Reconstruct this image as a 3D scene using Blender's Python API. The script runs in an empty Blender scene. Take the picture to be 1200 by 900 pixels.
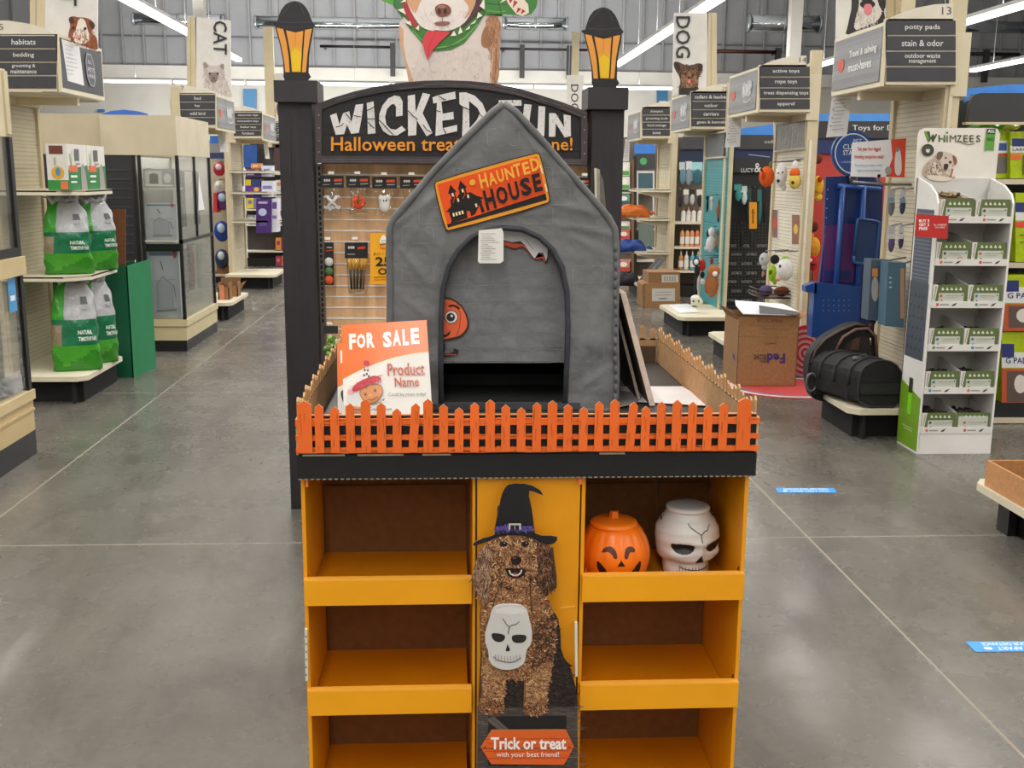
import bpy, math, random
from mathutils import Vector, Matrix
from mathutils.geometry import tessellate_polygon
random.seed(7)
# ---------------------------------------------------------------- camera, world, light, exposure
SC = bpy.context.scene; COL = SC.collection
FPX = 1250.0; CAMZ = 1.6
p_, y_, r_ = math.radians(11.13), math.radians(3.35), math.radians(0.5)
FW = Vector((math.sin(y_)*math.cos(p_), math.cos(y_)*math.cos(p_), -math.sin(p_)))
RT0 = Vector((math.cos(y_), -math.sin(y_), 0)); UP0 = RT0.cross(FW)
RT = RT0*math.cos(r_) + UP0*math.sin(r_); UP = -RT0*math.sin(r_) + UP0*math.cos(r_)
cam_d = bpy.data.cameras.new('camera'); cam = bpy.data.objects.new('camera', cam_d); COL.objects.link(cam)
cam_d.sensor_width = 36; cam_d.lens = 36*FPX/1200; cam_d.clip_end = 200
cam.matrix_world = Matrix.Translation((0, 0, CAMZ)) @ Matrix((RT, UP, -FW)).transposed().to_4x4()
SC.camera = cam
W = bpy.data.worlds.new('world'); SC.world = W; W.use_nodes = True
W.node_tree.nodes['Background'].inputs[0].default_value = (.8, .85, .9, 1)
W.node_tree.nodes['Background'].inputs[1].default_value = .5
SC.view_settings.view_transform = 'Standard'; SC.view_settings.look = 'None'; SC.view_settings.gamma = 1
SC.view_settings.exposure = -0.1
LIGHT_ROWS = (-11.5, -6.1, -.64, 4.9, 10.7, 15.7)
for x in LIGHT_ROWS:                                   # the tubes of the ceiling light rows, plus added uplights
    for y0, y1 in ((-10.5, 12.5), (12.5, 32.5)):
        l = bpy.data.lights.new('tube_light', 'AREA'); l.shape = 'RECTANGLE'; l.size = .16; l.size_y = y1-y0
        l.energy = 22*(y1-y0); l.color = (1, .975, .94)
        o = bpy.data.objects.new('tube_light', l); o.location = (x, (y0+y1)/2, 4.72); COL.objects.link(o)
        l2 = l.copy(); l2.energy = 26*(y1-y0); o = bpy.data.objects.new('added_uplight', l2); o.location = (x, (y0+y1)/2, 4.9); o.rotation_euler = (math.pi, 0, 0); COL.objects.link(o)  # upward copy added to brighten the ceiling and upper wall
for x, y, z, sx, sy in ((-2.62, 10.3, 1.72, .4, 1.1), (-2.85, 4.9, 1.76, .5, 1.8), (-2.9, 4.9, 1.0, .3, 1.6)):   # fill lights added to brighten the insides of the glass habitat cases
    l = bpy.data.lights.new('case_fill_light', 'AREA'); l.shape = 'RECTANGLE'; l.size = sx; l.size_y = sy; l.energy = 4; l.color = (1, .96, .9)
    o = bpy.data.objects.new('case_fill_light', l); o.location = (x, y, z); COL.objects.link(o)
for tilt in (0.9, math.pi):                            # the crosswise row in front of the back wall
    l = bpy.data.lights.new('tube_light', 'AREA'); l.shape = 'RECTANGLE'; l.size = 19.5; l.size_y = .16; l.energy = 900; l.color = (1, .975, .94)
    o = bpy.data.objects.new('tube_light', l); o.location = (-2, 37.98, 4.51 if tilt < 1 else 4.7); o.rotation_euler = (tilt, 0, 0); COL.objects.link(o)

# ---------------------------------------------------------------- helpers
def ray(px, py): return FW + RT*((px-600)/FPX) - UP*((py-450)/FPX)
def at(px, py, Y): d = ray(px, py); t = Y/d.y; return Vector((t*d.x, Y, CAMZ+t*d.z))
def atz(px, py, Z): d = ray(px, py); t = (Z-CAMZ)/d.z; return Vector((t*d.x, t*d.y, Z))
def atx(px, py, X): d = ray(px, py); t = X/d.x; return Vector((X, t*d.y, CAMZ+t*d.z))
_cc = {}
def hx(c):
    if not isinstance(c, str): return c
    if c not in _cc:
        v = [int(c[i:i+2], 16)/255 for i in (0, 2, 4)]
        _cc[c] = tuple(a/12.92 if a <= .04045 else ((a+.055)/1.055)**2.4 for a in v)
    return _cc[c]
def jit(c, a=.15):
    k = 1+random.uniform(-a, a); return tuple(min(1, x*k) for x in hx(c))
_m = {}
def mat(kind):
    if kind in _m: return _m[kind]
    #            rough  metal  noise-scale, noise-amount, bump-scale, bump
    P = dict(matte=(.75, 0, 30, .08, 60, .02), satin=(.45, 0, 12, .05, 30, .02), gloss=(.18, 0, 8, .04, 20, .02),
             plastic=(.32, 0, 10, .05, 25, .03), film=(.16, 0, 14, .1, 22, .55), card=(.8, 0, 45, .12, 130, .08),
             painted_card=(.42, 0, 6, .05, 14, .05), fabric=(.7, 0, 7, .12, 6, .4), metal=(.35, .85, 12, .1, 30, .05),
             chrome=(.12, 1, 12, .05, 30, .02), wood=(.6, 0, 18, .25, 40, .15), fur=(.95, 0, 60, .3, 120, .6),
             steel_paint=(.45, 0, 5, .07, 10, .02), wall=(.85, 0, 1.5, .05, 4, .03), plush=(.95, 0, 30, .1, 90, .4),
             print=(.5, 0, 10, .03, 20, .0), black_card=(.5, 0, 9, .12, 30, .06))[kind]
    m = bpy.data.materials.new(kind); m.use_nodes = True; nt = m.node_tree; N = nt.nodes; L = nt.links
    b = N['Principled BSDF']; b.inputs['Roughness'].default_value = P[0]; b.inputs['Metallic'].default_value = P[1]
    a = N.new('ShaderNodeAttribute'); a.attribute_name = 'Col'
    g = N.new('ShaderNodeNewGeometry')
    n = N.new('ShaderNodeTexNoise'); n.inputs['Scale'].default_value = P[2]; n.inputs['Detail'].default_value = 5
    L.new(g.outputs['Position'], n.inputs['Vector'])
    if kind == 'wood':
        mp = N.new('ShaderNodeMapping'); mp.inputs['Scale'].default_value = (1, 1, .12)
        L.new(g.outputs['Position'], mp.inputs['Vector']); L.new(mp.outputs[0], n.inputs['Vector'])
    mr = N.new('ShaderNodeMapRange'); mr.inputs['From Min'].default_value = .3; mr.inputs['From Max'].default_value = .7
    mr.inputs['To Min'].default_value = 1-P[3]; mr.inputs['To Max'].default_value = 1+P[3]; L.new(n.outputs[0], mr.inputs[0])
    mx = N.new('ShaderNodeVectorMath'); mx.operation = 'SCALE'
    L.new(a.outputs['Color'], mx.inputs[0]); L.new(mr.outputs[0], mx.inputs['Scale']); L.new(mx.outputs[0], b.inputs['Base Color'])
    if P[5]:
        n2 = N.new('ShaderNodeTexNoise'); n2.inputs['Scale'].default_value = P[4]; n2.inputs['Detail'].default_value = 4
        L.new(g.outputs['Position'], n2.inputs['Vector'])
        bp = N.new('ShaderNodeBump'); bp.inputs['Strength'].default_value = min(1, P[5]*1.5); bp.inputs['Distance'].default_value = .045 if kind == 'fabric' else .01
        L.new(n2.outputs[0], bp.inputs['Height']); L.new(bp.outputs[0], b.inputs['Normal'])
    _m[kind] = m; return m
def mat_glass():
    if 'glass' in _m: return _m['glass']
    m = bpy.data.materials.new('glass'); m.use_nodes = True; nt = m.node_tree; N = nt.nodes; L = nt.links
    N.remove(N['Principled BSDF']); t = N.new('ShaderNodeBsdfTransparent'); gl = N.new('ShaderNodeBsdfGlossy'); gl.inputs['Roughness'].default_value = .04
    t.inputs[0].default_value = (.975, .985, .98, 1)
    f = N.new('ShaderNodeFresnel'); f.inputs[0].default_value = 1.5; mm = N.new('ShaderNodeMath'); mm.operation = 'MULTIPLY_ADD'; mm.inputs[1].default_value = .5; mm.inputs[2].default_value = .015
    mx = N.new('ShaderNodeMixShader'); L.new(f.outputs[0], mm.inputs[0]); L.new(mm.outputs[0], mx.inputs[0]); L.new(t.outputs[0], mx.inputs[1]); L.new(gl.outputs[0], mx.inputs[2])
    L.new(mx.outputs[0], N['Material Output'].inputs[0]); _m['glass'] = m; return m
def mat_lamp():
    if 'lamp' in _m: return _m['lamp']
    m = bpy.data.materials.new('lamp_diffuser'); m.use_nodes = True; N = m.node_tree.nodes; b = N['Principled BSDF']
    b.inputs['Emission Color'].default_value = (1, .98, .95, 1); b.inputs['Emission Strength'].default_value = 3.5
    n = N.new('ShaderNodeTexNoise'); m.node_tree.links.new(n.outputs[0], b.inputs['Roughness'])
    m.cycles.emission_sampling = 'NONE'; _m['lamp'] = m; return m
def mat_floor(name, dark):
    m = bpy.data.materials.new(name); m.use_nodes = True; nt = m.node_tree; N = nt.nodes; L = nt.links
    b = N['Principled BSDF']; g = N.new('ShaderNodeNewGeometry')
    def noise(sc, det, rough, mapping=None, dist=0):
        n = N.new('ShaderNodeTexNoise'); n.inputs['Scale'].default_value = sc; n.inputs['Detail'].default_value = det
        n.inputs['Roughness'].default_value = rough; n.inputs['Distortion'].default_value = dist
        if mapping:
            mp = N.new('ShaderNodeMapping'); mp.inputs['Scale'].default_value = mapping; mp.inputs['Rotation'].default_value = (0, 0, .5)
            L.new(g.outputs['Position'], mp.inputs['Vector']); L.new(mp.outputs[0], n.inputs['Vector'])
        else: L.new(g.outputs['Position'], n.inputs['Vector'])
        return n
    def ramp(src, stops):
        r = N.new('ShaderNodeValToRGB'); e = r.color_ramp.elements
        e[0].position, e[0].color = stops[0][0], (*stops[0][1], 1); e[1].position, e[1].color = stops[-1][0], (*stops[-1][1], 1)
        for s in stops[1:-1]: q = e.new(s[0]); q.color = (*s[1], 1)
        L.new(src, r.inputs[0]); return r
    def mix(a, c, mode, f):
        x = N.new('ShaderNodeMix'); x.data_type = 'RGBA'; x.blend_type = mode
        if isinstance(f, float): x.inputs[0].default_value = f
        else: L.new(f, x.inputs[0])
        L.new(a, x.inputs[6]); L.new(c, x.inputs[7]); return x.outputs[2]
    base = ramp(noise(.7, 8, .6).outputs[0], [(.3, hx('5a5650')), (.5, hx('69655e')), (.72, hx('78736b'))])
    st = ramp(noise(2.2, 9, .72, (1, .35, 1), 1.5).outputs[0], [(.36, (.55, .55, .54)), (.5, (.9, .9, .9)), (.62, (1.0, 1.0, 1.0)), (.72, (1.32, 1.3, 1.27))])
    fine = ramp(noise(28, 6, .7).outputs[0], [(.3, (.82, .82, .82)), (.7, (1.12, 1.12, 1.12))])
    c = mix(base.outputs[0], st.outputs[0], 'MULTIPLY', .65); c = mix(c, fine.outputs[0], 'MULTIPLY', .8)
    sc = ramp(noise(6, 10, .8, (1.6, .18, 1), 2.5).outputs[0], [(.64, (0, 0, 0)), (.72, (.5, .5, .5))])
    lt = N.new('ShaderNodeRGB'); lt.outputs[0].default_value = (*hx('b3ada3'), 1)
    if not dark: c = mix(c, lt.outputs[0], 'MIX', sc.outputs[0])
    L.new(c, b.inputs['Base Color'])
    rr = ramp(noise(3, 6, .65).outputs[0], [(.3, (.17, .17, .17)), (.7, (.36, .36, .36))]); L.new(rr.outputs[0], b.inputs['Roughness'])
    bp = N.new('ShaderNodeBump'); bp.inputs['Strength'].default_value = .12; bp.inputs['Distance'].default_value = .01
    L.new(noise(5, 5, .6).outputs[0], bp.inputs['Height']); L.new(bp.outputs[0], b.inputs['Normal'])
    return m

class MB:
    def __init__(s): s.v = []; s.f = []; s.c = []; s.s = []
    def face(s, pts, col, sm=False):
        i = len(s.v); s.v += [tuple(p) for p in pts]; s.f.append(tuple(range(i, i+len(pts)))); s.c.append(hx(col)); s.s.append(sm); return s
    def mesh(s, verts, faces, col, sm=False):
        i = len(s.v); s.v += [tuple(p) for p in verts]
        for k, f in enumerate(faces):
            s.f.append(tuple(a+i for a in f)); s.c.append(hx(col[k] if isinstance(col, list) else col)); s.s.append(sm)
        return s
    def hexa(s, p, col):            # 8 points: four of the front loop, four of the back loop
        return s.mesh(p, [(0, 1, 2, 3), (7, 6, 5, 4), (4, 5, 1, 0), (3, 2, 6, 7), (1, 5, 6, 2), (4, 0, 3, 7)], col)
    def box(s, x0, x1, y0, y1, z0, z1, col):
        return s.hexa([(x0, y0, z0), (x1, y0, z0), (x1, y0, z1), (x0, y0, z1), (x0, y1, z0), (x1, y1, z0), (x1, y1, z1), (x0, y1, z1)], col)
    def obox(s, c, dx, dy, h, rot, col, z0=0, tilt=0):   # box turned about z
        ca, sa = math.cos(rot), math.sin(rot); P = []
        for (a, b_) in ((-1, -1), (1, -1), (1, 1), (-1, 1)):
            x, y = a*dx/2, b_*dy/2; P.append((c[0]+x*ca-y*sa, c[1]+x*sa+y*ca))
        b0 = [(x, y, c[2]+z0) for x, y in P]; b1 = [(x+tilt, y, c[2]+z0+h) for x, y in P]
        return s.mesh(b0+b1, [(3, 2, 1, 0), (4, 5, 6, 7), (0, 1, 5, 4), (1, 2, 6, 5), (2, 3, 7, 6), (3, 0, 4, 7)], col)
    def fbox(s, x0, y0, x1, y1, Y, dep, col): return s.prism([(x0, y1), (x1, y1), (x1, y0), (x0, y0)], Y, dep, col)
    def prism(s, px, Y, dep, col, side=None, holes=()):
        loops = [[at(a, b_, Y) for a, b_ in l] for l in [px]+list(holes)]
        return s.slab(loops, Vector((0, dep, 0)), col, side)
    def slab(s, loops, d, col, side=None):
        flat = [p for l in loops for p in l]; tr = tessellate_polygon(loops); n = len(flat)
        s.mesh(flat, tr, col); s.mesh([p+d for p in flat], [t[::-1] for t in tr], side or col)
        i = 0
        for l in loops:
            k = len(l)
            for j in range(k):
                a, b_ = l[j], l[(j+1) % k]; s.face([a, b_, b_+d, a+d], side or col)
        return s
    def tube(s, path, r, col, n=8, cap=True):
        path = [Vector(p) for p in path]; rings = []; V = []; F = []
        rr = r if isinstance(r, (list, tuple)) else [r]*len(path)
        for i, p in enumerate(path):
            t = (path[min(i+1, len(path)-1)]-path[max(i-1, 0)]).normalized()
            a = t.orthogonal().normalized() if i == 0 else (pa - t*pa.dot(t)).normalized()
            pa = a; b_ = t.cross(a)
            V += [p+(a*math.cos(2*math.pi*k/n)+b_*math.sin(2*math.pi*k/n))*rr[i] for k in range(n)]
        for i in range(len(path)-1):
            for k in range(n): F.append((i*n+k, i*n+(k+1) % n, (i+1)*n+(k+1) % n, (i+1)*n+k))
        if cap: F += [tuple(range(n))[::-1], tuple((len(path)-1)*n+k for k in range(n))]
        return s.mesh(V, F, col, True)
    def grid(s, fn, nu, nv, colf, closed=True, sm=True, caps=True):
        V = [fn(i/nu, j/nv) for j in range(nv+1) for i in range(nu if closed else nu+1)]; w = nu if closed else nu+1; F = []; C = []
        for j in range(nv):
            for i in range(nu):
                i2 = (i+1) % w if closed else i+1
                F.append((j*w+i, j*w+i2, (j+1)*w+i2, (j+1)*w+i)); C.append(colf((i+.5)/nu, (j+.5)/nv) if callable(colf) else colf)
        if closed and caps:
            F += [tuple(range(w))[::-1], tuple(nv*w+i for i in range(w))]
            C += [colf(0, 0) if callable(colf) else colf, colf(0, 1) if callable(colf) else colf]
        return s.mesh(V, F, C, sm)
    def rev(s, prof, c, n, col, rx=1, ry=1, sm=True):    # prof: (radius, z)
        m = len(prof)-1; c = Vector(c)
        def fn(u, v):
            r, z = prof[round(v*m)]; a = 2*math.pi*u; return c+Vector((r*rx*math.cos(a), r*ry*math.sin(a), z))
        return s.grid(fn, n, m, col, sm=sm)
    def ball(s, c, rx, ry, rz, col, n=14, m=9):
        def fn(u, v):
            a = 2*math.pi*u; b_ = math.pi*(v*.996+.002)-math.pi/2
            return Vector((c[0]+rx*math.cos(b_)*math.cos(a), c[1]+ry*math.cos(b_)*math.sin(a), c[2]+rz*math.sin(b_)))
        return s.grid(fn, n, m, col)
    def data(s, name, m, off):
        me = bpy.data.meshes.new(name); me.from_pydata([(a[0]-off[0], a[1]-off[1], a[2]-off[2]) for a in s.v], [], s.f)
        at_ = me.color_attributes.new('Col', 'FLOAT_COLOR', 'CORNER'); k = 0; buf = []
        for p, c in zip(me.polygons, s.c): buf += [c[0], c[1], c[2], 1.0]*p.loop_total
        at_.data.foreach_set('color', buf); me.polygons.foreach_set('use_smooth', s.s)
        me.materials.append(m if not isinstance(m, str) else (mat_glass() if m == 'glass' else mat_lamp() if m == 'lamp' else mat(m)))
        return me
def bbox(vs): return [min(v[i] for v in vs) for i in range(3)], [max(v[i] for v in vs) for i in range(3)]
def props(o, label=None, cat=None, group=None, kind=None):
    for k, v in (('label', label), ('category', cat), ('group', group), ('kind', kind)):
        if v: o[k] = v
    return o
def single(name, mb, m, label=None, cat=None, group=None, kind=None):
    a, b_ = bbox(mb.v); off = ((a[0]+b_[0])/2, (a[1]+b_[1])/2, a[2])
    o = bpy.data.objects.new(name, mb.data(name, m, off)); o.location = off; COL.objects.link(o)
    return props(o, label, cat, group, kind)
class Thing:
    def __init__(s, name, label=None, cat=None, group=None, kind=None): s.a = (name, label, cat, group, kind); s.p = []
    def part(s, name, mb, m='satin', parent=None, label=None, kind=None): s.p.append((name, mb, m, parent, label, kind)); return len(s.p)-1
    def done(s):
        vs = [v for p in s.p for v in p[1].v]; a, b_ = bbox(vs); off = ((a[0]+b_[0])/2, (a[1]+b_[1])/2, a[2])
        r = bpy.data.objects.new(s.a[0], None); r.location = off; r.empty_display_size = .05; COL.objects.link(r); props(r, *s.a[1:])
        obs = []
        for name, mb, m, par, lab, kind in s.p:
            o = bpy.data.objects.new(name, mb.data(name, m, off)); COL.objects.link(o); o.parent = r if par is None else obs[par]
            props(o, lab, kind=kind); obs.append(o)
        s.root = r; return r
def dup(root, d, label, group=None):
    r = root.copy(); COL.objects.link(r); r.location = root.location+Vector(d); r['label'] = label
    if group: r['group'] = group
    for ch in list(root.children):
        c = ch.copy(); COL.objects.link(c); c.parent = r
        for g in ch.children: e = g.copy(); COL.objects.link(e); e.parent = c
    return r
_t = {}
def text_geo(s, bold=0.0, sx=1, res=2):
    k = (s, bold, res)
    if k not in _t:
        cu = bpy.data.curves.new('t', 'FONT'); cu.body = s; cu.offset = bold; cu.resolution_u = res; cu.fill_mode = 'FRONT'
        ob = bpy.data.objects.new('t', cu); COL.objects.link(ob); me = bpy.data.meshes.new_from_object(ob.evaluated_get(bpy.context.evaluated_depsgraph_get()))
        V = [(v.co.x, v.co.y) for v in me.vertices]; F = [tuple(p.vertices) for p in me.polygons]
        bpy.data.objects.remove(ob); bpy.data.curves.remove(cu); bpy.data.meshes.remove(me)
        if not V: V = [(0, 0)]
        x0 = min(v[0] for v in V); x1 = max(v[0] for v in V); y0 = min(v[1] for v in V); y1 = max(v[1] for v in V)
        _t[k] = ([((x-x0)/max(x1-x0, 1e-6), 1-(y-y0)/max(y1-y0, 1e-6)) for x, y in V], F)
    return _t[k]
class Cv:                       # flat print: maps (u, v) to a plane; layers are stacked ink sheets
    def __init__(s, mb, fn): s.mb = mb; s.fn = fn; s.l = 0
    @staticmethod
    def Y(mb, Y, e=.0004): return Cv(mb, lambda u, v, l: at(u, v, Y-l*e))
    @staticmethod
    def X(mb, X, e=.0006): return Cv(mb, lambda u, v, l: atx(u, v, X-math.copysign(l*e, X)))
    @staticmethod
    def quad(mb, P, w=1, h=1, e=.0004):        # P: TL TR BR BL in 3D
        P = [Vector(p) for p in P]; n = (P[1]-P[0]).cross(P[0]-P[3]).normalized()
        if n.y > 0 and abs(n.y) > .3: n = -n
        def fn(u, v, l):
            a, b_ = u/w, v/h
            return (P[0]*(1-a)+P[1]*a)*(1-b_)+(P[3]*(1-a)+P[2]*a)*b_+n*l*e
        return Cv(mb, fn)
    def sub(s, q, w=1, h=1):    # nested canvas inside a quad of this one
        def fn(u, v, l):
            a, b_ = u/w, v/h; x = (q[0][0]*(1-a)+q[1][0]*a)*(1-b_)+(q[3][0]*(1-a)+q[2][0]*a)*b_; y = (q[0][1]*(1-a)+q[1][1]*a)*(1-b_)+(q[3][1]*(1-a)+q[2][1]*a)*b_
            return s.fn(x, y, l)
        c = Cv(s.mb, fn); c.l = s.l; return c
    def poly(s, pts, col, holes=()):
        s.l += 1; L_ = [[s.fn(u, v, s.l) for u, v in l] for l in [pts]+list(holes)]
        if len(pts) == 4 and not holes: s.mb.face(L_[0], col)
        else: s.mb.mesh([p for l in L_ for p in l], tessellate_polygon(L_), col)
        return s
    def rect(s, x0, y0, x1, y1, col): return s.poly([(x0, y0), (x1, y0), (x1, y1), (x0, y1)], col)
    def ell(s, x, y, rx, ry, col, n=20, a0=0): return s.poly([(x+rx*math.cos(2*math.pi*k/n), y+ry*math.sin(2*math.pi*k/n)) for k in range(n)], col)
    def line(s, pts, w, col):
        s.l += 1
        for (a, b_), (c, d) in zip(pts, pts[1:]):
            L_ = math.hypot(c-a, d-b_) or 1; nx, ny = -(d-b_)/L_*w/2, (c-a)/L_*w/2
            s.mb.face([s.fn(a+nx, b_+ny, s.l), s.fn(c+nx, d+ny, s.l), s.fn(c-nx, d-ny, s.l), s.fn(a-nx, b_-ny, s.l)], col)
        return s
    def text(s, t, x0, y0, x1, y1, col, bold=0.0, q=None, res=2):
        s.l += 1; V, F = text_geo(t, bold, res=res)
        if q: pts = [((q[0][0]*(1-a)+q[1][0]*a)*(1-b_)+(q[3][0]*(1-a)+q[2][0]*a)*b_, (q[0][1]*(1-a)+q[1][1]*a)*(1-b_)+(q[3][1]*(1-a)+q[2][1]*a)*b_) for a, b_ in V]
        else: pts = [(x0+(x1-x0)*a, y0+(y1-y0)*b_) for a, b_ in V]
        s.mb.mesh([s.fn(u, v, s.l) for u, v in pts], F, col); return s
    def flecks(s, poly, n, L_, w, cols, ang=0, spread=3.2, curl=.6):
        s.l += 1; xs = [p[0] for p in poly]; ys = [p[1] for p in poly]; k = 0
        while k < n:
            x, y = random.uniform(min(xs), max(xs)), random.uniform(min(ys), max(ys))
            if not inside(x, y, poly): k += .2; continue
            k += 1; a = ang+random.uniform(-spread, spread)/2; c = random.choice(cols); l = L_*random.uniform(.5, 1.2); ly = s.l+random.random()
            px_, py_ = x, y
            for q in range(2):
                a2 = a+curl*random.uniform(-1, 1); nx_, ny_ = px_+math.cos(a)*l/2, py_+math.sin(a)*l/2; wx, wy = -math.sin(a)*w/2, math.cos(a)*w/2
                s.mb.face([s.fn(px_+wx, py_+wy, ly), s.fn(nx_+wx*.7, ny_+wy*.7, ly), s.fn(nx_-wx*.7, ny_-wy*.7, ly), s.fn(px_-wx, py_-wy, ly)], c)
                px_, py_, a = nx_, ny_, a2
        s.l += 1; return s
def inside(x, y, poly):
    r = False; j = len(poly)-1
    for i in range(len(poly)):
        if (poly[i][1] > y) != (poly[j][1] > y) and x < (poly[j][0]-poly[i][0])*(y-poly[i][1])/(poly[j][1]-poly[i][1])+poly[i][0]: r = not r
        j = i
    return r
def crop(o, k, pts): return [(o[0]+k*a, o[1]+k*b_) for a, b_ in pts]    # traced coordinates to picture coordinates
def smooth(pts, n=2):           # closed Chaikin
    for _ in range(n):
        q = []
        for i in range(len(pts)):
            a, b_ = pts[i], pts[(i+1) % len(pts)]; q += [(a[0]*.75+b_[0]*.25, a[1]*.75+b_[1]*.25), (a[0]*.25+b_[0]*.75, a[1]*.25+b_[1]*.75)]
        pts = q
    return pts
ORD = ['first', 'second', 'third', 'fourth', 'fifth', 'sixth', 'seventh', 'eighth', 'ninth', 'tenth', 'eleventh', 'twelfth']
CREAM = 'cdbf9f'; BEIGE = 'beb194'; BLACK = '1b1a1b'; CHAR = '3a3a3e'
# ---------------------------------------------------------------- the room shell
T = Thing('floor', kind='structure')
JX = [-24.4, -20.7, -17.0, -13.3, -9.55, -5.84, -2.115, 1.612, 5.33, 9.05, 12.8, 16.5, 20.2, 24.4]
JY = [-12, -8.8, -5.5, -2.1, 1.2, 4.52, 7.82, 11.1, 14.4, 17.7, 21, 24.3, 27.6, 30.9, 34.2, 37.5, 42.6]
T.part('joint_bed', MB().box(-24.6, 24.6, -12.2, 42.8, -.12, -.0008, '958d80'), 'matte')
fm = mat_floor('polished_concrete', False)
for i in range(len(JX)-1):
    for j in range(len(JY)-1):
        g, h = .0055, .0065
        T.part('slab', MB().box(JX[i]+g, JX[i+1]-g, JY[j]+h, JY[j+1]-h, -.1, 0, '808080'), fm)
T.done()
def struct(name, mb, m='wall'): return single(name, mb, m, kind='structure')
struct('wall_left', MB().box(-24.6, -24.4, -12, 42.6, 0, 9.6, 'a9aaad'))
struct('wall_right', MB().box(24.4, 24.6, -12, 42.6, 0, 9.6, 'a9aaad'))
struct('wall_front', MB().box(-24.6, 24.6, -12.2, -12, 0, 9.6, 'c9c6c0'))
T = Thing('wall_back', kind='structure')
T.part('lower_wall', MB().box(-24.4, 24.4, 42.0, 42.4, 0, 5.42, 'd9d6ce'), 'wall')
T.part('ledge_cap', MB().box(-24.4, 24.4, 41.9, 42.4, 5.0, 5.46, 'e9e6df'), 'wall')
T.part('upper_wall', MB().box(-24.4, 24.4, 42.5, 42.6, 5.4, 9.6, 'a9abb0'), 'wall')
for k in range(62):
    x = -24+k*.785; T.part('wall_stud', MB().box(x-.03, x+.03, 42.38, 42.48, 5.4, 9.6, 'a6a6a8'), 'steel_paint')
T.part('wall_seam', MB().box(-24.4, 24.4, 42.44, 42.5, 6.55, 6.6, '77777b'), 'steel_paint')
for a, b_ in ((285, 300), (770, 782), (114, 122)):
    T.part('blue_panel', MB().fbox(a, 104 if a > 200 else 128, b_, 131 if a < 400 else 120, 41.85, .1, '3c7fb0'), 'satin')
T.done()
T = Thing('ceiling', kind='structure')
T.part('roof_deck', MB().box(-24.6, 24.6, -12.2, 42.8, 9.6, 9.75, 'd9d9d6'), 'wall')
for k in range(9): T.part('roof_beam', MB().box(-24.4, 24.4, -9+k*6, -8.8+k*6, 9.15, 9.6, 'c6c6c4'), 'steel_paint')
T.done()
# columns, ducts, pipes
def col(px, Y, z0, wpx, lab):
    p = at(px, 40, Y); w = wpx/FPX*Y/2
    T = Thing('support_column', lab, 'column'); T.part('shaft', MB().box(p.x-w, p.x+w, Y-w, Y+w, 0, 9.3, 'dedcd6'), 'wall')
    T.part('base_plate', MB().box(p.x-w*1.6, p.x+w*1.6, Y-w*1.6, Y+w*1.6, 0, .03, '888888'), 'steel_paint')
    T.part('cap_plate', MB().box(p.x-w*1.6, p.x+w*1.6, Y-w*1.6, Y+w*1.6, 9.3, 9.6, 'c9c9c6'), 'steel_paint'); T.done()
col(931, 21, 0, 13, 'white square steel column rising behind the aisle 14 sign'); col(235, 24, 0, 12, 'white square steel column behind the cat banner')
def duct(x0, x1, py, Y, r, lab, px=0):
    a = at(x0, py, Y); b_ = at(x1, py, Y); b_.z = a.z; T = Thing('air_duct', lab, 'duct', 'ducts under the roof')
    T.part('pipe', MB().tube([a, b_], r, 'b4babf', 14), 'chrome')
    n = max(2, int((b_.x-a.x)/1.5))
    for k in range(n+1):
        q = a.lerp(b_, k/n); T.part('collar', MB().tube([q-Vector((.04, 0, 0)), q+Vector((.04, 0, 0))], r*1.12, '9aa0a5', 14), 'metal')
    for k in (.15, .85):
        q = a.lerp(b_, k); T.part('hanger', MB().box(q.x-.02, q.x+.02, Y-.02, Y+.02, q.z+r, 9.6, '77777a'), 'steel_paint')
    T.done()
duct(157, 262, 22, 40, .2, 'round silver duct between the left light row and the cat banner')
duct(300, 478, 26, 40, .22, 'round silver duct behind the left lantern'); duct(590, 664, 27, 40, .22, 'round silver duct between the large dog cutout and the right lantern')
duct(877, 960, 27, 38, .28, 'round silver duct behind the aisle 14 sign and its column')
duct(1060, 1200, 30, 38, .2, 'round silver duct at the upper right edge')
def pipe(x0, x1, py, Y, r, col_, lab, hang):
    a = at(x0, py, Y); b_ = at(x1, py, Y); b_.z = a.z; T = Thing('pipe', lab, 'pipe', 'dark pipes below the upper wall')
    T.part('run', MB().tube([a, b_], r, col_, 8), 'metal')
    for q in (.04, .96): p = a.lerp(b_, q); T.part('wall_clamp', MB().box(p.x-.03, p.x+.03, Y, 42.0 if p.z < 5.3 else 42.48, p.z-.03, p.z+.03, '444446'), 'steel_paint')
    for h in hang: q = at(h, py, Y); T.part('bracket', MB().box(q.x-.09, q.x+.09, Y-.1, Y+.1, a.z-1.05, a.z+.15, '3a3a3c'), 'steel_paint')
    T.done()
pipe(375, 462, 54, 41.6, .05, '3a3336', 'dark pipe with hanging bracket left of the large dog cutout', (460,))
pipe(586, 700, 57, 41.6, .05, '4a4648', 'dark pipe with two brackets right of the large dog cutout', (612, 667))
pipe(840, 916, 60, 41.6, .07, '5a3a34', 'rust dark pipe behind the aisle 14 sign', (912,)); pipe(1135, 1195, 63, 41.3, .07, '3a3a3c', 'dark pipe beyond the aisle 13 sign', (1156,))
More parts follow.
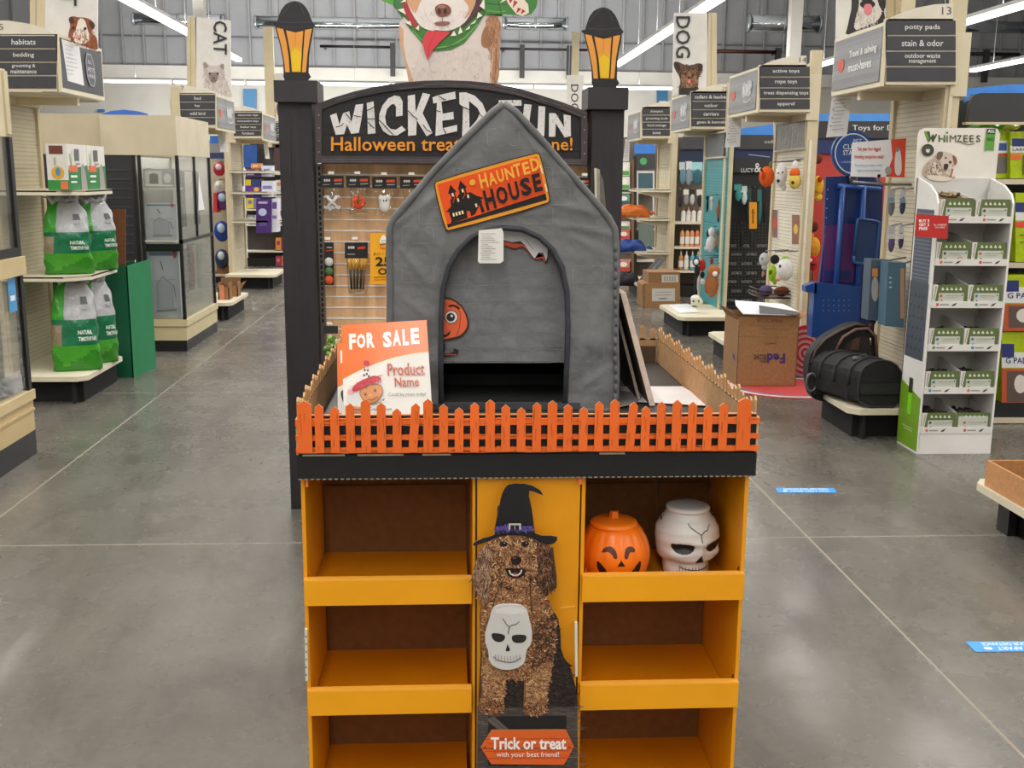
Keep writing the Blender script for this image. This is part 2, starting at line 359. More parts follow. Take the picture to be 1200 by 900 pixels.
# ceiling lights
def lamp(x0, x1, y0, y1, z, lab, g):
    T = Thing('ceiling_light', lab, 'light', g)
    T.part('diffuser', MB().box(x0, x1, y0, y1, z, z+.09, 'ffffff'), 'lamp')
    T.part('housing', MB().box(x0-.02, x1+.02, y0, y1, z+.09, z+.16, 'dcdcdc'), 'steel_paint')
    cx, cy = (x0+x1)/2, (y0+y1)/2
    T.part('suspension_wire', MB().box(cx-.006, cx+.006, cy-.006, cy+.006, z+.16, 9.6, 'b9b9b9'), 'metal'); T.done()
nm = {-6.1: 'row crossing above the cat banner', -.64: 'row hidden behind the large dog cutout', 4.9: 'row crossing above the dog banner', 10.7: 'row behind the aisle 14 sign', 15.7: 'row at the upper right edge', -11.5: 'row at far left'}
near_rows = MB()
for x in LIGHT_ROWS:
    n = 0
    for k in range(17):
        y0 = -10.5+k*2.53+.02
        if x > 0 and y0 > 31 or y0 > 34.9: continue
        if y0 < 17 or x in (-11.5,): near_rows.box(x-.09, x+.09, y0, y0+2.49, 4.73, 4.89, 'dcdcdc')
        else:
            lamp(x-.09, x+.09, y0, y0+2.49, 4.73, 'white strip light, %s of the %s' % (ORD[n], nm[x]), 'strip lights running away from the camera'); n += 1
for k in range(8):
    x0 = -11.8+k*2.45; lamp(x0+.04, x0+2.36, 37.9, 38.06, 4.52, 'short white strip light in the crosswise row before the back wall, %s from the left' % ORD[k], 'crosswise strip lights before the back wall')
single('ceiling_light', near_rows, 'steel_paint', 'rows of long ceiling light housings over the near half of the store', 'light', kind='stuff')
# ---------------------------------------------------------------- the orange cardboard floor display
OR = 'e08a05'; ORD_ = 'd87c08'; KR = '9a7048'; ORF = 'e8622a'
T = Thing('display_stand', 'large orange and black cardboard display stand with picket fence tray, front centre', 'display')
XL, XR = -.318, .646; YF, YM, YB = 2.2, 2.75, 3.3
ZT = [.966, .686, .429, .172]                    # top and bin floors
cx0, cx1 = at(559, 700, YF).x, at(677, 700, YF).x
def wallp(x0, x1, y0, y1, z0, z1, col='e89a08', m='painted_card', name='side_panel', lab=None): return T.part(name, MB().box(x0, x1, y0, y1, z0, z1, col), m, label=lab)
for (ya, yb) in ((YF, YM-.01), (YM+.01, YB-.02)):
    wallp(XL, XL+.008, ya, yb, 0, .966); wallp(XR-.008, XR, ya, yb, 0, .966)
    wallp(cx0-.010, cx0-.002, ya, yb, 0, .966, name='divider'); wallp(cx1+.004, cx1+.012, ya, yb, 0, .966, name='divider')
wallp(XL+.008, XR-.008, 2.515, 2.523, 0, .966, '7a5228', 'card', 'back_panel', 'brown unprinted back panel')
wallp(XL+.008, XR-.008, YB-.06, YB-.052, 0, .966, '7a5228', 'card', 'back_panel', 'brown unprinted back panel')
lips = []
for side, (xa, xb) in enumerate(((XL+.002, cx0-.012), (cx1+.008, XR-.002))):
    for k, z in enumerate(ZT[1:]):
        zt = z+.054 - (.002 if side == 0 else 0)
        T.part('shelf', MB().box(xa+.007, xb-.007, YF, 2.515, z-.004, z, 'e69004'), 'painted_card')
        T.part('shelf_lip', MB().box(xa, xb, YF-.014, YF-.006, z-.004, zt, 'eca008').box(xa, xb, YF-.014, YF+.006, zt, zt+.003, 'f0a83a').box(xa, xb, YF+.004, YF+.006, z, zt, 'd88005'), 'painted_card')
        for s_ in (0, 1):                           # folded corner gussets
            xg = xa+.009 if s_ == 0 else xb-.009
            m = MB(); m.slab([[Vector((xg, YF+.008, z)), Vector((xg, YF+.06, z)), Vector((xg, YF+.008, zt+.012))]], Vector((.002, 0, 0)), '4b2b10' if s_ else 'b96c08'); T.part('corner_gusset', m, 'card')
        T.part('bin_back', MB().box(xa+.008, xb-.008, 2.508, 2.514, z, z+.17, '7a5228'), 'card')
# centre panel
T.part('front_panel', MB().box(cx0, cx1, YF-.004, YF+.004, 0, .966, 'e09404').box(cx0-.004, cx0, YF-.003, YF+.3, 0, .966, '2a2118'), 'painted_card')
T.part('panel_crease', MB().prism([(657, 711.5), (674, 710), (674, 711.5), (657, 713)], YF-.006, .001, 'f2b14c'), 'painted_card')
T.part('edge_strip', MB().prism([(357, 738), (360, 738), (361, 798), (358, 798)], YF-.02, .01, 'd8d2bc'), 'satin'); T.part('edge_strip', MB().prism([(673.5, 730), (677, 730), (677, 793), (674, 793)], YF-.02, .01, 'd8d2bc'), 'satin')
for k in range(6):
    T.part('rivet', MB().prism([(358.2, 745+k*9), (359.4, 745+k*9), (359.4, 747+k*9), (358.2, 747+k*9)], YF-.021, .001, '222222'), 'satin')
for q in ((358, 560, 361, 571), (677.5, 558, 682, 568)): T.part('orange_tab', MB().fbox(*q, YF-.012, .006, 'e8742c'), 'painted_card')
# ledge
lz0, lz1 = .967, 1.019
m = MB().box(-.322, .655, YF-.018, YF-.006, lz0, lz1, '121112').box(-.322, .655, YB+.006, YB+.018, lz0, lz1, '121112').box(-.322, -.314, YF-.006, YB+.006, lz0, lz1, '121112').box(.647, .655, YF-.006, YB+.006, lz0, lz1, '121112')
led = T.part('ledge_band', m, 'black_card')
m = MB(); x = -.32
while x < .65: m.box(x, x+.0075, YF-.0185, YF-.017, lz0-.0015, lz0+.001, '8c8478'); x += .0125
T.part('perforated_edge', m, 'card', led)
for a, b_ in ((-.31, -.222), (-.196, -.10), (-.06, -.0), (.315, .37)): T.part('worn_edge', MB().box(a, b_, YF-.0185, YF-.012, lz1-.002, lz1+.0015, 'b9a98e'), 'card', led)
T.part('tray_floor', MB().box(-.314, .647, YF-.006, YB+.006, 1.012, 1.0195, '3a3634'), 'black_card')
# fence: front
def fy(v): return at(600, v, YF-.02).z
f0, f1 = -.322, .655
zrail = [(fy(529), fy(522.8)), (fy(514), fy(508.2)), (fy(497.5), fy(489.5))]
m = MB()
wob = [random.uniform(-.0012, .0012) for _ in range(60)]
for ri, (a, b_) in enumerate(zrail):
    n = 28
    for k in range(n):
        xa, xb = f0+(f1-f0)*k/n, f0+(f1-f0)*(k+1)/n; d0, d1 = wob[ri*7+k % 20], wob[ri*7+(k+1) % 20]
        m.hexa([(xa, YF-.026, a+d0), (xb, YF-.026, a+d1), (xb, YF-.026, b_+d0), (xa, YF-.026, b_+d1), (xa, YF-.02, a+d0), (xb, YF-.02, a+d1), (xb, YF-.02, b_+d0), (xa, YF-.02, b_+d1)], jit('ec6c26', .05))
    for _ in range(26):
        xa = random.uniform(f0, f1-.04); z = random.uniform(a+.001, b_-.001); m.box(xa, xa+random.uniform(.015, .05), YF-.0268, YF-.026, z, z+.0006, '7a2c0c')
fence = T.part('picket_fence', m, 'painted_card')
T.part('tray_front', MB().box(f0+.004, f1-.004, YF-.016, YF-.008, 1.02, fy(487), '1a1819').box(f0+.004, f1-.004, YF-.016, YF-.008, fy(487), fy(486), 'c79263'), 'black_card')
tips = [467, 471.5, 475.5, 471]
def picket(xc, w, zt, z0, y, ax, col, back, lean=0, dark=True):
    def P(a, z, o): return (xc+a+lean*(z-z0), y+o, z) if ax == 'x' else (y+o, xc+a, z)
    m = MB(); pts = [(-w/2, z0), (w/2, z0), (w/2, zt-.008), (0, zt), (-w/2, zt-.008)]
    m.mesh([P(a, z, 0) for a, z in pts]+[P(a, z, .004) for a, z in pts], [(0, 1, 2, 3, 4), (9, 8, 7, 6, 5), (0, 5, 6, 1), (1, 6, 7, 2), (2, 7, 8, 3), (3, 8, 9, 4), (4, 9, 5, 0)], [col, back, 'b98a5a', 'b98a5a', 'c99a6a', 'c99a6a', 'b98a5a'])
    if dark:
        for _ in range(3):
            a = random.uniform(-w*.4, w*.4); z = random.uniform(z0, zt-.03); l = random.uniform(.008, .03)
            m.mesh([P(a, z, -.0004), P(a+.0006, z, -.0004), P(a+.0009, z+l, -.0004), P(a, z+l, -.0004)], [(0, 1, 2, 3)], '8a3410')
    return m
for k in range(29):
    px = 356+k*18.2 if k else 357
    if k == 28: px = 871.5
    w = (10.2 if k % 4 else 11)/FPX*2.24*1.0
    if k in (0, 28): w *= 1.5
    x = at(px, 500, YF-.03).x; tip = tips[k % 4]+random.uniform(-1.5, 1.5)
    if k == 28: tip = 466
    T.part('picket', picket(x, w, fy(tip), fy(528), YF-.031, 'x', jit('ec6a24', .06), KR, lean=(.0 if k not in (7, 21) else .07)), 'painted_card', fence)
# fence: sides and back, plain brown inside
for nx, X in (('left', -.322), ('right', .651)):
    o, i = ('ea5a20', 'b08a60') if nx == 'left' else ('b08a60', 'ea5a20')
    m = MB(); m.mesh([(X, YF-.02, 1.02), (X, YB, 1.02), (X, YB, 1.098), (X, YF-.02, 1.098), (X+.004, YF-.02, 1.02), (X+.004, YB, 1.02), (X+.004, YB, 1.098), (X+.004, YF-.02, 1.098)], [(0, 3, 2, 1), (4, 5, 6, 7), (3, 7, 6, 2), (0, 1, 5, 4), (1, 2, 6, 5), (0, 4, 7, 3)], [o, i, 'c8a87c', i, i, 'c8a87c'])
    sf = T.part('side_fence', m, 'card')
    for k in range(34):
        yc = YF+.01+k*.0325; T.part('picket', picket(yc, .018, 1.125+.008*[1.6, .6, -.4, .4][k % 4], 1.095, X, 'y', o, i, dark=False), 'card', sf)
m = MB().box(-.32, .65, YB, YB+.004, 1.02, 1.095, 'b08a60'); bf = T.part('back_fence', m, 'card')
for k in range(30): T.part('picket', picket(-.305+k*.0325, .018, 1.125+.008*[1.6, .6, -.4, .4][k % 4], 1.09, YB, 'x', 'b08a60', 'ea5a20', dark=False), 'card', bf)
T.part('tray_lining', MB().box(-.31, .645, YB-.012, YB-.006, 1.02, 1.072, '54402e'), 'card')
# dog cutout standee
o2, k2, o3, k3 = (540, 550), .2112, (540, 700), .2222
hat = crop(o2, k2, [(68, 418), (80, 402), (105, 392), (130, 380), (160, 374), (188, 362), (186, 330), (194, 300), (201, 262), (203, 240), (201, 225), (205, 205), (215, 200), (222, 160), (232, 130), (245, 105), (262, 86), (300, 78), (355, 80), (400, 92), (440, 115), (458, 145), (425, 132), (400, 122), (380, 120), (378, 150), (388, 190), (395, 225), (402, 280), (410, 355), (450, 368), (500, 368), (535, 375), (535, 392), (520, 410), (492, 420), (462, 415), (430, 400), (400, 385), (330, 370), (260, 368), (200, 378), (150, 400), (110, 415), (75, 425)])
ear_l = crop(o2, k2, [(150, 400), (110, 440), (90, 490), (75, 540), (66, 600), (75, 640), (95, 690), (110, 715), (140, 715), (160, 660), (165, 560), (175, 470)])
ear_r = crop(o2, k2, [(420, 400), (450, 405), (492, 425), (490, 460), (500, 520), (512, 610), (508, 650), (480, 672), (440, 670), (425, 600), (430, 500)])
head = crop(o2, k2, [(150, 398), (200, 376), (270, 366), (340, 368), (400, 384), (430, 405), (440, 480), (430, 560), (400, 620), (370, 655), (300, 660), (230, 650), (190, 620), (160, 580), (150, 480)])
body = crop(o3, k3, [(115, -10), (105, 80), (100, 150), (105, 230), (112, 300), (105, 420), (112, 500), (95, 550), (92, 590), (105, 612), (160, 620), (205, 615), (225, 595), (230, 500), (232, 440), (262, 432), (310, 440), (335, 440), (332, 520), (328, 600), (350, 620), (400, 628), (440, 618), (455, 590), (455, 520), (476, 400), (490, 330), (500, 240), (505, 130), (480, 60), (455, 0), (430, -60), (380, -90), (250, -100), (160, -80)])
haunch = crop(o3, k3, [(495, 80), (512, 110), (525, 180), (528, 270), (545, 320), (570, 350), (590, 410), (602, 460), (612, 520), (615, 575), (455, 580), (225, 580), (230, 430), (340, 430)])
m = MB()
sil = crop(o3, k3, [(92, 560), (92, 900), (610, 900), (614, 570), (602, 470), (575, 370), (545, 325), (528, 280), (520, 170), (500, 100), (455, 0), (470, -30), (506, -50), (506, -110), (490, -230), (488, -262), (150, -260), (108, -230), (72, -140), (70, -90), (108, -35), (112, 0), (100, 100), (104, 300)])
YC = YF-.03
card = T.part('dog_cutout', MB().prism(sil, YC, .004, '4a3222', KR).prism(hat, YC-.0004, .0045, '17161a', KR), 'painted_card', label='flat printed cutout of a curly brown dog in a black witch hat')
c = Cv.Y(m, YC-.0022, .00003)
c.poly(haunch, '241a16'); c.flecks(haunch, 260, 5, 1.2, ['3a2a22', '2a1c18', '4a3428', '160f0e'])
c.poly(body, '85593a'); cols = ['9a6c48', 'b8885c', '7a4f34', 'c99a6c', '5c3a24', 'a6774a', '472c1b', 'd2aa7e']
c.flecks(body, 2300, 4.2, 1.0, cols)
c.flecks(crop(o3, k3, [(110, 300), (112, 420), (120, 520), (215, 560), (222, 480), (228, 400), (170, 330)]), 260, 4.5, 1.1, ['c09468', 'b58a5e', 'a87c50', '8a5f40'])
c.flecks(crop(o3, k3, [(345, 420), (340, 590), (440, 590), (452, 500), (470, 400), (400, 380)]), 300, 4.5, 1.1, ['c09468', 'b58a5e', 'a87c50', '8a5f40'])
c.flecks(crop(o3, k3, [(380, 130), (370, 380), (480, 330), (495, 200), (480, 90)]), 260, 5, 1.2, ['3c2417', '2d1a11', '54341f', '6a432c'])
c.flecks(crop(o3, k3, [(95, 545), (92, 590), (105, 612), (205, 615), (225, 590), (225, 550)]), 90, 4, 1.1, ['5c3420', '7a4a30', '9a6a48', '3f2415'])
c.flecks(crop(o3, k3, [(330, 560), (328, 600), (350, 620), (440, 618), (455, 590), (455, 550)]), 90, 4, 1.1, ['5c3420', '7a4a30', '9a6a48', '3f2415'])
c.poly(head, '6e4830'); c.flecks(head, 900, 6, 1.1, cols, 1.4, 2.6)
c.poly(ear_l, '7a5640'); c.flecks(ear_l, 330, 8, 1.1, ['a8856a', '8f6c52', '6a4a36', 'b3937a', '54382a'], 1.5, .9)
c.poly(ear_r, '523524'); c.flecks(ear_r, 330, 8, 1.1, ['7a5138', '5a3a28', '38241a', '8f6444', '2e1c12'], 1.5, .9)
c.flecks(crop(o2, k2, [(225, 430), (380, 430), (400, 560), (350, 640), (250, 640), (210, 560)]), 420, 7, 1.0, ['b5835a', '9a6a44', 'c79a72', '7a4e32', '5f3a24'], 1.5, 2.4)
for ex in (236, 357):
    c.ell(*crop(o2, k2, [(ex, 415)])[0], 4.6, 3.2, '2a1a14'); c.ell(*crop(o2, k2, [(ex+3, 414)])[0], 2.3, 2.1, '0b0808'); c.ell(*crop(o2, k2, [(ex+6, 409)])[0], .7, .6, 'cfc4b8')
c.poly(crop(o2, k2, [(245, 550), (285, 548), (340, 550), (365, 560), (350, 590), (320, 605), (290, 605), (262, 590)]), '1a0e0d'); c.ell(*crop(o2, k2, [(302, 585)])[0], 4.5, 2.6, '8a4a48')
c.line(crop(o2, k2, [(268, 560), (276, 580), (295, 588), (318, 586), (332, 575), (338, 558)]), 1.6, 'e6dccb')
c.poly(smooth(crop(o2, k2, [(275, 490), (300, 478), (330, 485), (340, 505), (325, 528), (300, 534), (280, 520)])), '1d1413'); c.ell(*crop(o2, k2, [(298, 492)])[0], 2.5, 1.2, '5a4640')
c.ell(*crop(o2, k2, [(265, 657)])[0], 3.6, 2.2, '1c1414'); c.ell(*crop(o2, k2, [(265, 655)])[0], 1.6, 1, 'a34a3a')
c.line(crop(o2, k2, [(245, 590), (215, 650), (190, 710), (172, 790), (160, 820)]), .8, '150f0e'); c.line(crop(o2, k2, [(385, 600), (387, 700), (392, 790)]), .8, '150f0e')
T.part('fur_print', m, 'fur', card)
m = MB(); c = Cv.Y(m, YC-.0050, .0002)
c.poly(crop(o2, k2, [(190, 318), (230, 312), (300, 318), (396, 312), (405, 345), (300, 340), (230, 338), (187, 350)]), '4e3f86'); c.flecks(crop(o2, k2, [(190, 318), (396, 314), (403, 343), (190, 346)]), 60, 4, .9, ['6a58a8', '3a2e6a', '7f6cc0', '2b2350'])
c.rect(*crop(o2, k2, [(265, 300)])[0], *crop(o2, k2, [(334, 334)])[0], 'bdb9b4'); c.rect(*crop(o2, k2, [(275, 310)])[0], *crop(o2, k2, [(324, 335)])[0], '16151a'); c.line(crop(o2, k2, [(300, 312), (300, 334)]), .7, 'bdb9b4')
c.poly(crop(o2, k2, [(203, 205), (214, 203), (206, 262), (200, 262), (204, 238)]), '3a3a3f')
T.part('hat_band', m, 'print', card)
sk = smooth(crop(o3, k3, [(165, 60), (200, 42), (260, 38), (320, 44), (352, 70), (362, 120), (378, 180), (372, 250), (345, 275), (340, 340), (310, 370), (250, 386), (190, 375), (150, 345), (145, 280), (128, 240), (130, 180), (155, 110)]))
m = MB().prism(sk, YC-.012, .008, 'c9c7c3'); c = Cv.Y(m, YC-.012, .0002)
c.poly(smooth(crop(o3, k3, [(185, 60), (260, 44), (335, 62), (345, 80), (260, 92), (178, 82)])), 'd6d4d0')
c.poly(smooth(crop(o3, k3, [(158, 190), (190, 188), (235, 198), (232, 225), (205, 240), (170, 228)])), '221f1f'); c.poly(smooth(crop(o3, k3, [(265, 205), (290, 196), (348, 198), (345, 225), (325, 242), (275, 240)])), '221f1f')
c.poly(crop(o3, k3, [(247, 245), (260, 278), (252, 286), (236, 282)]), '221f1f')
c.line(crop(o3, k3, [(221, 112), (240, 140), (256, 156), (252, 175), (250, 195)]), .9, '45403e'); c.line(crop(o3, k3, [(256, 156), (272, 146), (290, 144), (310, 127)]), .9, '45403e')
c.line(crop(o3, k3, [(172, 312), (190, 330), (220, 340), (260, 344), (290, 338), (318, 318)]), .8, '45403e')
for k in range(9): x = 182+k*16; y = 335-abs(k-4)*3; c.line(crop(o3, k3, [(x, y-22), (x+2, y+14)]), .5, '6a6562')
T.part('skull_print', m, 'print', card)
m = MB(); c = Cv.Y(m, YC-.0003, .0001)
c.poly(crop(o3, k3, [(88, 570), (614, 565), (618, 905), (85, 905)]), '443c38'); c.flecks(crop(o3, k3, [(90, 575), (612, 572), (614, 900), (88, 900)]), 420, 12, .5, ['6a605a', '57504a', '2c2624', '7a706a'], 0, .15, .05)
c.poly(crop(o3, k3, [(145, 628), (556, 624), (556, 888), (145, 888)]), '151314')
c.poly(crop(o3, k3, [(138, 640), (175, 628), (252, 695), (200, 700), (150, 660)]), '5c534d'); c.line(crop(o3, k3, [(160, 640), (232, 698)]), .5, '2c2624')
c.rect(*crop(o3, k3, [(110, 570)])[0], *crop(o3, k3, [(610, 576)])[0], '6a605a')
c.line(crop(o3, k3, [(230, 575), (270, 440), (330, 440)]), .01, '151314')
c.text('FPO Pending', *crop(o3, k3, [(487, 500)])[0], *crop(o3, k3, [(585, 516)])[0], 'c9c3bb', 0); c.text('Retouch', *crop(o3, k3, [(505, 521)])[0], *crop(o3, k3, [(570, 535)])[0], 'c9c3bb', 0)
T.part('crate_print', m, 'print', card)
m = MB().prism(crop(o3, k3, [(105, 790), (162, 702), (555, 700), (597, 788), (545, 884), (160, 880)]), YC-.006, .004, 'd95f20', KR); c = Cv.Y(m, YC-.006, .0002)
for y in (748, 812, 850): c.line(crop(o3, k3, [(130, y), (570, y-3)]), .7, 'a8430f')
c.line(crop(o3, k3, [(105, 798), (597, 796)]), .9, '93380c'); c.flecks(crop(o3, k3, [(130, 740), (570, 735), (570, 840), (130, 840)]), 60, 10, .4, ['b04a14', 'ee7a3a'], 0, .15, .05)
for q in (128, 572): c.ell(*crop(o3, k3, [(q, 790)])[0], .9, .9, '5c240a')
c.text('Trick or treat', *crop(o3, k3, [(158, 738)])[0], *crop(o3, k3, [(556, 803)])[0], 'f1ece6', .03)
c.text('with your best friend!', *crop(o3, k3, [(188, 815)])[0], *crop(o3, k3, [(518, 849)])[0], 'f1ece6', 0)
T.part('plank_sign', m, 'print', card)
T.done()

# pails
def pumpkin():
    T = Thing('pumpkin_pail', 'orange plastic pumpkin pail with lid and winking face on upper right shelf', 'pail')
    c = at(720, 674, 2.3); R = .081; z0 = .686; H_ = .134; cx, cy = c.x, 2.31
    def surf(u, v, o=0):       # u angle, v 0..1 height
        rr = R*(.62+.38*abs(math.sin(math.pi*min(1, v*.98+.02)))**.6) if v < .5 else R*(.62+.38*abs(math.sin(math.pi*v))**.7)
        rr *= 1-.03*abs(math.cos(u*6))**6; rr += o
        return Vector((cx+rr*math.cos(u), cy+rr*math.sin(u), z0+H_*v))
    m = MB().grid(lambda a, v: surf(2*math.pi*a, v), 96, 22, 'fa7a14'); T.part('body', m, 'plastic')
    # face: polygons on picture coordinates mapped on the front of the body
    m = MB()
    def put(poly, col, st=.45, o=.0006):
        xs = [p[0] for p in poly]; ys = [p[1] for p in poly]; y = min(ys)
        def S(px, py):
            p = at(px, py, cy-R*.9); a = max(-1, min(1, (p.x-cx)/(R*.98))); return surf(-math.acos(a), (p.z-z0)/H_, o)
        while y < max(ys):
            x = min(xs)
            while x < max(xs):
                if inside(x+st/2, y+st/2, poly): m.mesh([S(x, y), S(x+st, y), S(x+st, y+st), S(x, y+st)], [(0, 1, 2, 3)], col)
                x += st
            y += st
    o, k = (660, 540), .2
    put(smooth(crop(o, k, [(220, 545), (235, 518), (265, 502), (295, 510), (312, 535), (315, 570), (297, 570), (285, 545), (262, 532), (240, 540)]), 1), '5a2a22')
    put(smooth(crop(o, k, [(432, 530), (415, 508), (385, 502), (362, 520), (355, 570), (375, 570), (383, 548), (395, 532), (415, 540)]), 1), '5a2a22')
    put(crop(o, k, [(338, 578), (360, 612), (315, 616)]), '2c1512')
    put(smooth(crop(o, k, [(202, 588), (225, 610), (255, 640), (262, 690), (350, 720), (390, 685), (395, 650), (425, 625), (455, 585), (458, 640), (430, 700), (345, 745), (240, 715), (205, 650)]), 1), '2c1512')
    T.part('painted_face', m, 'satin')
    zt = z0+H_
    T.part('lid', MB().rev([(.001, zt-.004), (.053, zt-.004), (.0545, zt+.002), (.053, zt+.006), (.047, zt+.010), (.04, zt+.0105), (.025, zt+.014), (.001, zt+.015)], (cx-.003, cy, 0), 40, 'fa7e1a'), 'plastic')
    m = MB()
    T.part('stem', MB().grid(lambda a, v: Vector((cx-.003+.011*(1-.25*v)*(1+.12*math.cos(12*math.pi*a))*math.cos(2*math.pi*a), cy+.011*(1-.25*v)*(1+.12*math.cos(12*math.pi*a))*math.sin(2*math.pi*a), zt+.012+.018*v)), 36, 4, 'f2741a'), 'plastic')
    T.done()
pumpkin()
def skull():
    T = Thing('skull_pail', 'white plastic skull pail with black wire handle on upper right shelf', 'pail')
    c = at(806, 640, 2.32); cx, cy = c.x, 2.335; z0 = .686; H_ = .162; R = .074; th0 = math.radians(-90+15)
    def prof(v):
        pts = [(0, .60), (.06, .70), (.16, .73), (.27, .75), (.33, .92), (.45, .97), (.6, 1.0), (.72, .99), (.83, .88), (.92, .74), (.97, .66), (1, .66)]
        for (a, b_), (c_, d) in zip(pts, pts[1:]):
            if v <= c_: t = (v-a)/(c_-a); t = t*t*(3-2*t); return b_+(d-b_)*t
        return pts[-1][1]
    def bump(u, v, cu, cv, su, sv): return math.exp(-((u-cu)/su)**2-((v-cv)/sv)**2)
    def surf(u, v, o=0):
        d = (u-th0+math.pi) % (2*math.pi)-math.pi; r = prof(v)*R
        r += R*(.07*bump(d, v, 0, .60, 1.0, .05) + .08*bump(abs(d), v, .85, .40, .3, .07) - .13*bump(abs(d), v, .5, .53, .26, .07) + .06*bump(d, v, 0, .45, .13, .12) - .12*bump(abs(d), v, .95, .25, .3, .08) + .07*bump(d, v, 0, .16, .7, .09)) + o
        return Vector((cx+r*math.cos(u)*(1.0), cy+r*math.sin(u)*.95, z0+H_*v))
    m = MB().grid(lambda a, v: surf(2*math.pi*a, v), 110, 48, 'd8d4cf'); T.part('body', m, 'plastic')
    m = MB()
    def put(poly, col, st=.02):     # polygon in (angle from nose, height)
        xs = [p[0] for p in poly]; ys = [p[1] for p in poly]; y = min(ys); sy = .008
        while y < max(ys):
            x = min(xs)
            while x < max(xs):
                if inside(x+st/2, y+sy/2, poly): m.mesh([surf(th0+a, b_+.03, .0007) for a, b_ in ((x, y), (x+st, y), (x+st, y+sy), (x, y+sy))], [(0, 1, 2, 3)], col)
                x += st
            y += sy
    put(smooth([(-.98, .53), (-.9, .57), (-.3, .565), (-.2, .53), (-.25, .45), (-.4, .41), (-.7, .415), (-.9, .46)], 2), '1b1817')
    put(smooth([(.98, .575), (.85, .60), (.3, .565), (.2, .53), (.22, .46), (.4, .42), (.7, .44), (.92, .50)], 2), '1b1817')
    put([(0, .40), (.15, .29), (.1, .27), (-.1, .27), (-.15, .29)], '1b1817', .015)
    def ln(pts, w):
        for (a, b_), (c_, d) in zip(pts, pts[1:]):
            for q in range(6):
                u0, v0, u1, v1 = a+(c_-a)*q/6, b_+(d-b_)*q/6, a+(c_-a)*(q+1)/6, b_+(d-b_)*(q+1)/6; L_ = math.hypot(u1-u0, (v1-v0)*2.3); nx, ny = -(v1-v0)*2.3/L_*w, (u1-u0)/L_*w/2.3
                m.mesh([surf(th0+p, q_+.03, .0009) for p, q_ in ((u0+nx, v0+ny), (u1+nx, v1+ny), (u1-nx, v1-ny), (u0-nx, v0-ny))], [(0, 1, 2, 3)], '3a3532')
    ln([(-.45, .85), (-.36, .80), (-.2, .755), (-.02, .70), (-.01, .64), (0, .59)], .014); ln([(-.02, .70), (.12, .74), (.25, .75), (.38, .82)], .014)
    ln([(-.75, .19), (-.5, .165), (0, .15), (.5, .165), (.75, .19)], .016)
    for k in range(12): u = -.72+k*.13; ln([(u, .215-.02*math.cos(u)), (u, .11)], .012)
    T.part('painted_face', m, 'satin')
    zt = z0+H_
    T.part('lid', MB().rev([(.001, zt-.003), (.049, zt-.003), (.051, zt+.003), (.049, zt+.0065), (.04, zt+.008), (.001, zt+.009)], (cx, cy, 0), 40, 'dedad6'), 'plastic')
    pl, pr = at(775, 612, 2.33), at(834, 600, 2.33)
    for q in (pl, pr): T.part('handle_hole', MB().ball((q.x, q.y-.006, q.z-.002), .004, .004, .006, '161414'), 'satin')
    path = []
    ang = [Vector((pl.x, 2.325, pl.z))]+[at(*q, 2.325) for q in ((773, 590), (771.5, 575), (773, 564), (779, 556), (790, 550.5), (804, 549), (818, 550.5), (828, 556), (833, 566), (834.5, 578), (833.5, 592))]+[Vector((pr.x, 2.325, pr.z))]
    T.part('handle', MB().tube(ang, .0015, '151415', 6), 'plastic'); T.done()
skull()

# ---------------------------------------------------------------- haunted house tent
T = Thing('play_house', 'grey fabric pet house with pointed roof and haunted house patch, standing in the tray', 'pet house')
YH = 2.6; G = '6d6e6f'; GD = '4d4e50'
outer = [(590, 122), (578, 131), (540, 168), (505, 205), (476, 240), (461, 257), (457, 268), (456.5, 300), (457.5, 340), (457, 375), (458, 430), (460, 482), (540, 483), (640, 483), (723, 481), (722, 430), (720.5, 380), (722, 330), (722, 290), (720, 268), (713, 255), (690, 228), (660, 194), (630, 159), (604, 131)]
arch = [(517, 477), (516.5, 420), (517, 370), (519, 340), (526, 313), (537, 294), (552, 279), (570, 270), (590, 267), (612, 269), (632, 278), (648, 293), (659, 314), (664, 340), (665.5, 380), (664, 430), (662, 477)]
FOLDS = [(465, 262, 520, 222, 5, 1), (470, 300, 505, 235, 6, .8), (500, 330, 468, 290, 5, .7), (590, 128, 592, 176, 4, .7), (596, 132, 640, 190, 4, .6), (719, 275, 650, 262, 5, 1), (716, 300, 660, 272, 6, .8), (700, 250, 655, 240, 5, .8), (640, 175, 690, 236, 4, .6), (500, 215, 560, 165, 4, .6),
         (520, 275, 512, 330, 5, .8), (462, 340, 500, 372, 6, .5), (690, 300, 700, 470, 7, .8), (672, 320, 685, 470, 6, .6), (712, 330, 690, 400, 6, .7), (480, 390, 500, 470, 7, .6), (560, 255, 640, 250, 4, .5), (716, 430, 680, 455, 5, .7), (530, 200, 480, 265, 5, .6), (655, 200, 700, 262, 5, .7)]
def fold(px, py):
    v = 0
    for x0, y0, x1, y1, w, a in FOLDS:
        dx, dy = x1-x0, y1-y0; t = max(0, min(1, ((px-x0)*dx+(py-y0)*dy)/(dx*dx+dy*dy))); d = math.hypot(px-x0-t*dx, py-y0-t*dy); v += a*math.exp(-(d/w)**2)*math.sin(math.pi*(.15+.7*t))
    return v+.35*math.sin(px*.11+py*.05+2*math.sin(py*.03))+.25*math.sin(px*.05-py*.13)
st = 1.9; NX, NY = int(270/st), int(364/st); V = [at(455+i*st, 121+j*st, YH+.0065-.0042*fold(455+i*st, 121+j*st)) for j in range(NY+1) for i in range(NX+1)]
F = []
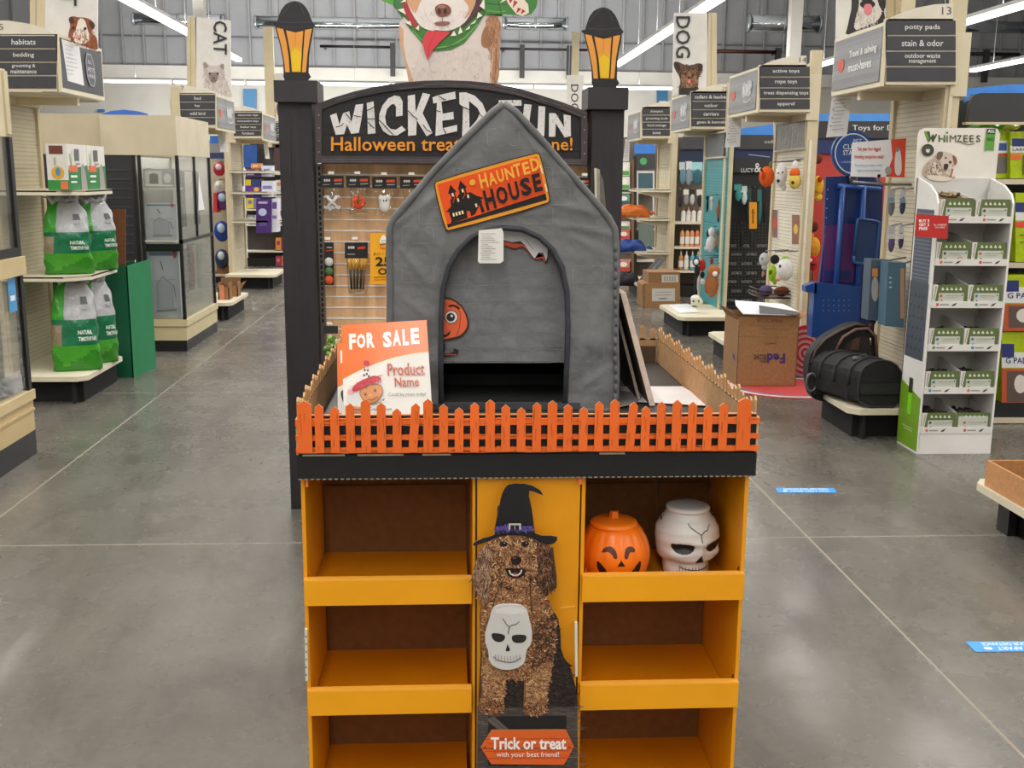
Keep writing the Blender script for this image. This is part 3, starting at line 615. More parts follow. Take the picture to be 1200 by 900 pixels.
for j in range(NY):
    for i in range(NX):
        cx_, cy_ = 455+(i+.5)*st, 121+(j+.5)*st
        if inside(cx_, cy_, outer) and not inside(cx_, cy_, arch): F.append((j*(NX+1)+i, (j+1)*(NX+1)+i, (j+1)*(NX+1)+i+1, j*(NX+1)+i+1))
used = sorted({k for f_ in F for k in f_}); rm = {k: n for n, k in enumerate(used)}
fp = MB().mesh([V[k] for k in used], [tuple(rm[k] for k in f_) for f_ in F], G, True)
T.part('front_panel', fp, 'fabric'); T.part('panel_lining', MB().prism(outer, YH+.014, .008, G, '4c4d4f', [arch]), 'fabric')
rim = MB()
ap = [at(x, y, YH+.004) for x, y in arch]; rim.tube(ap, .0068, '33363c', 8); T.part('arch_piping', rim, 'fabric')
m = MB(); m.tube([at(x, y, YH+.008) for x, y in outer+outer[:1]], .009, '5f6061', 8); T.part('edge_seam', m, 'fabric')
# stitched puckers along the right edge
m = MB()
for k in range(17):
    q = at(721+.6*math.sin(k), 290+k*11, YH+.004); m.ball(q, .0055, .01, .012, '5a5b5d', 8, 5)
T.part('edge_puckers', m, 'fabric')
# brick print
m = MB(); c = Cv(m, lambda u, v, l: at(u, v, YH+.0058-.0042*fold(u, v))); random.seed(3)
def brick(c, x, y, w, h, col, lw=.9):
    r = 2.2; j = random.uniform(-.8, .8); p = [(x+r, y+j), (x+w-r, y-j), (x+w, y+r), (x+w, y+h-r), (x+w-r, y+h+j), (x+r, y+h), (x, y+h-r), (x, y+r)]; q = p+p[:1]; a = random.choice((0, 0, 0, 1, 2, 4)); c.line(q[:len(q)-a], lw, col)
row = 0; yy = 150
while yy < 470:
    x = 450+(row % 2)*20
    while x < 725:
        pts = [(x, yy), (x+34, yy), (x+34, yy+19), (x, yy+19)]
        if all(inside(a, b_, outer) and not inside(a, b_, [(q[0]*1.0+(4 if q[0] > 590 else -4), q[1]-3) for q in arch]) for a, b_ in pts) and random.random() < .86: brick(c, x+1, yy+1, 37, 19.5, '7e8082')
        x += 40
    yy += 23; row += 1
T.part('brick_print', m, 'fabric', kind='stuff')
# body: side walls, roof, floor, back wall
BX0, BX1, YBk = at(459, 400, YH).x, at(720, 400, YH).x, 3.12; ze = at(458, 265, YH).z; pk = at(590, 122, YH); z0 = 1.022
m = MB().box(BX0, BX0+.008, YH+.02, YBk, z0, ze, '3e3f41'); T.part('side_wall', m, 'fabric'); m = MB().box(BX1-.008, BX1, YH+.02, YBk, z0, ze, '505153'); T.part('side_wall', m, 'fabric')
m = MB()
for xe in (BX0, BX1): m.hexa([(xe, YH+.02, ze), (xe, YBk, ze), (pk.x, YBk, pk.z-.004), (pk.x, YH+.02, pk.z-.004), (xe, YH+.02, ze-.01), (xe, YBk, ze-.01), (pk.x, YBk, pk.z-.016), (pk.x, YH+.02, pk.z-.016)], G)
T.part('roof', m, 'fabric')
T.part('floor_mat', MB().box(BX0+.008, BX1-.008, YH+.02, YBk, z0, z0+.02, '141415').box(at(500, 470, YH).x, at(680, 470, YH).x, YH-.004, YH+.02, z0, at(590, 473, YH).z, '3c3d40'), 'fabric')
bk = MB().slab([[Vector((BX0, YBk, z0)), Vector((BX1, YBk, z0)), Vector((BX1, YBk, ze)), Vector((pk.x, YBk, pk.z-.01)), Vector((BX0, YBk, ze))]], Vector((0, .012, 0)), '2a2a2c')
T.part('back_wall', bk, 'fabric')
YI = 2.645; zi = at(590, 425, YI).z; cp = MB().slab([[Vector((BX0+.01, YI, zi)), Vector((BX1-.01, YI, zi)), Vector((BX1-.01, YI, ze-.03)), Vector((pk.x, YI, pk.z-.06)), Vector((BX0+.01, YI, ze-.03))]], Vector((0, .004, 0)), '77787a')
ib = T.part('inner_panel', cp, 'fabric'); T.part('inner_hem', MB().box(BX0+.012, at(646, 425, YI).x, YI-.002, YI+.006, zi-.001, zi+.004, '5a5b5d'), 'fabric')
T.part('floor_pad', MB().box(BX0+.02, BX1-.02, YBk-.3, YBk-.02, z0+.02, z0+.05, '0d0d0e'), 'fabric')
m = MB(); c = Cv.Y(m, YI, .0001); row = 0; yy = 300
while yy < 410:
    x = 500+(row % 2)*16
    while x < 668: brick(c, x+1, yy+1, 29, 15.5, '838587', .6); x += 31
    yy += 18; row += 1
o, k = (350, 180), .3083
c.poly(smooth(crop(o, k, [(540, 545), (565, 545), (600, 558), (632, 590), (650, 640), (645, 670), (620, 700), (585, 708), (555, 712), (540, 720), (500, 700), (490, 600)]), 2), '3a2420'); c.poly(smooth(crop(o, k, [(535, 552), (570, 553), (600, 566), (627, 594), (643, 640), (636, 670), (612, 693), (580, 700), (545, 708), (500, 700), (495, 600)]), 2), 'ee6a40')
c.line(crop(o, k, [(600, 566), (615, 610), (612, 660), (600, 693)]), 1, 'a83c26'); c.line(crop(o, k, [(545, 553), (560, 575)]), 1, 'a83c26')
c.line(crop(o, k, [(570, 580), (590, 577), (612, 590)]), 2.6, '3a2420'); c.ell(*crop(o, k, [(580, 621)])[0], 8, 8, '2c2422'); c.ell(*crop(o, k, [(580, 621)])[0], 7.1, 7.1, 'e6e2dc'); c.ell(*crop(o, k, [(578, 622)])[0], 5, 5, '2c2422'); c.ell(*crop(o, k, [(582, 617)])[0], 1.5, 1.5, 'f4f2ee')
c.poly(crop(o, k, [(535, 690), (560, 688), (578, 672), (574, 688), (560, 697), (536, 700)]), '2c2020')
o, k = (340, 360), .2333
c.line(crop(o, k, [(770, 185), (768, 225)]), 4, '2a2226'); c.poly(smooth(crop(o, k, [(752, 215), (770, 232), (800, 235), (822, 225), (818, 208), (838, 210), (850, 222), (838, 240), (800, 250), (760, 248)]), 1), '26232a')
c.line(crop(o, k, [(758, 240), (835, 238)]), .8, 'c85a2a')
o, k = (440, 120), .25
gh = crop(o, k, [(530, 590), (600, 588), (690, 592), (760, 625), (813, 655), (808, 740), (800, 758), (780, 735), (755, 740), (735, 728), (715, 700), (690, 680), (650, 690), (625, 680), (600, 672), (560, 660)])
c.poly(gh, '4a2c2a'); c.poly(crop(o, k, [(560, 640), (600, 652), (640, 660), (690, 665), (715, 680), (745, 730), (790, 722), (798, 750), (780, 730), (752, 735), (735, 722), (715, 695), (690, 674), (650, 684), (600, 668)]), 'd9553a')
c.poly(crop(o, k, [(530, 594), (600, 592), (690, 596), (757, 628), (809, 658), (806, 720), (800, 742), (785, 705), (765, 705), (745, 732), (722, 700), (700, 668), (680, 650), (640, 655), (600, 645), (555, 630)]), 'e6e6e8'); c.line(crop(o, k, [(700, 640), (740, 690)]), .7, '8a8b90')
T.part('wall_print', m, 'print', ib)
# the patch
q = [at(507.5, 213, YH), at(632.5, 177.5, YH), at(645.8, 237.5, YH), at(522.5, 272, YH)]
m = MB(); c = Cv.quad(m, q, 500, 240, .0003)
def rr(x0, y0, x1, y1, r): return smooth([(x0+r, y0), (x1-r, y0), (x1, y0+r), (x1, y1-r), (x1-r, y1), (x0+r, y1), (x0, y1-r), (x0, y0+r)], 1)
c.poly(rr(-3, -3, 503, 243, 18), '3a2a22'); c.poly(rr(2, 2, 498, 238, 16), 'e59a2c'); c.poly(rr(14, 16, 484, 222, 6), 'ea5216')
BK = '1c1618'
c.poly([(14, 206), (80, 208), (484, 192), (484, 222), (14, 222)], BK)
c.poly([(30, 208), (38, 196), (36, 152), (22, 150), (52, 132), (56, 100), (64, 98), (60, 72), (52, 72), (72, 34), (92, 72), (84, 74), (84, 104), (104, 84), (104, 72), (110, 70), (100, 66), (120, 28), (142, 66), (134, 68), (136, 92), (152, 92), (178, 118), (206, 134), (190, 138), (194, 150), (190, 154), (196, 196), (180, 200), (178, 160), (150, 196), (130, 200), (130, 176), (116, 170), (112, 204)], BK)
for x, y in ((72, 82), (120, 76), (90, 112), (138, 108), (54, 172), (68, 172), (82, 172), (96, 172), (164, 158)): c.rect(x-4, y-8, x+4, y+8, 'f3d9a8')
c.line([(64, 118), (76, 100), (78, 84)], 2.5, 'e2481f'); c.line([(112, 112), (126, 96), (128, 80)], 2.5, 'e2481f')
c.ell(172, 52, 14, 14, 'e9a92f')
wd = [('H', 204, 26, 232, 92), ('A', 236, 34, 264, 88), ('U', 268, 30, 292, 86), ('N', 298, 32, 328, 84), ('T', 330, 26, 356, 84), ('E', 362, 30, 386, 84), ('D', 392, 22, 422, 80)]
k_ = (484-204)/(422-204)
for ch, a, b_, c_, d in wd: c.text(ch, 204+(a-204)*k_, b_-2, 204+(c_-204)*k_, d, 'f0b040', .03)
wd = [('H', 206, 102, 248, 196), ('O', 256, 104, 302, 186), ('U', 310, 100, 350, 184), ('S', 358, 96, 402, 178), ('E', 412, 92, 446, 174)]
k_ = (476-206)/(446-206)
for ch, a, b_, c_, d in wd: c.text(ch, 206+(a-206)*k_, b_, 206+(c_-206)*k_, d, BK, .04)
c.poly([(484, 60), (490, 60), (492, 100), (487, 100)], 'f3e6c8'); c.poly([(488, 150), (493, 150), (494, 185), (489, 185)], 'f3e6c8')
T.part('name_patch', m, 'gloss')
m = MB().prism([(561, 270), (588, 267.5), (590, 272), (590, 306), (586, 308.5), (562, 308.5), (560, 306)], YH-.014, .001, 'e4e2dc'); c = Cv.Y(m, YH-.014, .0002)
for k in range(13): y = 274+k*2.5; x1 = random.uniform(572, 586); c.line([(563+(k % 3), y), (x1, y)], .5, '85837f')
T.part('price_tag', m, 'print', label='white paper price tag hanging in the arch')
T.done()

# FOR SALE signs
def planar(q, Y):
    P = [at(x, y, Y+dy) for x, y, dy in q]; n = (P[1]-P[0]).cross(P[3]-P[0]); d = ray(q[2][0], q[2][1]); C = Vector((0, 0, CAMZ)); P[2] = C+d*((P[0]-C).dot(n)/d.dot(n)); return P
def sale(q, lab, full=True, Y=2.4):
    T = Thing('sale_sign', lab, 'sign'); P = planar(q, Y)
    n = (P[1]-P[0]).cross(P[0]-P[3]).normalized(); n = n if n.y < 0 else -n
    m = MB().slab([[P[3], P[2], P[1], P[0]]], -n*.004, 'efeae2', 'd6cdbc'); T.part('board', m, 'satin')
    m = MB(); c = Cv.quad(m, P, 450, 480, .0003)
    arc = [(0, 0), (450, 0), (450, 152)]+[(450-k*45, 152+.0006*(k*45)**2) for k in range(1, 11)]
    c.poly([(a, b_+5) if b_ > 1 else (a, b_) for a, b_ in arc], 'e8a038'); c.poly(arc, 'ee7226')
    if full:
        for ch, a, b_, c_, d in (('F', 38, 48, 74, 128), ('O', 78, 50, 124, 124), ('R', 130, 46, 172, 124), ('S', 214, 46, 262, 126), ('A', 266, 42, 310, 120), ('L', 318, 40, 350, 120), ('E', 362, 36, 406, 116)): c.text(ch, a, b_, c_, d, 'f6f1ec', .05)
        c.text('Product', 232, 206, 424, 268, 'b5491c', .02); c.text('Name', 266, 276, 392, 322, 'b5491c', .02); c.text('Could be yours today!', 232, 350, 424, 372, '6a6460', 0)
        c.poly(smooth([(20, 330), (60, 300), (110, 330), (130, 400), (60, 430), (25, 400)]), 'd9d6d2'); c.ell(40, 345, 18, 14, 'e9a8ae'); c.poly([(10, 410), (90, 420), (120, 436), (110, 448), (10, 446)], 'dd8a5a')
        c.poly(smooth([(80, 340), (110, 318), (160, 305), (196, 310), (208, 340), (190, 380), (160, 402), (125, 405), (95, 385)]), '9a5a30'); c.poly(smooth([(84, 340), (112, 322), (160, 309), (192, 314), (204, 340), (186, 376), (158, 398), (126, 400), (98, 382)]), 'd98c52')
        for x, y in ((114, 356), (164, 338)): c.ell(x, y, 7, 8, '5a3020'); c.ell(x-2, y-3, 2, 2, 'f0e0d0')
        c.ell(138, 362, 12, 9, 'e8a070'); c.line([(120, 384), (150, 386), (178, 370)], 4, '7a3420'); c.line([(100, 390), (150, 410), (196, 396)], 3, '3a2a24')
        c.poly(smooth([(44, 330), (70, 300), (120, 278), (160, 262), (196, 272), (200, 290), (160, 300), (120, 314), (80, 336), (56, 346)]), 'c4283a'); c.flecks([(60, 330), (70, 305), (190, 268), (195, 288), (80, 335)], 30, 20, 4, ['e04a58', 'a01c2c', 'd03a4c'])
        c.poly([(104, 282), (124, 212), (146, 270)], 'f0ece6')
        for x, y in ((116, 236), (126, 256), (112, 262), (132, 238), (136, 268)): c.poly([(x-6, y), (x, y-8), (x+6, y), (x, y+8)], '222222')
        c.ell(126, 202, 16, 14, 'c4283a'); c.line([(200, 390), (212, 380), (204, 392)], 4, '7a3a20')
        c.text('Jessie the Crazy Clown', 44, 424, 246, 444, '2a2624', .01); c.line([(60, 460), (150, 460)], 4, 'b9b3aa')
    else:
        c.text('F', 20, 48, 66, 128, 'f6f1ec', .05); c.poly(smooth([(10, 300), (60, 290), (90, 380), (40, 400)]), '2a2a2e'); c.text('M', 8, 440, 60, 470, '3a3634')
    T.part('print', m, 'gloss'); T.done()
sale([(400, 381, .06), (500, 375, .06), (507, 491, 0), (403, 491, 0)], 'orange and white for sale sign leaning in the tray, in front of its twin')
sale([(395, 402, .09), (480, 396, .09), (486, 492, .03), (396, 492, .03)], 'second for sale sign, mostly hidden behind the front one', False, 2.46)
# boards leaning beside the house, papers on the tray floor
def board(name, lab, cat, pts, th, col, side, m='card', stripes=True):
    P = [Vector(p) for p in pts]; T_ = Thing(name, lab, cat); T_.part('panel', MB().slab([P], th, col, side), m)
    return T_
hx_ = BX1+.006
def lean(y0, y1, xb, zt, xt, th, col, side, lab, prt):
    T_ = board('leaning_board', lab, 'board', [(xb, y0, 1.021), (xb, y1, 1.021), (xt, y1, zt), (xt, y0, zt)], Vector((.014 if prt else .007, 0, .002)), col, side)
    if prt:
        m = MB(); c = Cv.quad(m, [(xt+.0145, y1, zt+.001), (xt+.0145, y0, zt+.001), (xb+.0145, y0, 1.023), (xb+.0145, y1, 1.023)], 100, 100, .0003); c.rect(6, 8, 94, 60, 'c98f88'); c.rect(6, 60, 94, 94, 'a8a09c'); T_.part('print', m, 'print')
    T_.done()
lean(2.64, 3.05, hx_+.096, 1.31, hx_+.012, 0, '6a5646', 'd8c4b4', 'brown backed board leaning against the house, right of it', True)
lean(2.70, 3.0, hx_+.076, 1.28, hx_+.004, 0, '4e4038', 'b3a594', 'inner board leaning against the house behind the outer one', False)
p = MB(); q = [atz(x, y, 1.024) for x, y in ((728, 470), (836, 476), (800, 453), (727, 453))]
p.slab([q], Vector((0, 0, .0008)), 'dcd9da'); single('paper_sheet', p, 'satin', 'white paper sheet lying on the tray floor right of the house', 'paper')
p = MB(); q = [atz(x, y, 1.0262) for x, y in ((722, 478), (745, 473), (756, 461), (724, 458))]
p.slab([q], Vector((0, 0, .001)), '8f8b88'); single('card_sheet', p, 'satin', 'small grey card lying on the white paper beside the house', 'card')
T = board('upright_card', 'cream edged card sticking up behind the right roof slope of the house', 'card', [at(x, y, 3.16) for x, y in ((699, 197), (703, 199), (712, 300), (701, 300))], Vector((0, .05, 0)), 'a9a294', 'cfc8b8'); T.part('inner_card', MB().prism([(703, 201), (707, 212), (712, 262), (712, 300), (705, 300)], 3.15, .006, '6a6258'), 'card')
T.part('card_foot', MB().box(at(703, 250, 3.16).x, at(711, 250, 3.16).x, 3.16, 3.2, 1.02, at(703, 300, 3.16).z+.01, 'a9a294'), 'card'); T.done()
# ---------------------------------------------------------------- the wicked fun endcap behind the stand
T = Thing('halloween_endcap', 'dark wood look endcap with lantern posts and arched wicked fun sign', 'display')
BK2 = '37322f'; Y0 = 5.0
def post(px0, px1, cap, side):
    a = at(px0, 300, Y0).x; b_ = at(px1, 300, Y0).x; zt = at(350, 120, Y0).z
    p = T.part('post', MB().box(a, b_, Y0, Y0+.16, 0, zt, '262327'), 'black_card')
    m = MB(); random.seed(side)
    for _ in range(60):
        x = random.uniform(a+.004, b_-.004); z = random.uniform(.02, zt-.3); l = random.uniform(.05, .35); m.mesh([(x, Y0-.0008, z), (x+.0016, Y0-.0008, z), (x+.002, Y0-.0008, z+l), (x+.0006, Y0-.0008, z+l)], [(0, 1, 2, 3)], random.choice(['1f1c20', '322e33', '19171a']))
    for k in range(2):
        z = .9+.55*k; x = a+.6*(b_-a); m.rev([(.001, 0), (.011, 0), (.012, .0005)], (0, 0, 0), 3, '2a262b') if 0 else None
    T.part('wood_grain', m, 'print', p)
    T.part('post_cap', MB().box(at(cap[0], 105, Y0).x, at(cap[1], 105, Y0).x, Y0-.04, Y0+.2, at(345, cap[3], Y0).z, at(345, cap[2], Y0).z, '2b282c'), 'black_card')
post(331.5, 370, (322.5, 373, 95, 120), 11); post(690.5, 727, (688, 735, 98, 124), 12)
def lantern(ox, oy, sgn):
    o = (310, 0); k = .1443
    dome = smooth([(100, 190), (104, 165), (115, 130), (130, 90), (150, 60), (170, 35), (200, 20), (225, 10), (250, 7), (280, 14), (310, 30), (335, 58), (355, 90), (372, 130), (385, 170), (400, 190), (415, 205), (400, 225), (320, 238), (250, 252), (170, 238), (90, 222), (66, 205), (78, 190)], 1)
    bod = [(85, 215), (400, 215), (388, 300), (372, 380), (362, 470), (358, 590), (378, 625), (362, 640), (350, 662), (165, 660), (160, 640), (152, 620), (155, 600), (150, 500), (128, 380), (102, 280)]
    for dy, n in ((0, 0), (.15, 1)):
        f = lambda P: [(a+ox, b_+oy) for a, b_ in crop(o, k, P)]
        m = MB().prism(f(bod), Y0+.02+dy, .005, '1b191d', 'cfc8c0').prism(f(dome), Y0+.018+dy, .007, '1f1d21', 'cfc8c0')
        p = T.part('lantern', m, 'black_card'); m = MB(); c = Cv.Y(m, Y0+.0195+dy, .0004); O = 'e2983c'
        c.poly(f([(98, 225), (152, 236), (178, 340), (195, 450), (204, 586), (168, 586), (160, 500), (135, 370)]), O); c.poly(f([(175, 245), (250, 264), (314, 250), (303, 400), (294, 586), (222, 584), (210, 430)]), O)
        c.poly(f([(328, 242), (386, 232), (366, 330), (350, 430), (336, 586), (304, 588), (314, 430)]), O)
        c.poly(f([(205, 400), (250, 360), (304, 400), (299, 500), (292, 584), (224, 582), (216, 500)]), 'e0a41c'); c.poly(f([(216, 430), (250, 390), (298, 430), (290, 580), (228, 580)]), 'e6bc10')
        c.line(f([(250, 262), (248, 380)]), .4, 'c47420')
        T.part('lantern_panes', m, 'print', p)
        T.part('lantern_dome_ribs', (lambda mm: (Cv.Y(mm, Y0+.0175+dy, .0003).line(f([(130, 130), (215, 30), (245, 12)]), .8, '3b3740').line(f([(330, 130), (290, 40), (252, 12)]), .8, '3b3740').line(f([(100, 178), (250, 186), (385, 178)]), .9, '3e3a42'), mm)[1])(MB()), 'print', p)
lantern(0, 0, 1); lantern(361.3, 7.5, -1)
# sign board
arc = [(370, 122), (392, 114), (415.5, 107), (442, 101), (468, 97), (497, 94.5), (524, 94), (552, 95), (580, 98), (606, 103), (632, 111), (660, 120), (688, 131), (688, 194), (530, 192.5), (370, 191)]
inn = [(377, 128), (395, 121), (418, 114.5), (443, 109), (468, 105.5), (497, 103), (524, 102.5), (552, 103.5), (580, 107), (606, 112), (632, 120), (658, 128.5), (681, 138), (681, 186), (530, 184), (377, 182.5)]
fr = T.part('sign_frame', MB().prism(arc, Y0-.03, .05, '3d3639', '2d2829', [inn]), 'wood')
m = MB(); c = Cv.Y(m, Y0-.0305, .0003); random.seed(5)
for i in range(12):
    for t in (.25, .5, .75): a, b_, p, q = arc[i], arc[i+1], inn[min(i, 12)], inn[min(i+1, 12)]; c.line([(a[0]+(p[0]-a[0])*t, a[1]+(p[1]-a[1])*t+random.uniform(-.6, .6)), (b_[0]+(q[0]-b_[0])*t, b_[1]+(q[1]-b_[1])*t+random.uniform(-.6, .6))], .6, random.choice(['342d30', '625659', '2c2628']))
for y in (186.5, 189): c.line([(377, y), (530, y+1.2), (681, y+2.5)], .6, '6a5c5e')
for x in (373.5, 685):
    for y in (135, 150, 165, 178): c.ell(x, y+(2 if x > 500 else 0), 1, 1, '8a7d7d', 8)
T.part('frame_grain', m, 'print', fr)
sb = T.part('sign_panel', MB().prism(inn, Y0-.018, .01, '191618'), 'black_card')
m = MB(); c = Cv.Y(m, Y0-.019, .0004)
for y in range(112, 184, 9): c.line([(380+max(0, (128-y)*3), y), (680-max(0, (136-y)*3), y+1.5)], .5, '151214')
a1, a2 = (380, 80), (540, 80); WH = 'd9d6d4'; s_ = .15
L_ = {'W': crop(a1, s_, [(45, 368), (95, 350), (118, 440), (145, 352), (195, 335), (213, 420), (245, 285), (305, 278), (290, 400), (270, 505), (210, 512), (178, 440), (155, 515), (90, 520), (65, 440)]),
      'I': crop(a1, s_, [(332, 272), (385, 258), (394, 380), (400, 508), (340, 515), (338, 400)]),
      'C': crop(a1, s_, [(612, 370), (612, 260), (592, 222), (550, 212), (500, 235), (455, 290), (430, 360), (428, 430), (460, 490), (510, 523), (570, 525), (637, 482), (605, 450), (560, 480), (520, 475), (485, 440), (475, 380), (490, 320), (520, 285), (545, 278), (560, 300), (560, 378)]),
      'K': crop(a1, s_, [(652, 215), (708, 205), (715, 345), (770, 192), (828, 205), (768, 350), (845, 505), (800, 532), (722, 405), (718, 522), (655, 528)]),
      'E': crop(a1, s_, [(845, 228), (890, 210), (1022, 182), (1028, 238), (915, 262), (925, 355), (1008, 340), (1012, 398), (922, 410), (925, 468), (1038, 442), (1038, 492), (868, 530), (880, 270), (852, 275)]),
      'F': crop(a2, s_, [(295, 250), (472, 248), (475, 292), (385, 295), (385, 370), (440, 370), (440, 410), (385, 410), (385, 530), (330, 530), (330, 300), (300, 298)]),
      'U': crop(a2, s_, [(495, 280), (553, 285), (535, 420), (560, 480), (600, 470), (608, 295), (660, 300), (652, 530), (600, 532), (560, 528), (500, 500), (480, 430)]),
      'N': crop(a2, s_, [(690, 350), (740, 352), (808, 460), (803, 360), (858, 370), (860, 530), (812, 540), (742, 430), (738, 535), (688, 535)])}
for k, P in L_.items(): c.poly(P, WH)
c.poly(crop(a2, s_, [(-12, 190), (40, 188), (110, 215), (170, 275), (200, 350), (190, 400), (130, 470), (10, 532), (18, 300), (-10, 280)]), WH, [crop(a2, s_, [(64, 255), (130, 310), (150, 350), (125, 405), (68, 470)])])
for P in list(L_.values())+[crop(a2, s_, [(10, 200), (62, 200), (62, 480), (12, 520)])]: c.flecks(P, 26, 2.2, .45, ['9c9998', '77736f', 'b4b1af', '55504e'], 0, 6.28, 1.2)
for pl in ([(332, 330), (360, 320), (390, 300)], [(336, 395), (396, 395)], [(340, 420), (365, 445), (392, 470)], [(428, 405), (455, 430), (500, 480), (540, 520)], [(165, 350), (190, 380), (215, 410)], [(90, 460), (130, 450), (150, 430)], [(655, 330), (690, 370), (730, 400)], [(890, 212), (935, 245), (950, 240)], [(870, 330), (910, 340)], [(930, 470), (950, 510)], [(770, 440), (800, 480), (835, 500)], [(230, 370), (285, 380)], [(1080, 300), (1135, 325)]): c.line(crop(a1, s_, pl), 1.1, '221e21')
for pl in ([(140, 350), (165, 375), (195, 390)], [(100, 470), (120, 480)], [(400, 250), (410, 270)]): c.line(crop(a2, s_, pl), .9, '221e21')
c.text('Halloween treats', 388, 160.5, 548, 177, 'e08f22', .012); c.text('for everyone!', 555, 161, 671, 181, 'e08f22', .012)
T.part('sign_lettering', m, 'print', sb)
# slatwall with metal rails
xa, xb = at(379, 300, 5.12).x, at(690, 300, 5.12).x
sp = 12.7/FPX*5.12
zt = at(500, 193, 5.12).z; k = 0
z = zt
while z-sp > .3:
    T.part('slat', MB().box(xa, xb, 5.12, 5.135, z-sp+.006, z, jit('deb489', .05)), 'wood'); T.part('slat_rail', MB().box(xa, xb, 5.117, 5.14, z-sp, z-sp+.006, 'ecebe8'), 'satin'); z -= sp; k += 1
T.part('back_frame', MB().box(xa, xb, 5.141, 5.2, 0, 1.9, '6b5a48'), 'matte')
T.part('base_shelf', MB().box(xa, xb, 4.8, 5.116, .14, .17, 'cfc6b0').box(xa, xb, 4.85, 5.1, 0, .14, '1c1c1c'), 'steel_paint')
for px in (376.5, 689.5):
    x = at(px, 300, 5.08).x; m = MB().box(x-.012, x+.012, 5.08, 5.11, 0, zt, '77736f'); u = T.part('upright', m, 'metal'); m = MB()
    zz = .9
    while zz < zt-.02: m.box(x-.005, x+.005, 5.0785, 5.081, zz, zz+.016, '0e0e0e'); zz += .0254
    T.part('upright_slots', m, 'matte', u)
# large dog cutout on top
o, k = (430, 0), .175; Yd = 5.06
sil = crop(o, k, [(240, 110), (215, 160), (214, 230), (222, 300), (240, 360), (255, 420), (270, 480), (285, 575), (880, 575), (880, 450), (890, 330), (897, 200), (908, 110), (905, 90), (960, 95), (1010, 105), (1060, 108), (1110, 85), (1140, 30), (1145, -20), (1100, -60), (1000, -70), (900, -60), (800, -110), (770, -260), (690, -380), (560, -430), (430, -420), (310, -360), (230, -250), (200, -120), (140, -90), (60, -60), (80, -10), (170, 30), (200, 70)])
m = MB().prism(sil, Yd, .008, '4f8a3c', 'd8d0c4'); dc = T.part('dog_topper', m, 'painted_card', label='large printed cutout of a tan and white dog in a green dinosaur costume')
m = MB(); c = Cv.Y(m, Yd-.0005, .0003); f = lambda P: crop(o, k, P)
chest = f([(240, 110), (215, 160), (214, 230), (222, 300), (240, 360), (255, 420), (270, 480), (285, 575), (880, 575), (880, 450), (890, 330), (897, 200), (908, 110), (800, 95), (600, 250), (400, 250)])
c.poly(chest, 'd9ccc4'); c.poly(f([(215, 160), (214, 230), (222, 300), (255, 420), (285, 575), (320, 575), (290, 480), (262, 400), (245, 300), (245, 200)]), 'cf9f7c')
c.poly(smooth(f([(790, 110), (900, 105), (892, 300), (882, 575), (820, 575), (835, 420), (820, 330), (770, 310), (765, 280), (800, 220)]), 1), 'b98a68'); c.poly(smooth(f([(770, 220), (800, 160), (870, 200), (840, 290), (820, 320), (775, 318), (762, 285)]), 2), '9c6b4a')
c.line(f([(850, 320), (835, 420), (825, 570)]), 2.4, 'd2b49c'); c.line(f([(868, 320), (862, 450), (856, 570)]), 1.5, '8f6448')
c.flecks(f([(270, 300), (800, 320), (800, 560), (300, 560)]), 260, 6, .5, ['c9bab2', 'e4d9d2', 'cdbfb8', 'ebe2dc'], 1.4, 1.2)
c.flecks(f([(800, 120), (895, 120), (880, 560), (830, 560)]), 120, 6, .6, ['a87854', 'c99c7a', '8f6040'], 1.5, .6)
# hood
c.poly(f([(255, 150), (300, 150), (400, 230), (560, 240), (700, 150), (780, 70), (790, 90), (730, 190), (650, 290), (560, 335), (450, 345), (370, 290), (300, 210)]), '3f7a34')
c.line(f([(450, 320), (560, 310), (660, 250), (740, 160)]), 1.6, '6aa850'); c.line(f([(300, 200), (370, 270), (440, 300)]), 1.2, '6aa850'); c.line(f([(470, 335), (600, 300)]), 1, '28552a')
c.poly(f([(170, 0), (250, 0), (240, 130), (200, 70)]), '3f7a4a'); c.poly(f([(235, 10), (262, 10), (345, 185), (325, 190), (250, 90)]), 'b5303a')
c.poly(f([(690, -60), (760, -40), (770, 60), (690, 140), (640, 190), (620, 150)]), '52303a')
# head
c.poly(smooth(f([(262, 0), (255, -120), (300, -260), (400, -340), (560, -350), (680, -280), (735, -150), (730, 0), (700, 90), (640, 170), (560, 205), (470, 210), (400, 200), (350, 170), (300, 90)]), 1), 'e6dcd6')
c.poly(smooth(f([(262, 0), (262, -100), (300, -230), (400, -300), (430, -150), (400, -40), (350, 20), (330, 100), (290, 60)]), 2), 'd3a27c'); c.poly(smooth(f([(735, 0), (735, -120), (690, -260), (590, -310), (560, -150), (600, -40), (660, 10), (690, 60), (640, 140), (700, 90)]), 2), 'cf9c74')
c.flecks(f([(300, 60), (680, 60), (620, 170), (500, 195), (380, 180)]), 120, 5, .5, ['d4c6be', 'f0e8e4', 'c9b8ae'], 1.2, 2)
for ex in (380, 610): c.ell(*f([(ex, -110)])[0], 6, 5.5, '2a1a14'); c.ell(*f([(ex+8, -120)])[0], 1.5, 1.5, 'f0ece8')
c.poly(smooth(f([(452, 50), (480, 28), (510, 24), (545, 34), (566, 60), (560, 95), (525, 112), (490, 115), (462, 95)]), 1), '7f4a3c')
for x in (484, 524): c.ell(*f([(x, 76)])[0], 2.1, 3.4, '3a1d18')
c.ell(*f([(500, 45)])[0], 5, 1.8, 'a87060'); c.poly(smooth(f([(450, 150), (500, 142), (560, 145), (545, 168), (500, 172), (460, 168)]), 1), '8a5a50'); c.line(f([(505, 112), (505, 145)]), .8, '8a5a50')
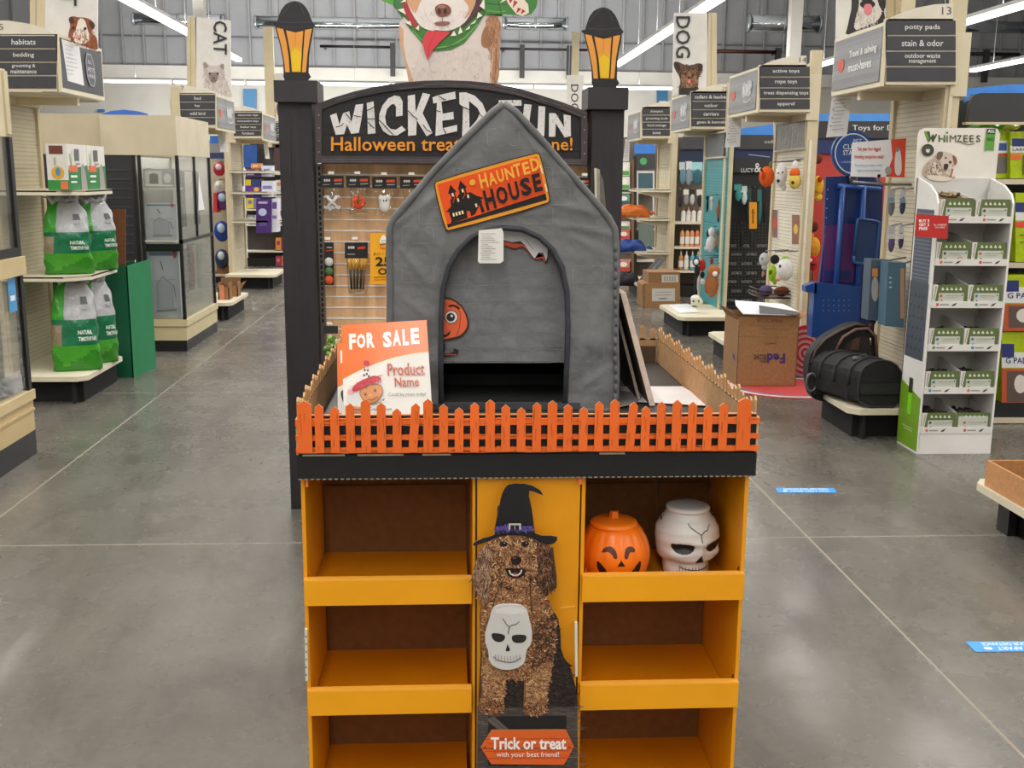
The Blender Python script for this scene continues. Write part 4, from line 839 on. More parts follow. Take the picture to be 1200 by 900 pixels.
c.poly(smooth(f([(435, 200), (500, 205), (560, 208), (600, 190), (545, 235), (470, 240)]), 1), '5a3030')
c.poly(f([(400, 212), (450, 205), (520, 212), (556, 212), (540, 235), (480, 290), (440, 340), (405, 400), (385, 340), (370, 285), (385, 240)]), 'd23a44'); c.line(f([(460, 215), (420, 300), (408, 380)]), .8, 'b02a36')
for P in ([(560, 242), (582, 205), (600, 238)], [(610, 232), (624, 178), (642, 215)], [(655, 205), (690, 170), (688, 192)], [(690, 165), (735, 130), (722, 155)], [(735, 125), (745, 80), (775, 105)], [(755, 40), (785, -10), (795, 70)], [(205, 65), (245, 55), (262, 100)], [(225, 15), (260, -10), (262, 12)], [(255, 150), (290, 140), (300, 175)], [(325, 190), (350, 165), (348, 205)]): c.poly(f(P), 'efe6da')
c.poly(f([(785, -60), (900, -60), (1100, -50), (1140, 0), (1135, 50), (1100, 95), (1060, 105), (905, 95), (790, 95)]), '3f7f38'); c.line(f([(800, 20), (860, 30), (940, 30)]), 1.3, '2c5c2c'); c.line(f([(800, 70), (870, 80), (930, 75)]), 1.3, '64a34c'); c.line(f([(880, 5), (900, 90)]), 1, '2c5c2c')
c.poly(f([(890, 20), (935, 0), (950, 30), (1000, 95), (1045, 108), (1085, 85), (1080, 30), (1040, -20), (1000, -40), (940, -40)]), 'e6d9c8')
for P in ([(940, -20), (980, -10), (960, 25)], [(985, 0), (1010, 15), (975, 55)], [(1010, 50), (1035, 60), (1000, 90)], [(1040, 60), (1062, 75), (1030, 95)]): c.poly(f(P), 'b52a34')
c.poly(f([(60, -60), (170, -70), (180, 40), (100, 5)]), '5a9a44')
T.part('topper_print', m, 'print', dc)
m = MB()
for x in (-.12, .12): m.box(x-.02, x+.02, Yd+.008, Yd+.03, 1.9, 2.3, 'b9a07a')
T.part('topper_brace', m, 'card', dc)
T.done()

# goods hanging on the slatwall
def hook(T, x, z, Y=5.117, L_=.12):
    T.part('hook', MB().tube([(x, Y, z+.012), (x, Y-.01, z+.014), (x, Y-L_, z+.010), (x, Y-L_-.004, z+.018)], .0022, 'b9b9bb', 6), 'chrome')
    T.part('label_holder', MB().box(x-.013, x+.013, Y-L_-.006, Y-L_-.004, z+.012, z+.024, 'e9e6e0'), 'satin')
def blob(m, c, rx, rz, col, jag=.12, n=14):
    m.grid(lambda a, v: Vector((c[0]+rx*math.sin(math.pi*(v*.98+.01))*math.cos(2*math.pi*a)*(1+jag*math.sin(a*31+v*17)), c[1]+.012*math.sin(math.pi*(v*.98+.01))*math.sin(2*math.pi*a), c[2]-rz*math.cos(math.pi*(v*.98+.01)))), n, 9, col)
def treat_bag(px, w, y0, y1, hh, lab, kind, Y=5.02):
    T = Thing('treat_bag', lab, 'treat bag', 'halloween treat bags on the top hooks'); a, b_ = at(px-w/2, y0, Y), at(px+w/2, y0+hh, Y)
    T.part('header_card', MB().box(a.x, b_.x, Y-.002, Y, b_.z, a.z, '191819'), 'satin')
    m = MB(); c = Cv.Y(m, Y-.0025, .0003)
    for q in range(3): c.ell(px-w*.3+q*2.6, y0+hh*.38, 1.3, 1.7, 'c9c5c0', 8)
    c.line([(px-w*.38, y0+hh*.75), (px-w*.1, y0+hh*.72)], 1, '8a8784'); c.line([(px+w*.08, y0+hh*.38), (px+w*.42, y0+hh*.36)], 3, 'd24a1e'); c.line([(px+w*.1, y0+hh*.68), (px+w*.42, y0+hh*.66)], 1, 'a8a5a0')
    T.part('header_print', m, 'print')
    ca, cb = at(px-w*.38, y0+hh, Y), at(px+w*.38, y1, Y)
    cx, cz = (ca.x+cb.x)/2, (ca.z+cb.z)/2; rx, rz = (cb.x-ca.x)/2, (ca.z-cb.z)/2
    def bag(a, v):
        s_ = abs(math.sin(math.pi*v))**.4; wv = 1+.1*math.sin(a*40)*math.sin(v*20)
        return Vector((cx+rx*(.85+.2*math.sin(v*9))*math.cos(2*math.pi*a), Y+.004+.022*s_*math.sin(2*math.pi*a)*wv, cz+rz*(1-2*v)))
    T.part('clear_film', MB().grid(bag, 20, 12, 'ffffff'), 'glass')
    m = MB(); C = (cx, Y+.004, cz)
    if kind == 'bones':
        for s_ in (1, -1):
            m.tube([(cx-s_*.022, Y+.002, cz-.026), (cx+s_*.022, Y-.001, cz+.02)], .007, 'd5d5d6', 8)
            for e in (-1, 1):
                for d in (-1, 1): m.ball((cx+s_*e*.024+d*.006, Y+.002, cz+e*.024-.004), .008, .007, .008, 'd5d5d6', 8, 6)
        for _ in range(5): m.ball((cx+random.uniform(-.02, .02), Y+.006, cz-random.uniform(.01, .04)), .012, .006, .008, 'c2c2c6', 8, 6)
    elif kind == 'pumpkin': blob(m, (cx, Y+.003, cz-.004), .034, .032, 'd8481c'); m.tube([(cx-.02, Y-.010, cz), (cx+.02, Y-.010, cz+.012)], .002, '8a7a2a', 6); m.tube([(cx, Y-.010, cz-.01), (cx+.004, Y-.008, cz+.036)], .003, '3f5a24', 6)
    elif kind == 'ghost':
        blob(m, (cx, Y+.003, cz-.008), .026, .038, 'd9d8d4', .2); m.ball((cx+.016, Y, cz+.02), .013, .008, .016, 'd9d8d4', 8, 6); m.ball((cx-.016, Y, cz+.016), .013, .008, .016, 'd9d8d4', 8, 6)
        for e in (0, .012): m.ball((cx-.003+e, Y-.010, cz+.008), .003, .003, .005, '2a2a2a', 6, 5)
    else:
        for _ in range(7): m.ball((cx+random.uniform(-.018, .018), Y+.002, cz+random.uniform(-.03, .02)), .011, .008, .013, random.choice(['6a9a3a', 'd5d5d0', '8a5a2a']), 8, 6)
    T.part('treat', m, 'matte'); hook(T, (a.x+b_.x)/2, a.z-.004); T.done()
treat_bag(389, 28, 206, 252, 14, 'clear treat bag of white crossed bones, top row leftmost', 'bones')
treat_bag(419.5, 28, 206, 252, 14, 'clear treat bag with orange pumpkin treat, top row', 'pumpkin')
treat_bag(450.5, 29, 207, 253, 14, 'clear treat bag with white ghost treat, top row', 'ghost')
treat_bag(482.5, 28, 207, 254, 14, 'treat bag with green and white pieces, partly behind the left roof slope', 'mix')
treat_bag(513, 28, 207, 254, 14, 'treat bag almost hidden behind the left roof slope, only its card corner showing', 'mix')
treat_bag(684, 14, 208, 246, 13, 'treat bag at the right upright, beyond the right roof slope', 'mix')
T = Thing('toy_pack', 'narrow black card strip with stacked white and orange balls, left of the broom pack', 'toy pack'); Y = 5.05
T.part('card', MB().fbox(380, 284, 391, 334, Y, .002, '1b1a1c'), 'satin'); m = MB(); c = Cv.Y(m, Y-.0004, .0003); c.line([(383, 290), (389, 290)], 1.2, 'c9c5c0'); c.line([(382, 294), (390, 293)], 1.6, 'b03a1e'); T.part('print', m, 'print')
for y, cl in ((307, 'c9c7c3'), (318, '4a6a3a'), (328, 'd65420')): p = at(385.5, y, Y-.01); T.part('ball', MB().ball(p, .02, .014, .021, cl), 'matte')
p = at(385.5, 283, Y); hook(T, p.x, p.z); T.done()
T = Thing('toy_pack', 'bag of small yellow and black broom toys below the orange pumpkin treat', 'toy pack'); Y = 5.04
T.part('header_card', MB().fbox(404, 284, 431, 303, Y, .002, '19181a'), 'satin'); m = MB(); c = Cv.Y(m, Y-.0004, .0003)
for q in range(3): c.ell(409+q*2.6, 290, 1.3, 1.7, 'c9c5c0', 8)
c.line([(419, 291), (428, 290)], 3, 'c2461e'); c.line([(407, 298), (416, 298)], 1, 'a09c98'); T.part('header_print', m, 'print')
for x0, x1 in ((409, 412), (414, 415.5), (419, 418.5), (425, 422.5), (428, 426)):
    a, b_, d = at(x0, 303, Y-.01), at((x0+x1)/2, 316, Y-.01), at(x1, 339, Y-.01)
    T.part('broom_head', MB().tube([a, b_], [.011, .006], 'c9962a', 8), 'matte'); T.part('broom_stick', MB().tube([b_, d], .0055, '1e1a1a', 6), 'plastic')
a = at(406, 303, Y); b_ = at(429, 343, Y); T.part('clear_film', MB().grid(lambda u, v: Vector(((a.x+b_.x)/2+(b_.x-a.x)/2*(1-.12*v)*math.cos(2*math.pi*u), Y-.01+.02*math.sin(2*math.pi*u), a.z+(b_.z-a.z)*v)), 16, 8, 'ffffff'), 'glass')
p = at(417, 283, Y); hook(T, p.x, p.z); T.done()
T = Thing('promo_sign', 'yellow promotional card reading 25 off, left of the house', 'sign'); Y = 4.98
T.part('card', MB().fbox(434, 273, 474, 333, Y, .002, 'eda614'), 'satin'); m = MB(); c = Cv.Y(m, Y-.0004, .0004)
c.poly(smooth([(446, 278), (450, 274.5), (452, 278), (456, 281), (457, 286), (444, 286)]), 'f3ece0'); c.line([(445, 287), (457, 285)], 1.2, '6a4a1a'); c.line([(445, 290), (450, 291.5), (457, 289)], 2, 'e2641e'); c.text('BOOK', 447, 281, 454, 283, '8a5a1a'); c.text('SALE', 447, 284, 454, 285.6, '8a5a1a')
c.text('BUY 1 GET 1 AT', 438, 296, 470, 299, '7a3a10', 0); c.text('25%', 440, 301, 472, 312, '1e1a18', .03); c.text('OFF', 443, 314, 466, 322, '1e1a18', .02); c.line([(438, 325), (470, 324)], .8, '7a3a10'); c.line([(438, 328), (466, 327.5)], .6, '7a3a10')
T.part('print', m, 'print'); T.part('card_holder', MB().fbox(452, 269, 458, 273, Y+.002, .13, 'cfcfcf'), 'metal'); T.done()
T = Thing('toy_pack', 'bag of fuzzy green toys hanging low behind the left fence corner', 'toy pack'); Y = 5.03
T.part('header_card', MB().fbox(379, 382, 396, 391, Y, .002, '2a2a2c'), 'satin'); m = MB()
for _ in range(26): p = at(random.uniform(380, 396), random.uniform(394, 410), Y-random.uniform(0, .03)); m.ball(p, .012, .01, .009, random.choice(['6a9a3a', '8ab84e', 'b9c9a0', '4f7a2c']), 7, 5)
T.part('fuzz', m, 'plush'); m = MB()
for _ in range(16): p = at(random.uniform(381, 396), random.uniform(411, 430), Y-random.uniform(0, .03)); m.ball(p, .012, .01, .01, random.choice(['c9c4bc', 'a39a90', '8ab84e', 'd9d5cf']), 7, 5)
T.part('treat', m, 'matte'); p = at(387.5, 382, Y); hook(T, p.x, p.z); T.done()
# ---------------------------------------------------------------- gondola modules
def module(side, Y0, dep, cfg):
    """one aisle end: post, end panel, base deck, sign tower; X grows away from the main aisle"""
    s = side; xp, xd = cfg.get('xp', 2.93), cfg.get('xd', 2.45)
    T = Thing('gondola_end', cfg['label'], 'shelving')
    def B(x0, x1, y0, y1, z0, z1, c): a, b_ = sorted((s*x0, s*x1)); return MB().box(a, b_, y0, y1, z0, z1, c)
    T.part('post', B(xp-.02, xp+.07, Y0+.035, Y0+.085, 0, cfg.get('pz', 2.75), CREAM), 'steel_paint')
    m = MB()
    for k in range(9): z = .35+k*.22; a = s*(xp+.025); m.box(a-.008, a+.008, Y0+.032, Y0+.035, z, z+.004, '7d7461')
    T.part('post_marks', m, 'steel_paint', 0)
    T.part('post', B(xp-.02, xp+.07, Y0+dep-.05, Y0+dep, 0, cfg.get('pz', 2.75), CREAM), 'steel_paint')
    if 'pan' in cfg:
        n = 6; z1 = cfg.get('panz', 2.06)
        for k in range(n):
            za, zb = .2+(z1-.2)*k/n, .2+(z1-.2)*(k+1)/n
            p = T.part('end_panel', B(xp, xp+.02, Y0+.02, Y0+dep-.05, za, zb-.004, cfg['pan']), 'steel_paint')
            m = MB(); a = s*(xp-.001)
            zz = za+.02
            while zz < zb-.02: m.mesh([(a, Y0+.03, zz), (a, Y0+dep-.06, zz), (a, Y0+dep-.06, zz+.005), (a, Y0+.03, zz+.005)], [(0, 1, 2, 3)], cfg.get('panline', 'b3a78b')); zz += .03
            T.part('peg_rows', m, 'steel_paint', p)
    T.part('rear_core', B(xp+.03, 6.2, Y0+dep-.02, Y0+dep+.01, 0, cfg.get('runz', 2.05), BEIGE), 'steel_paint')
    if cfg.get('deck', True):
        y0, y1 = cfg.get('dy', (Y0-.1, Y0+dep-.05)); ch = .06
        pl = [Vector((s*x, y, .165)) for x, y in ((xd+ch, y0), (xp+.05, y0), (xp+.05, y1), (xd+ch, y1), (xd, y1-ch), (xd, y0+ch))]
        T.part('base_deck', MB().slab([pl], Vector((0, 0, .035)), 'd6ceb6'), 'steel_paint')
        T.part('kick_plate', B(xd+.06, xp+.05, y0+.12, y1-.02, 0, .163, '0d0d0e'), 'matte')
        T.part('kick_leg', B(xd+.1, xd+.12, y0+.05, y0+.12, 0, .163, '151516'), 'matte')
    for z, w0 in cfg.get('shelves', ()):
        y0, y1 = Y0-.0, Y0+dep-.05; ch = .1
        pl = [Vector((s*x, y, z-.012)) for x, y in ((xd+.14, y0), (xp, y0), (xp, y1), (xd+.14, y1), (xd+w0, y1-ch), (xd+w0, y0+ch+.06))]
        sh = T.part('shelf', MB().slab([pl], Vector((0, 0, .012)), 'd0c6ad'), 'steel_paint')
        e = [Vector((s*x, y, z-.034)) for x, y in ((xp, y0), (xd+.14, y0), (xd+w0, y0+ch+.06), (xd+w0, y1-ch), (xd+.14, y1))]
        m = MB()
        for a, b_ in zip(e, e[1:]): m.mesh([a, b_, b_+Vector((0, 0, .032)), a+Vector((0, 0, .032))], [(0, 1, 2, 3)], 'd9d1bb')
        T.part('price_rail', m, 'steel_paint', sh)
        if cfg.get('bracket'): T.part('shelf_bracket', MB().slab([[Vector((s*x, y0+.11, zz)) for x, zz in ((xp, z-.013), (xd+.02, z-.013), (xd+.02, z-.05), (xp, z-.15))]], Vector((0, .01, 0)), 'cfc6b0'), 'steel_paint', sh)
    T.done()
def aisle_sign(side, Y0, dep, box, gray, num, words, lab, gray_fn, arch, strip_n=4, frame='d9cfb4', X=None):
    """hanging sign: category strips facing the camera, photo panel on the aisle end"""
    T = Thing('aisle_sign', lab, 'sign'); s = side; x0, y0, x1, y1 = box
    m = MB(); m.prism([(x0-1, y1+2), (x1+1, y1+2), (x1+1, y0-2), (x0-1, y0-2)], Y0, .03, frame); bd = T.part('sign_box', m, 'steel_paint')
    T.part('arch_top', MB().prism(arch, Y0, .02, 'ded6c4'), 'satin')
    h = (y1-y0)/strip_n
    for k in range(strip_n):
        ya, yb = y0+k*h, y0+(k+1)*h-h*.1; t = T.part('category_strip', MB().prism([(x0, yb), (x1, yb), (x1, ya), (x0, ya)], Y0-.006, .006, '3b3b40'), 'satin')
        if k < len(words) and words[k]:
            w = words[k]; m = MB(); c = Cv.Y(m, Y0-.0065, .0006); lines = w.split('|'); cx = (x0+x1)/2+.02*(x1-x0)
            for i, ln in enumerate(lines):
                th = (yb-ya)*(.46 if len(lines) == 1 else .36); hw = min((x1-x0)*.45, len(ln)*th*.27); cy = (ya+yb)/2 if len(lines) == 1 else ya+(yb-ya)*(.28+.44*i)
                c.text(ln, cx-hw, cy-th/2, cx+hw, cy+th/2, 'dcdad8', .01)
            T.part('lettering', m, 'print', t)
    if num: m = MB(); c = Cv.Y(m, Y0-.001, .0006); c.text(num[0], *num[1], '5a5652'); T.part('number', m, 'print')
    # the end panel, running away from the camera
    ends = at(gray[0] if s > 0 else gray[0], y0, Y0); X = ends.x
    P = [at(gray[0], gray[1], Y0), at(gray[0], gray[2], Y0)]; Xg = P[0].x; Yf = Y0+dep
    zt, zb = P[0].z, P[1].z; sx = -1 if s > 0 else 1
    m = MB().box(min(Xg, Xg-sx*.02), max(Xg, Xg-sx*.02), Y0, Yf, zb-.02, zt+.02, frame); T.part('end_frame', m, 'steel_paint')
    m = MB(); xs = Xg+sx*.001
    q = [(xs, Yf-.02, zt-.0), (xs, Y0+.02, zt-.0), (xs, Y0+.02, zb+.01), (xs, Yf-.02, zb+.01)] if s > 0 else [(xs, Y0+.02, zt), (xs, Yf-.02, zt), (xs, Yf-.02, zb+.01), (xs, Y0+.02, zb+.01)]
    c = Cv(m, lambda u, v, l: Vector((xs+sx*l*.0006, q[0][1]+(q[1][1]-q[0][1])*u/100, q[0][2]+(q[3][2]-q[0][2])*v/100))); gray_fn(c); T.part('end_print', m, 'print')
    a = at(x0, y1+2, Y0); b_ = at(x1, y1+2, Y0)
    T.part('sign_shelf', MB().box(min(a.x, b_.x), max(a.x, b_.x)+(.0), Y0+.03, Yf, a.z-.01, a.z+.0, 'c9bfa4'), 'steel_paint')
    T.part('sign_arm', MB().box(min(a.x, b_.x), max(a.x, b_.x)+.0, Y0+.4, Y0+.45, a.z-.06, a.z-.01, 'cfc4a8'), 'steel_paint')
    xq = max(abs(a.x), abs(b_.x))
    T.part('sign_back', MB().box(*sorted((s*(xq-.02), s*(xq+.08))), Y0+.02, Yf, a.z-.06, a.z+.3, 'd2c7ab'), 'steel_paint')
    T.done()
def gray_a(txt=None, top='8a8a8c', bot='6f6f72', red=True):
    def f(c):
        for k in range(10): t = k/9; c.poly([(0, k*10), (100, k*10), (100, k*10+10), (0, k*10+10)], jit(('7f7f82', '88888b', '929294', '8c8c8e')[k % 4], .03))
        if red: c.ell(18, 52, 7, 14, 'd2573e')
        if txt:
            for i, w in enumerate(txt): c.text(w, 36, 28+i*24, 92 if i == 0 else 84, 46+i*24, 'eceae8', .02)
        else:
            c.poly(smooth([(52, 30), (60, 22), (66, 34), (74, 20), (84, 24), (88, 40), (80, 46), (86, 58), (74, 64), (62, 60), (56, 66), (50, 50)], 1), 'b4b4b7'); c.line([(56, 34), (60, 56)], 3, 'e0e0e2'); c.line([(66, 30), (70, 58), (78, 32)], 3, 'e0e0e2'); c.line([(56, 72), (70, 78), (84, 72)], 3, 'd2d2d4')
    return f
def note(T_lab, q, X=None, Y=None):       # sheet hanging under a sign
    m = MB(); P = [atx(x, y, X) for x, y in q] if X else [at(x, y, Y) for x, y in q]
    m.slab([P], Vector((0.002 if X is None else 0, .002, 0)), 'e9e9ea'); T = Thing('hanging_note', T_lab, 'paper'); T.part('sheet', m, 'satin')
    m = MB(); c = Cv.quad(m, [P[0], P[1], P[2], P[3]], 100, 100, .0008); c.line([(12, 10), (88, 12)], 3, '9a9aa0')
    for k in range(9): c.line([(18, 20+k*8), (random.uniform(60, 88), 20+k*8)], 1.6, 'b4b4ba')
    for k in range(4): c.ell(13, 22+k*18, 3, 2, '6a6a70', 8)
    T.part('print', m, 'print'); T.part('clip', MB().ball(P[0].lerp(P[1], .5)+Vector((0, 0, .004)), .008, .006, .01, 'c9c9c9', 8, 5), 'metal'); T.done()
def banner(lab, q, pole, Y, draw, txt=None, tx=None, pz=None):
    T = Thing('animal_banner', lab, 'banner'); T.part('panel', MB().prism(q, Y, .02, 'dcd9d4'), 'satin'); m = MB(); c = Cv.Y(m, Y, .001); draw(c)
    if txt: c.text(txt, 0, 0, 0, 0, '2f2f33', .012, q=tx)
    T.part('print', m, 'print')
    b_ = at(pole[0], pole[3], Y+.03); T.part('pole', MB().fbox(*pole, Y+.0, .08, CREAM), 'steel_paint'); T.part('pole_groove', MB().fbox(pole[0]+(pole[2]-pole[0])*.35, pole[1], pole[0]+(pole[2]-pole[0])*.45, pole[3], Y-.001, .001, 'b3a683'), 'steel_paint'); T.done()

# right side, nearest first
module(1, 6.3, .82, dict(label='cream shelving end of aisle 13 with perforated end panel and low base deck', pan='d3cab2', dy=(6.26, 6.95), xp=2.93, pz=2.9, panz=2.09))
module(1, 8.75, .95, dict(label='cream shelving end of aisle 14 with white pegboard end, halloween plush hanging', pan='e2dccb', dy=(8.62, 9.58), xp=2.93, xd=2.35, pz=2.6, panz=1.9))
module(1, 11.15, 1.0, dict(label='cream shelving end of aisle 15 with teal mesh end panel', pan='2f8f96', panline='1f6f78', dy=(10.55, 11.65), xp=2.87, xd=2.3, pz=2.55, panz=2.0))
module(1, 14.0, .95, dict(label='cream shelving end of aisle 16 with four deep shelves', pan='cfc5ab', xp=2.88, xd=2.45, pz=2.6, shelves=((.61, 0), (1.05, 0), (1.42, 0)), bracket=1))
aisle_sign(1, 6.3, .82, (1039, 24, 1120, 97), (1037, 30, 97), ('13', (1104, 8, 1115, 17)), ['potty pads', 'stain & odor', 'outdoor waste|management'], 'grey sign 13 listing potty pads, stain and odor, outdoor waste management', gray_a(['Travel & calming', 'must-haves']), [(1038, 24), (1052, 17), (1074, 9), (1096, 5), (1117, 4), (1117, 24)])
aisle_sign(1, 8.75, .9, (891, 78, 949, 129), (889, 81, 129), ('14', (937, 67, 945, 73)), ['active toys', 'rope toys', 'treat dispensing toys', 'apparel'], 'grey sign 14 listing active toys, rope toys, treat dispensing toys, apparel', gray_a(), [(890, 78), (905, 71), (925, 66), (945, 65), (945, 78)])
aisle_sign(1, 11.5, 1.0, (811, 109, 854, 149), (810, 110, 150), ('15', (847, 102, 852, 107)), ['collars & leashes', 'outdoor', 'carriers', 'gates & kennels'], 'grey sign 15 listing collars and leashes, outdoor, carriers, gates and kennels', gray_a(), [(810, 109), (822, 103), (840, 99), (853, 98), (853, 109)])
aisle_sign(1, 14.0, 1.0, (753, 127, 785, 160), (751, 131, 162), None, ['shampoos', 'grooming tools', 'food storage', 'bowls'], 'small grey sign 16 listing shampoos, grooming tools, food storage, bowls', gray_a(), [(752, 127), (764, 122), (778, 119), (785, 119), (785, 127)])
note('white list sheet hanging below the travel and calming sign', [(976, 107), (999, 105), (992, 159), (968, 161)], Y=7.1)
note('white list sheet hanging below the sign for active toys', [(854, 134), (869, 132), (867, 172), (849, 173)], Y=9.6)
note('narrow white sheet hanging below the left edge of small sign 16', [(733, 163), (738, 163), (737, 189), (730, 189)], Y=15)
def yorkie(c):
    o, k = (700, 0), .2222; f = lambda P: crop(o, k, P)
    c.poly(smooth(f([(400, 330), (420, 322), (455, 340), (480, 345), (510, 340), (530, 332), (558, 338), (555, 370), (535, 400), (532, 440), (528, 500), (430, 500), (428, 470), (440, 440), (432, 400), (408, 365)]), 1), '5a4030'); c.poly(smooth(f([(445, 380), (485, 365), (525, 380), (530, 430), (510, 462), (480, 470), (450, 460), (438, 430)]), 1), 'a8764e')
    c.flecks(f([(445, 350), (525, 350), (530, 450), (440, 450)]), 120, 3, .6, ['7a5238', 'c09468', '3f2c22', '8f6848'], 1.5, 2); c.flecks(f([(402, 335), (556, 342), (545, 400), (528, 495), (432, 495), (440, 400)]), 160, 4, .8, ['4a3428', '6a4c38', '8a6244', '2f2420'], 1.5, 2.4); c.poly(smooth(f([(405, 330), (430, 330), (440, 370), (418, 368)]), 1), '2f2622'); c.poly(smooth(f([(530, 335), (556, 342), (550, 372), (532, 375)]), 1), '2f2622')
    for x in (466, 504): c.ell(*f([(x, 392)])[0], 1.1, 1.1, '140f0e', 8)
    c.ell(*f([(484, 410)])[0], 1.8, 1.3, '140f0e', 8); c.ell(*f([(484, 428)])[0], 2, 2.6, 'd97a78', 8); c.poly(f([(428, 500), (445, 465), (530, 460), (528, 500)]), '2a2624')
banner('white dog banner with a small terrier, right of the right lantern', [(788, 112), (828, 104), (830, 15), (790, 15)], (829, 15, 840, 102), 11.6, yorkie, 'DOG', [(809, 19), (809, 68), (792, 68), (792, 19)])
def collie(c):
    o, k = (940, 0), .2222; f = lambda P: crop(o, k, P)
    c.poly(smooth(f([(258, -60), (440, -60), (442, 40), (430, 50), (440, 110), (400, 130), (300, 160), (225, 190), (240, 140), (250, 90), (262, 40)]), 1), '2a2626'); c.poly(smooth(f([(300, -60), (390, -60), (400, 20), (425, 60), (400, 110), (330, 140), (270, 165), (285, 80), (300, 40)]), 1), 'ddd6d2')
    c.flecks(f([(290, 30), (410, 40), (390, 120), (280, 150)]), 90, 6, .8, ['c9c0ba', 'eee9e6', 'b3a8a2'], 1.5, 1); c.ell(*f([(345, 22)])[0], 9, 5, '1a1616'); c.poly(smooth(f([(325, 20), (370, 20), (368, 70), (345, 84), (328, 65)]), 1), 'de7f88'); c.ell(*f([(343, -12)])[0], 8, 5, '191414')
    for x in (300, 390): c.ell(*f([(x, -45)])[0], 3, 3, '100c0c')
banner('white banner with a black and white collie above sign 13', [(980, 52), (1038, 26), (1040, -60), (982, -60)], (1040, -70, 1062, 22), 7.2, collie)
T = Thing('far_dog_banner', 'small far white banner lettered dog, left of the right lantern cap', 'banner'); T.part('panel', MB().prism([(664, 150), (684, 150), (684, 88), (664, 88)], 26, .05, 'd9d6ce'), 'satin'); m = MB(); Cv.Y(m, 26, .002).text('DOG', 0, 0, 0, 0, '3a3a40', .01, q=[(678, 99), (678, 130), (669, 130), (669, 99)]); T.part('lettering', m, 'print')
p = at(674, 100, 26.06); T.part('pole', MB().box(p.x-.08, p.x+.08, 26.06, 26.2, 0, 4.9, CREAM), 'steel_paint'); T.done()

# product makers --------------------------------------------------------------
def face_rects(c, x0, y0, x1, y1, bits):
    for b_ in bits:
        k = b_[0]; a = (x0+(x1-x0)*b_[1], y0+(y1-y0)*b_[2], x0+(x1-x0)*b_[3], y0+(y1-y0)*b_[4])
        if k == 'r': c.rect(*a, b_[5])
        elif k == 'e': c.ell((a[0]+a[2])/2, (a[1]+a[3])/2, (a[2]-a[0])/2, (a[3]-a[1])/2, b_[5], 14)
        elif k == 't': c.text(b_[6], *a, b_[5], .015)
        elif k == 'l': c.line([(a[0], a[1]), (a[2], a[3])], b_[6] if len(b_) > 6 else .8, b_[5])
def product(name, lab, cat, q, Y, dep, col, bits=(), m_='satin', group=None, top=None):
    T = Thing(name, lab, cat, group); x0, y0, x1, y1 = q
    T.part('carton' if 'box' in name or 'carton' in name else 'body', MB().fbox(x0, y0, x1, y1, Y, dep, col), m_)
    if bits: m = MB(); face_rects(Cv.Y(m, Y-.0006, .0008), x0, y0, x1, y1, bits); T.part('label_print', m, 'print')
    if top: T.part('flap', MB().fbox(x0, y0-1, x1, y0, Y, dep, top), m_)
    return T
def bottle(px, y0, y1, w, Y, col, cap, lab, grp, labcol='f2efe9'):
    T = Thing('bottle', lab, 'bottle', grp); a = at(px, y1, Y); b_ = at(px, y0, Y); h = b_.z-a.z; r = w/FPX*Y/2
    T.part('body', MB().rev([(.001, 0), (r, 0), (r*1.02, h*.06), (r, h*.62), (r*.9, h*.70), (r*.4, h*.78), (r*.35, h*.80)], (a.x, Y+r, a.z), 14, col), 'plastic')
    T.part('cap', MB().rev([(r*.42, h*.79), (r*.42, h*.86), (r*.25, h*.88), (r*.22, h)], (a.x, Y+r, a.z), 10, cap), 'plastic')
    m = MB(); m.grid(lambda u, v: Vector((a.x+(r*1.03)*math.cos(math.pi+math.pi*u), Y+r+r*1.03*math.sin(math.pi+math.pi*u), a.z+h*(.14+.34*v))), 8, 1, labcol, closed=False); T.part('label', m, 'satin')
    T.done()
def shelfboard(x0, x1, py, Y0, Y1, lab):
    a, b_ = at(x0, py, Y0), at(x1, py, Y0); T = Thing('shelf_board', lab, 'shelf'); T.part('board', MB().box(a.x, b_.x, Y0, Y1, a.z-.02, a.z, 'cfc6ae'), 'steel_paint'); T.part('price_rail', MB().box(a.x, b_.x, Y0-.008, Y0, a.z-.035, a.z+.004, 'e2dcc9'), 'steel_paint'); T.done(); return a.z

# --- long white lights done; aisle face between end 16 and end 15: bottles
T = Thing('aisle_shelving', 'cream shelving bay of bottles between the aisle 16 post and the teal panel', 'shelving'); Y = 14.1
a, b_ = at(793, 200, Y), at(845, 200, Y)
T.part('back_panel', MB().box(a.x, b_.x+.6, Y+.3, Y+.33, 0, 2.1, '5b5046'), 'steel_paint'); T.part('header_panel', MB().fbox(800, 160, 826, 175, Y-.02, .02, '3d3d42'), 'satin'); T.part('header_panel', MB().fbox(796, 175, 826, 190, Y+.02, .02, '1c2a4a'), 'satin')
for n, (py) in enumerate((260, 289, 317)):
    q = at(793, py, Y); T.part('shelf', MB().box(a.x, b_.x+.5, Y, Y+.3, q.z-.03, q.z, 'e0d9c6'), 'steel_paint')
T.part('kick_plate', MB().box(a.x, b_.x+.5, Y+.05, Y+.3, 0, .15, '1d1d1f'), 'satin'); T.part('blue_back', MB().fbox(797, 190, 825, 212, Y+.28, .01, '6d8fa5'), 'satin'); T.done()
cols = ['e9e2e0', 'f0ece8', 'ded6d2', 'e6dfdc']
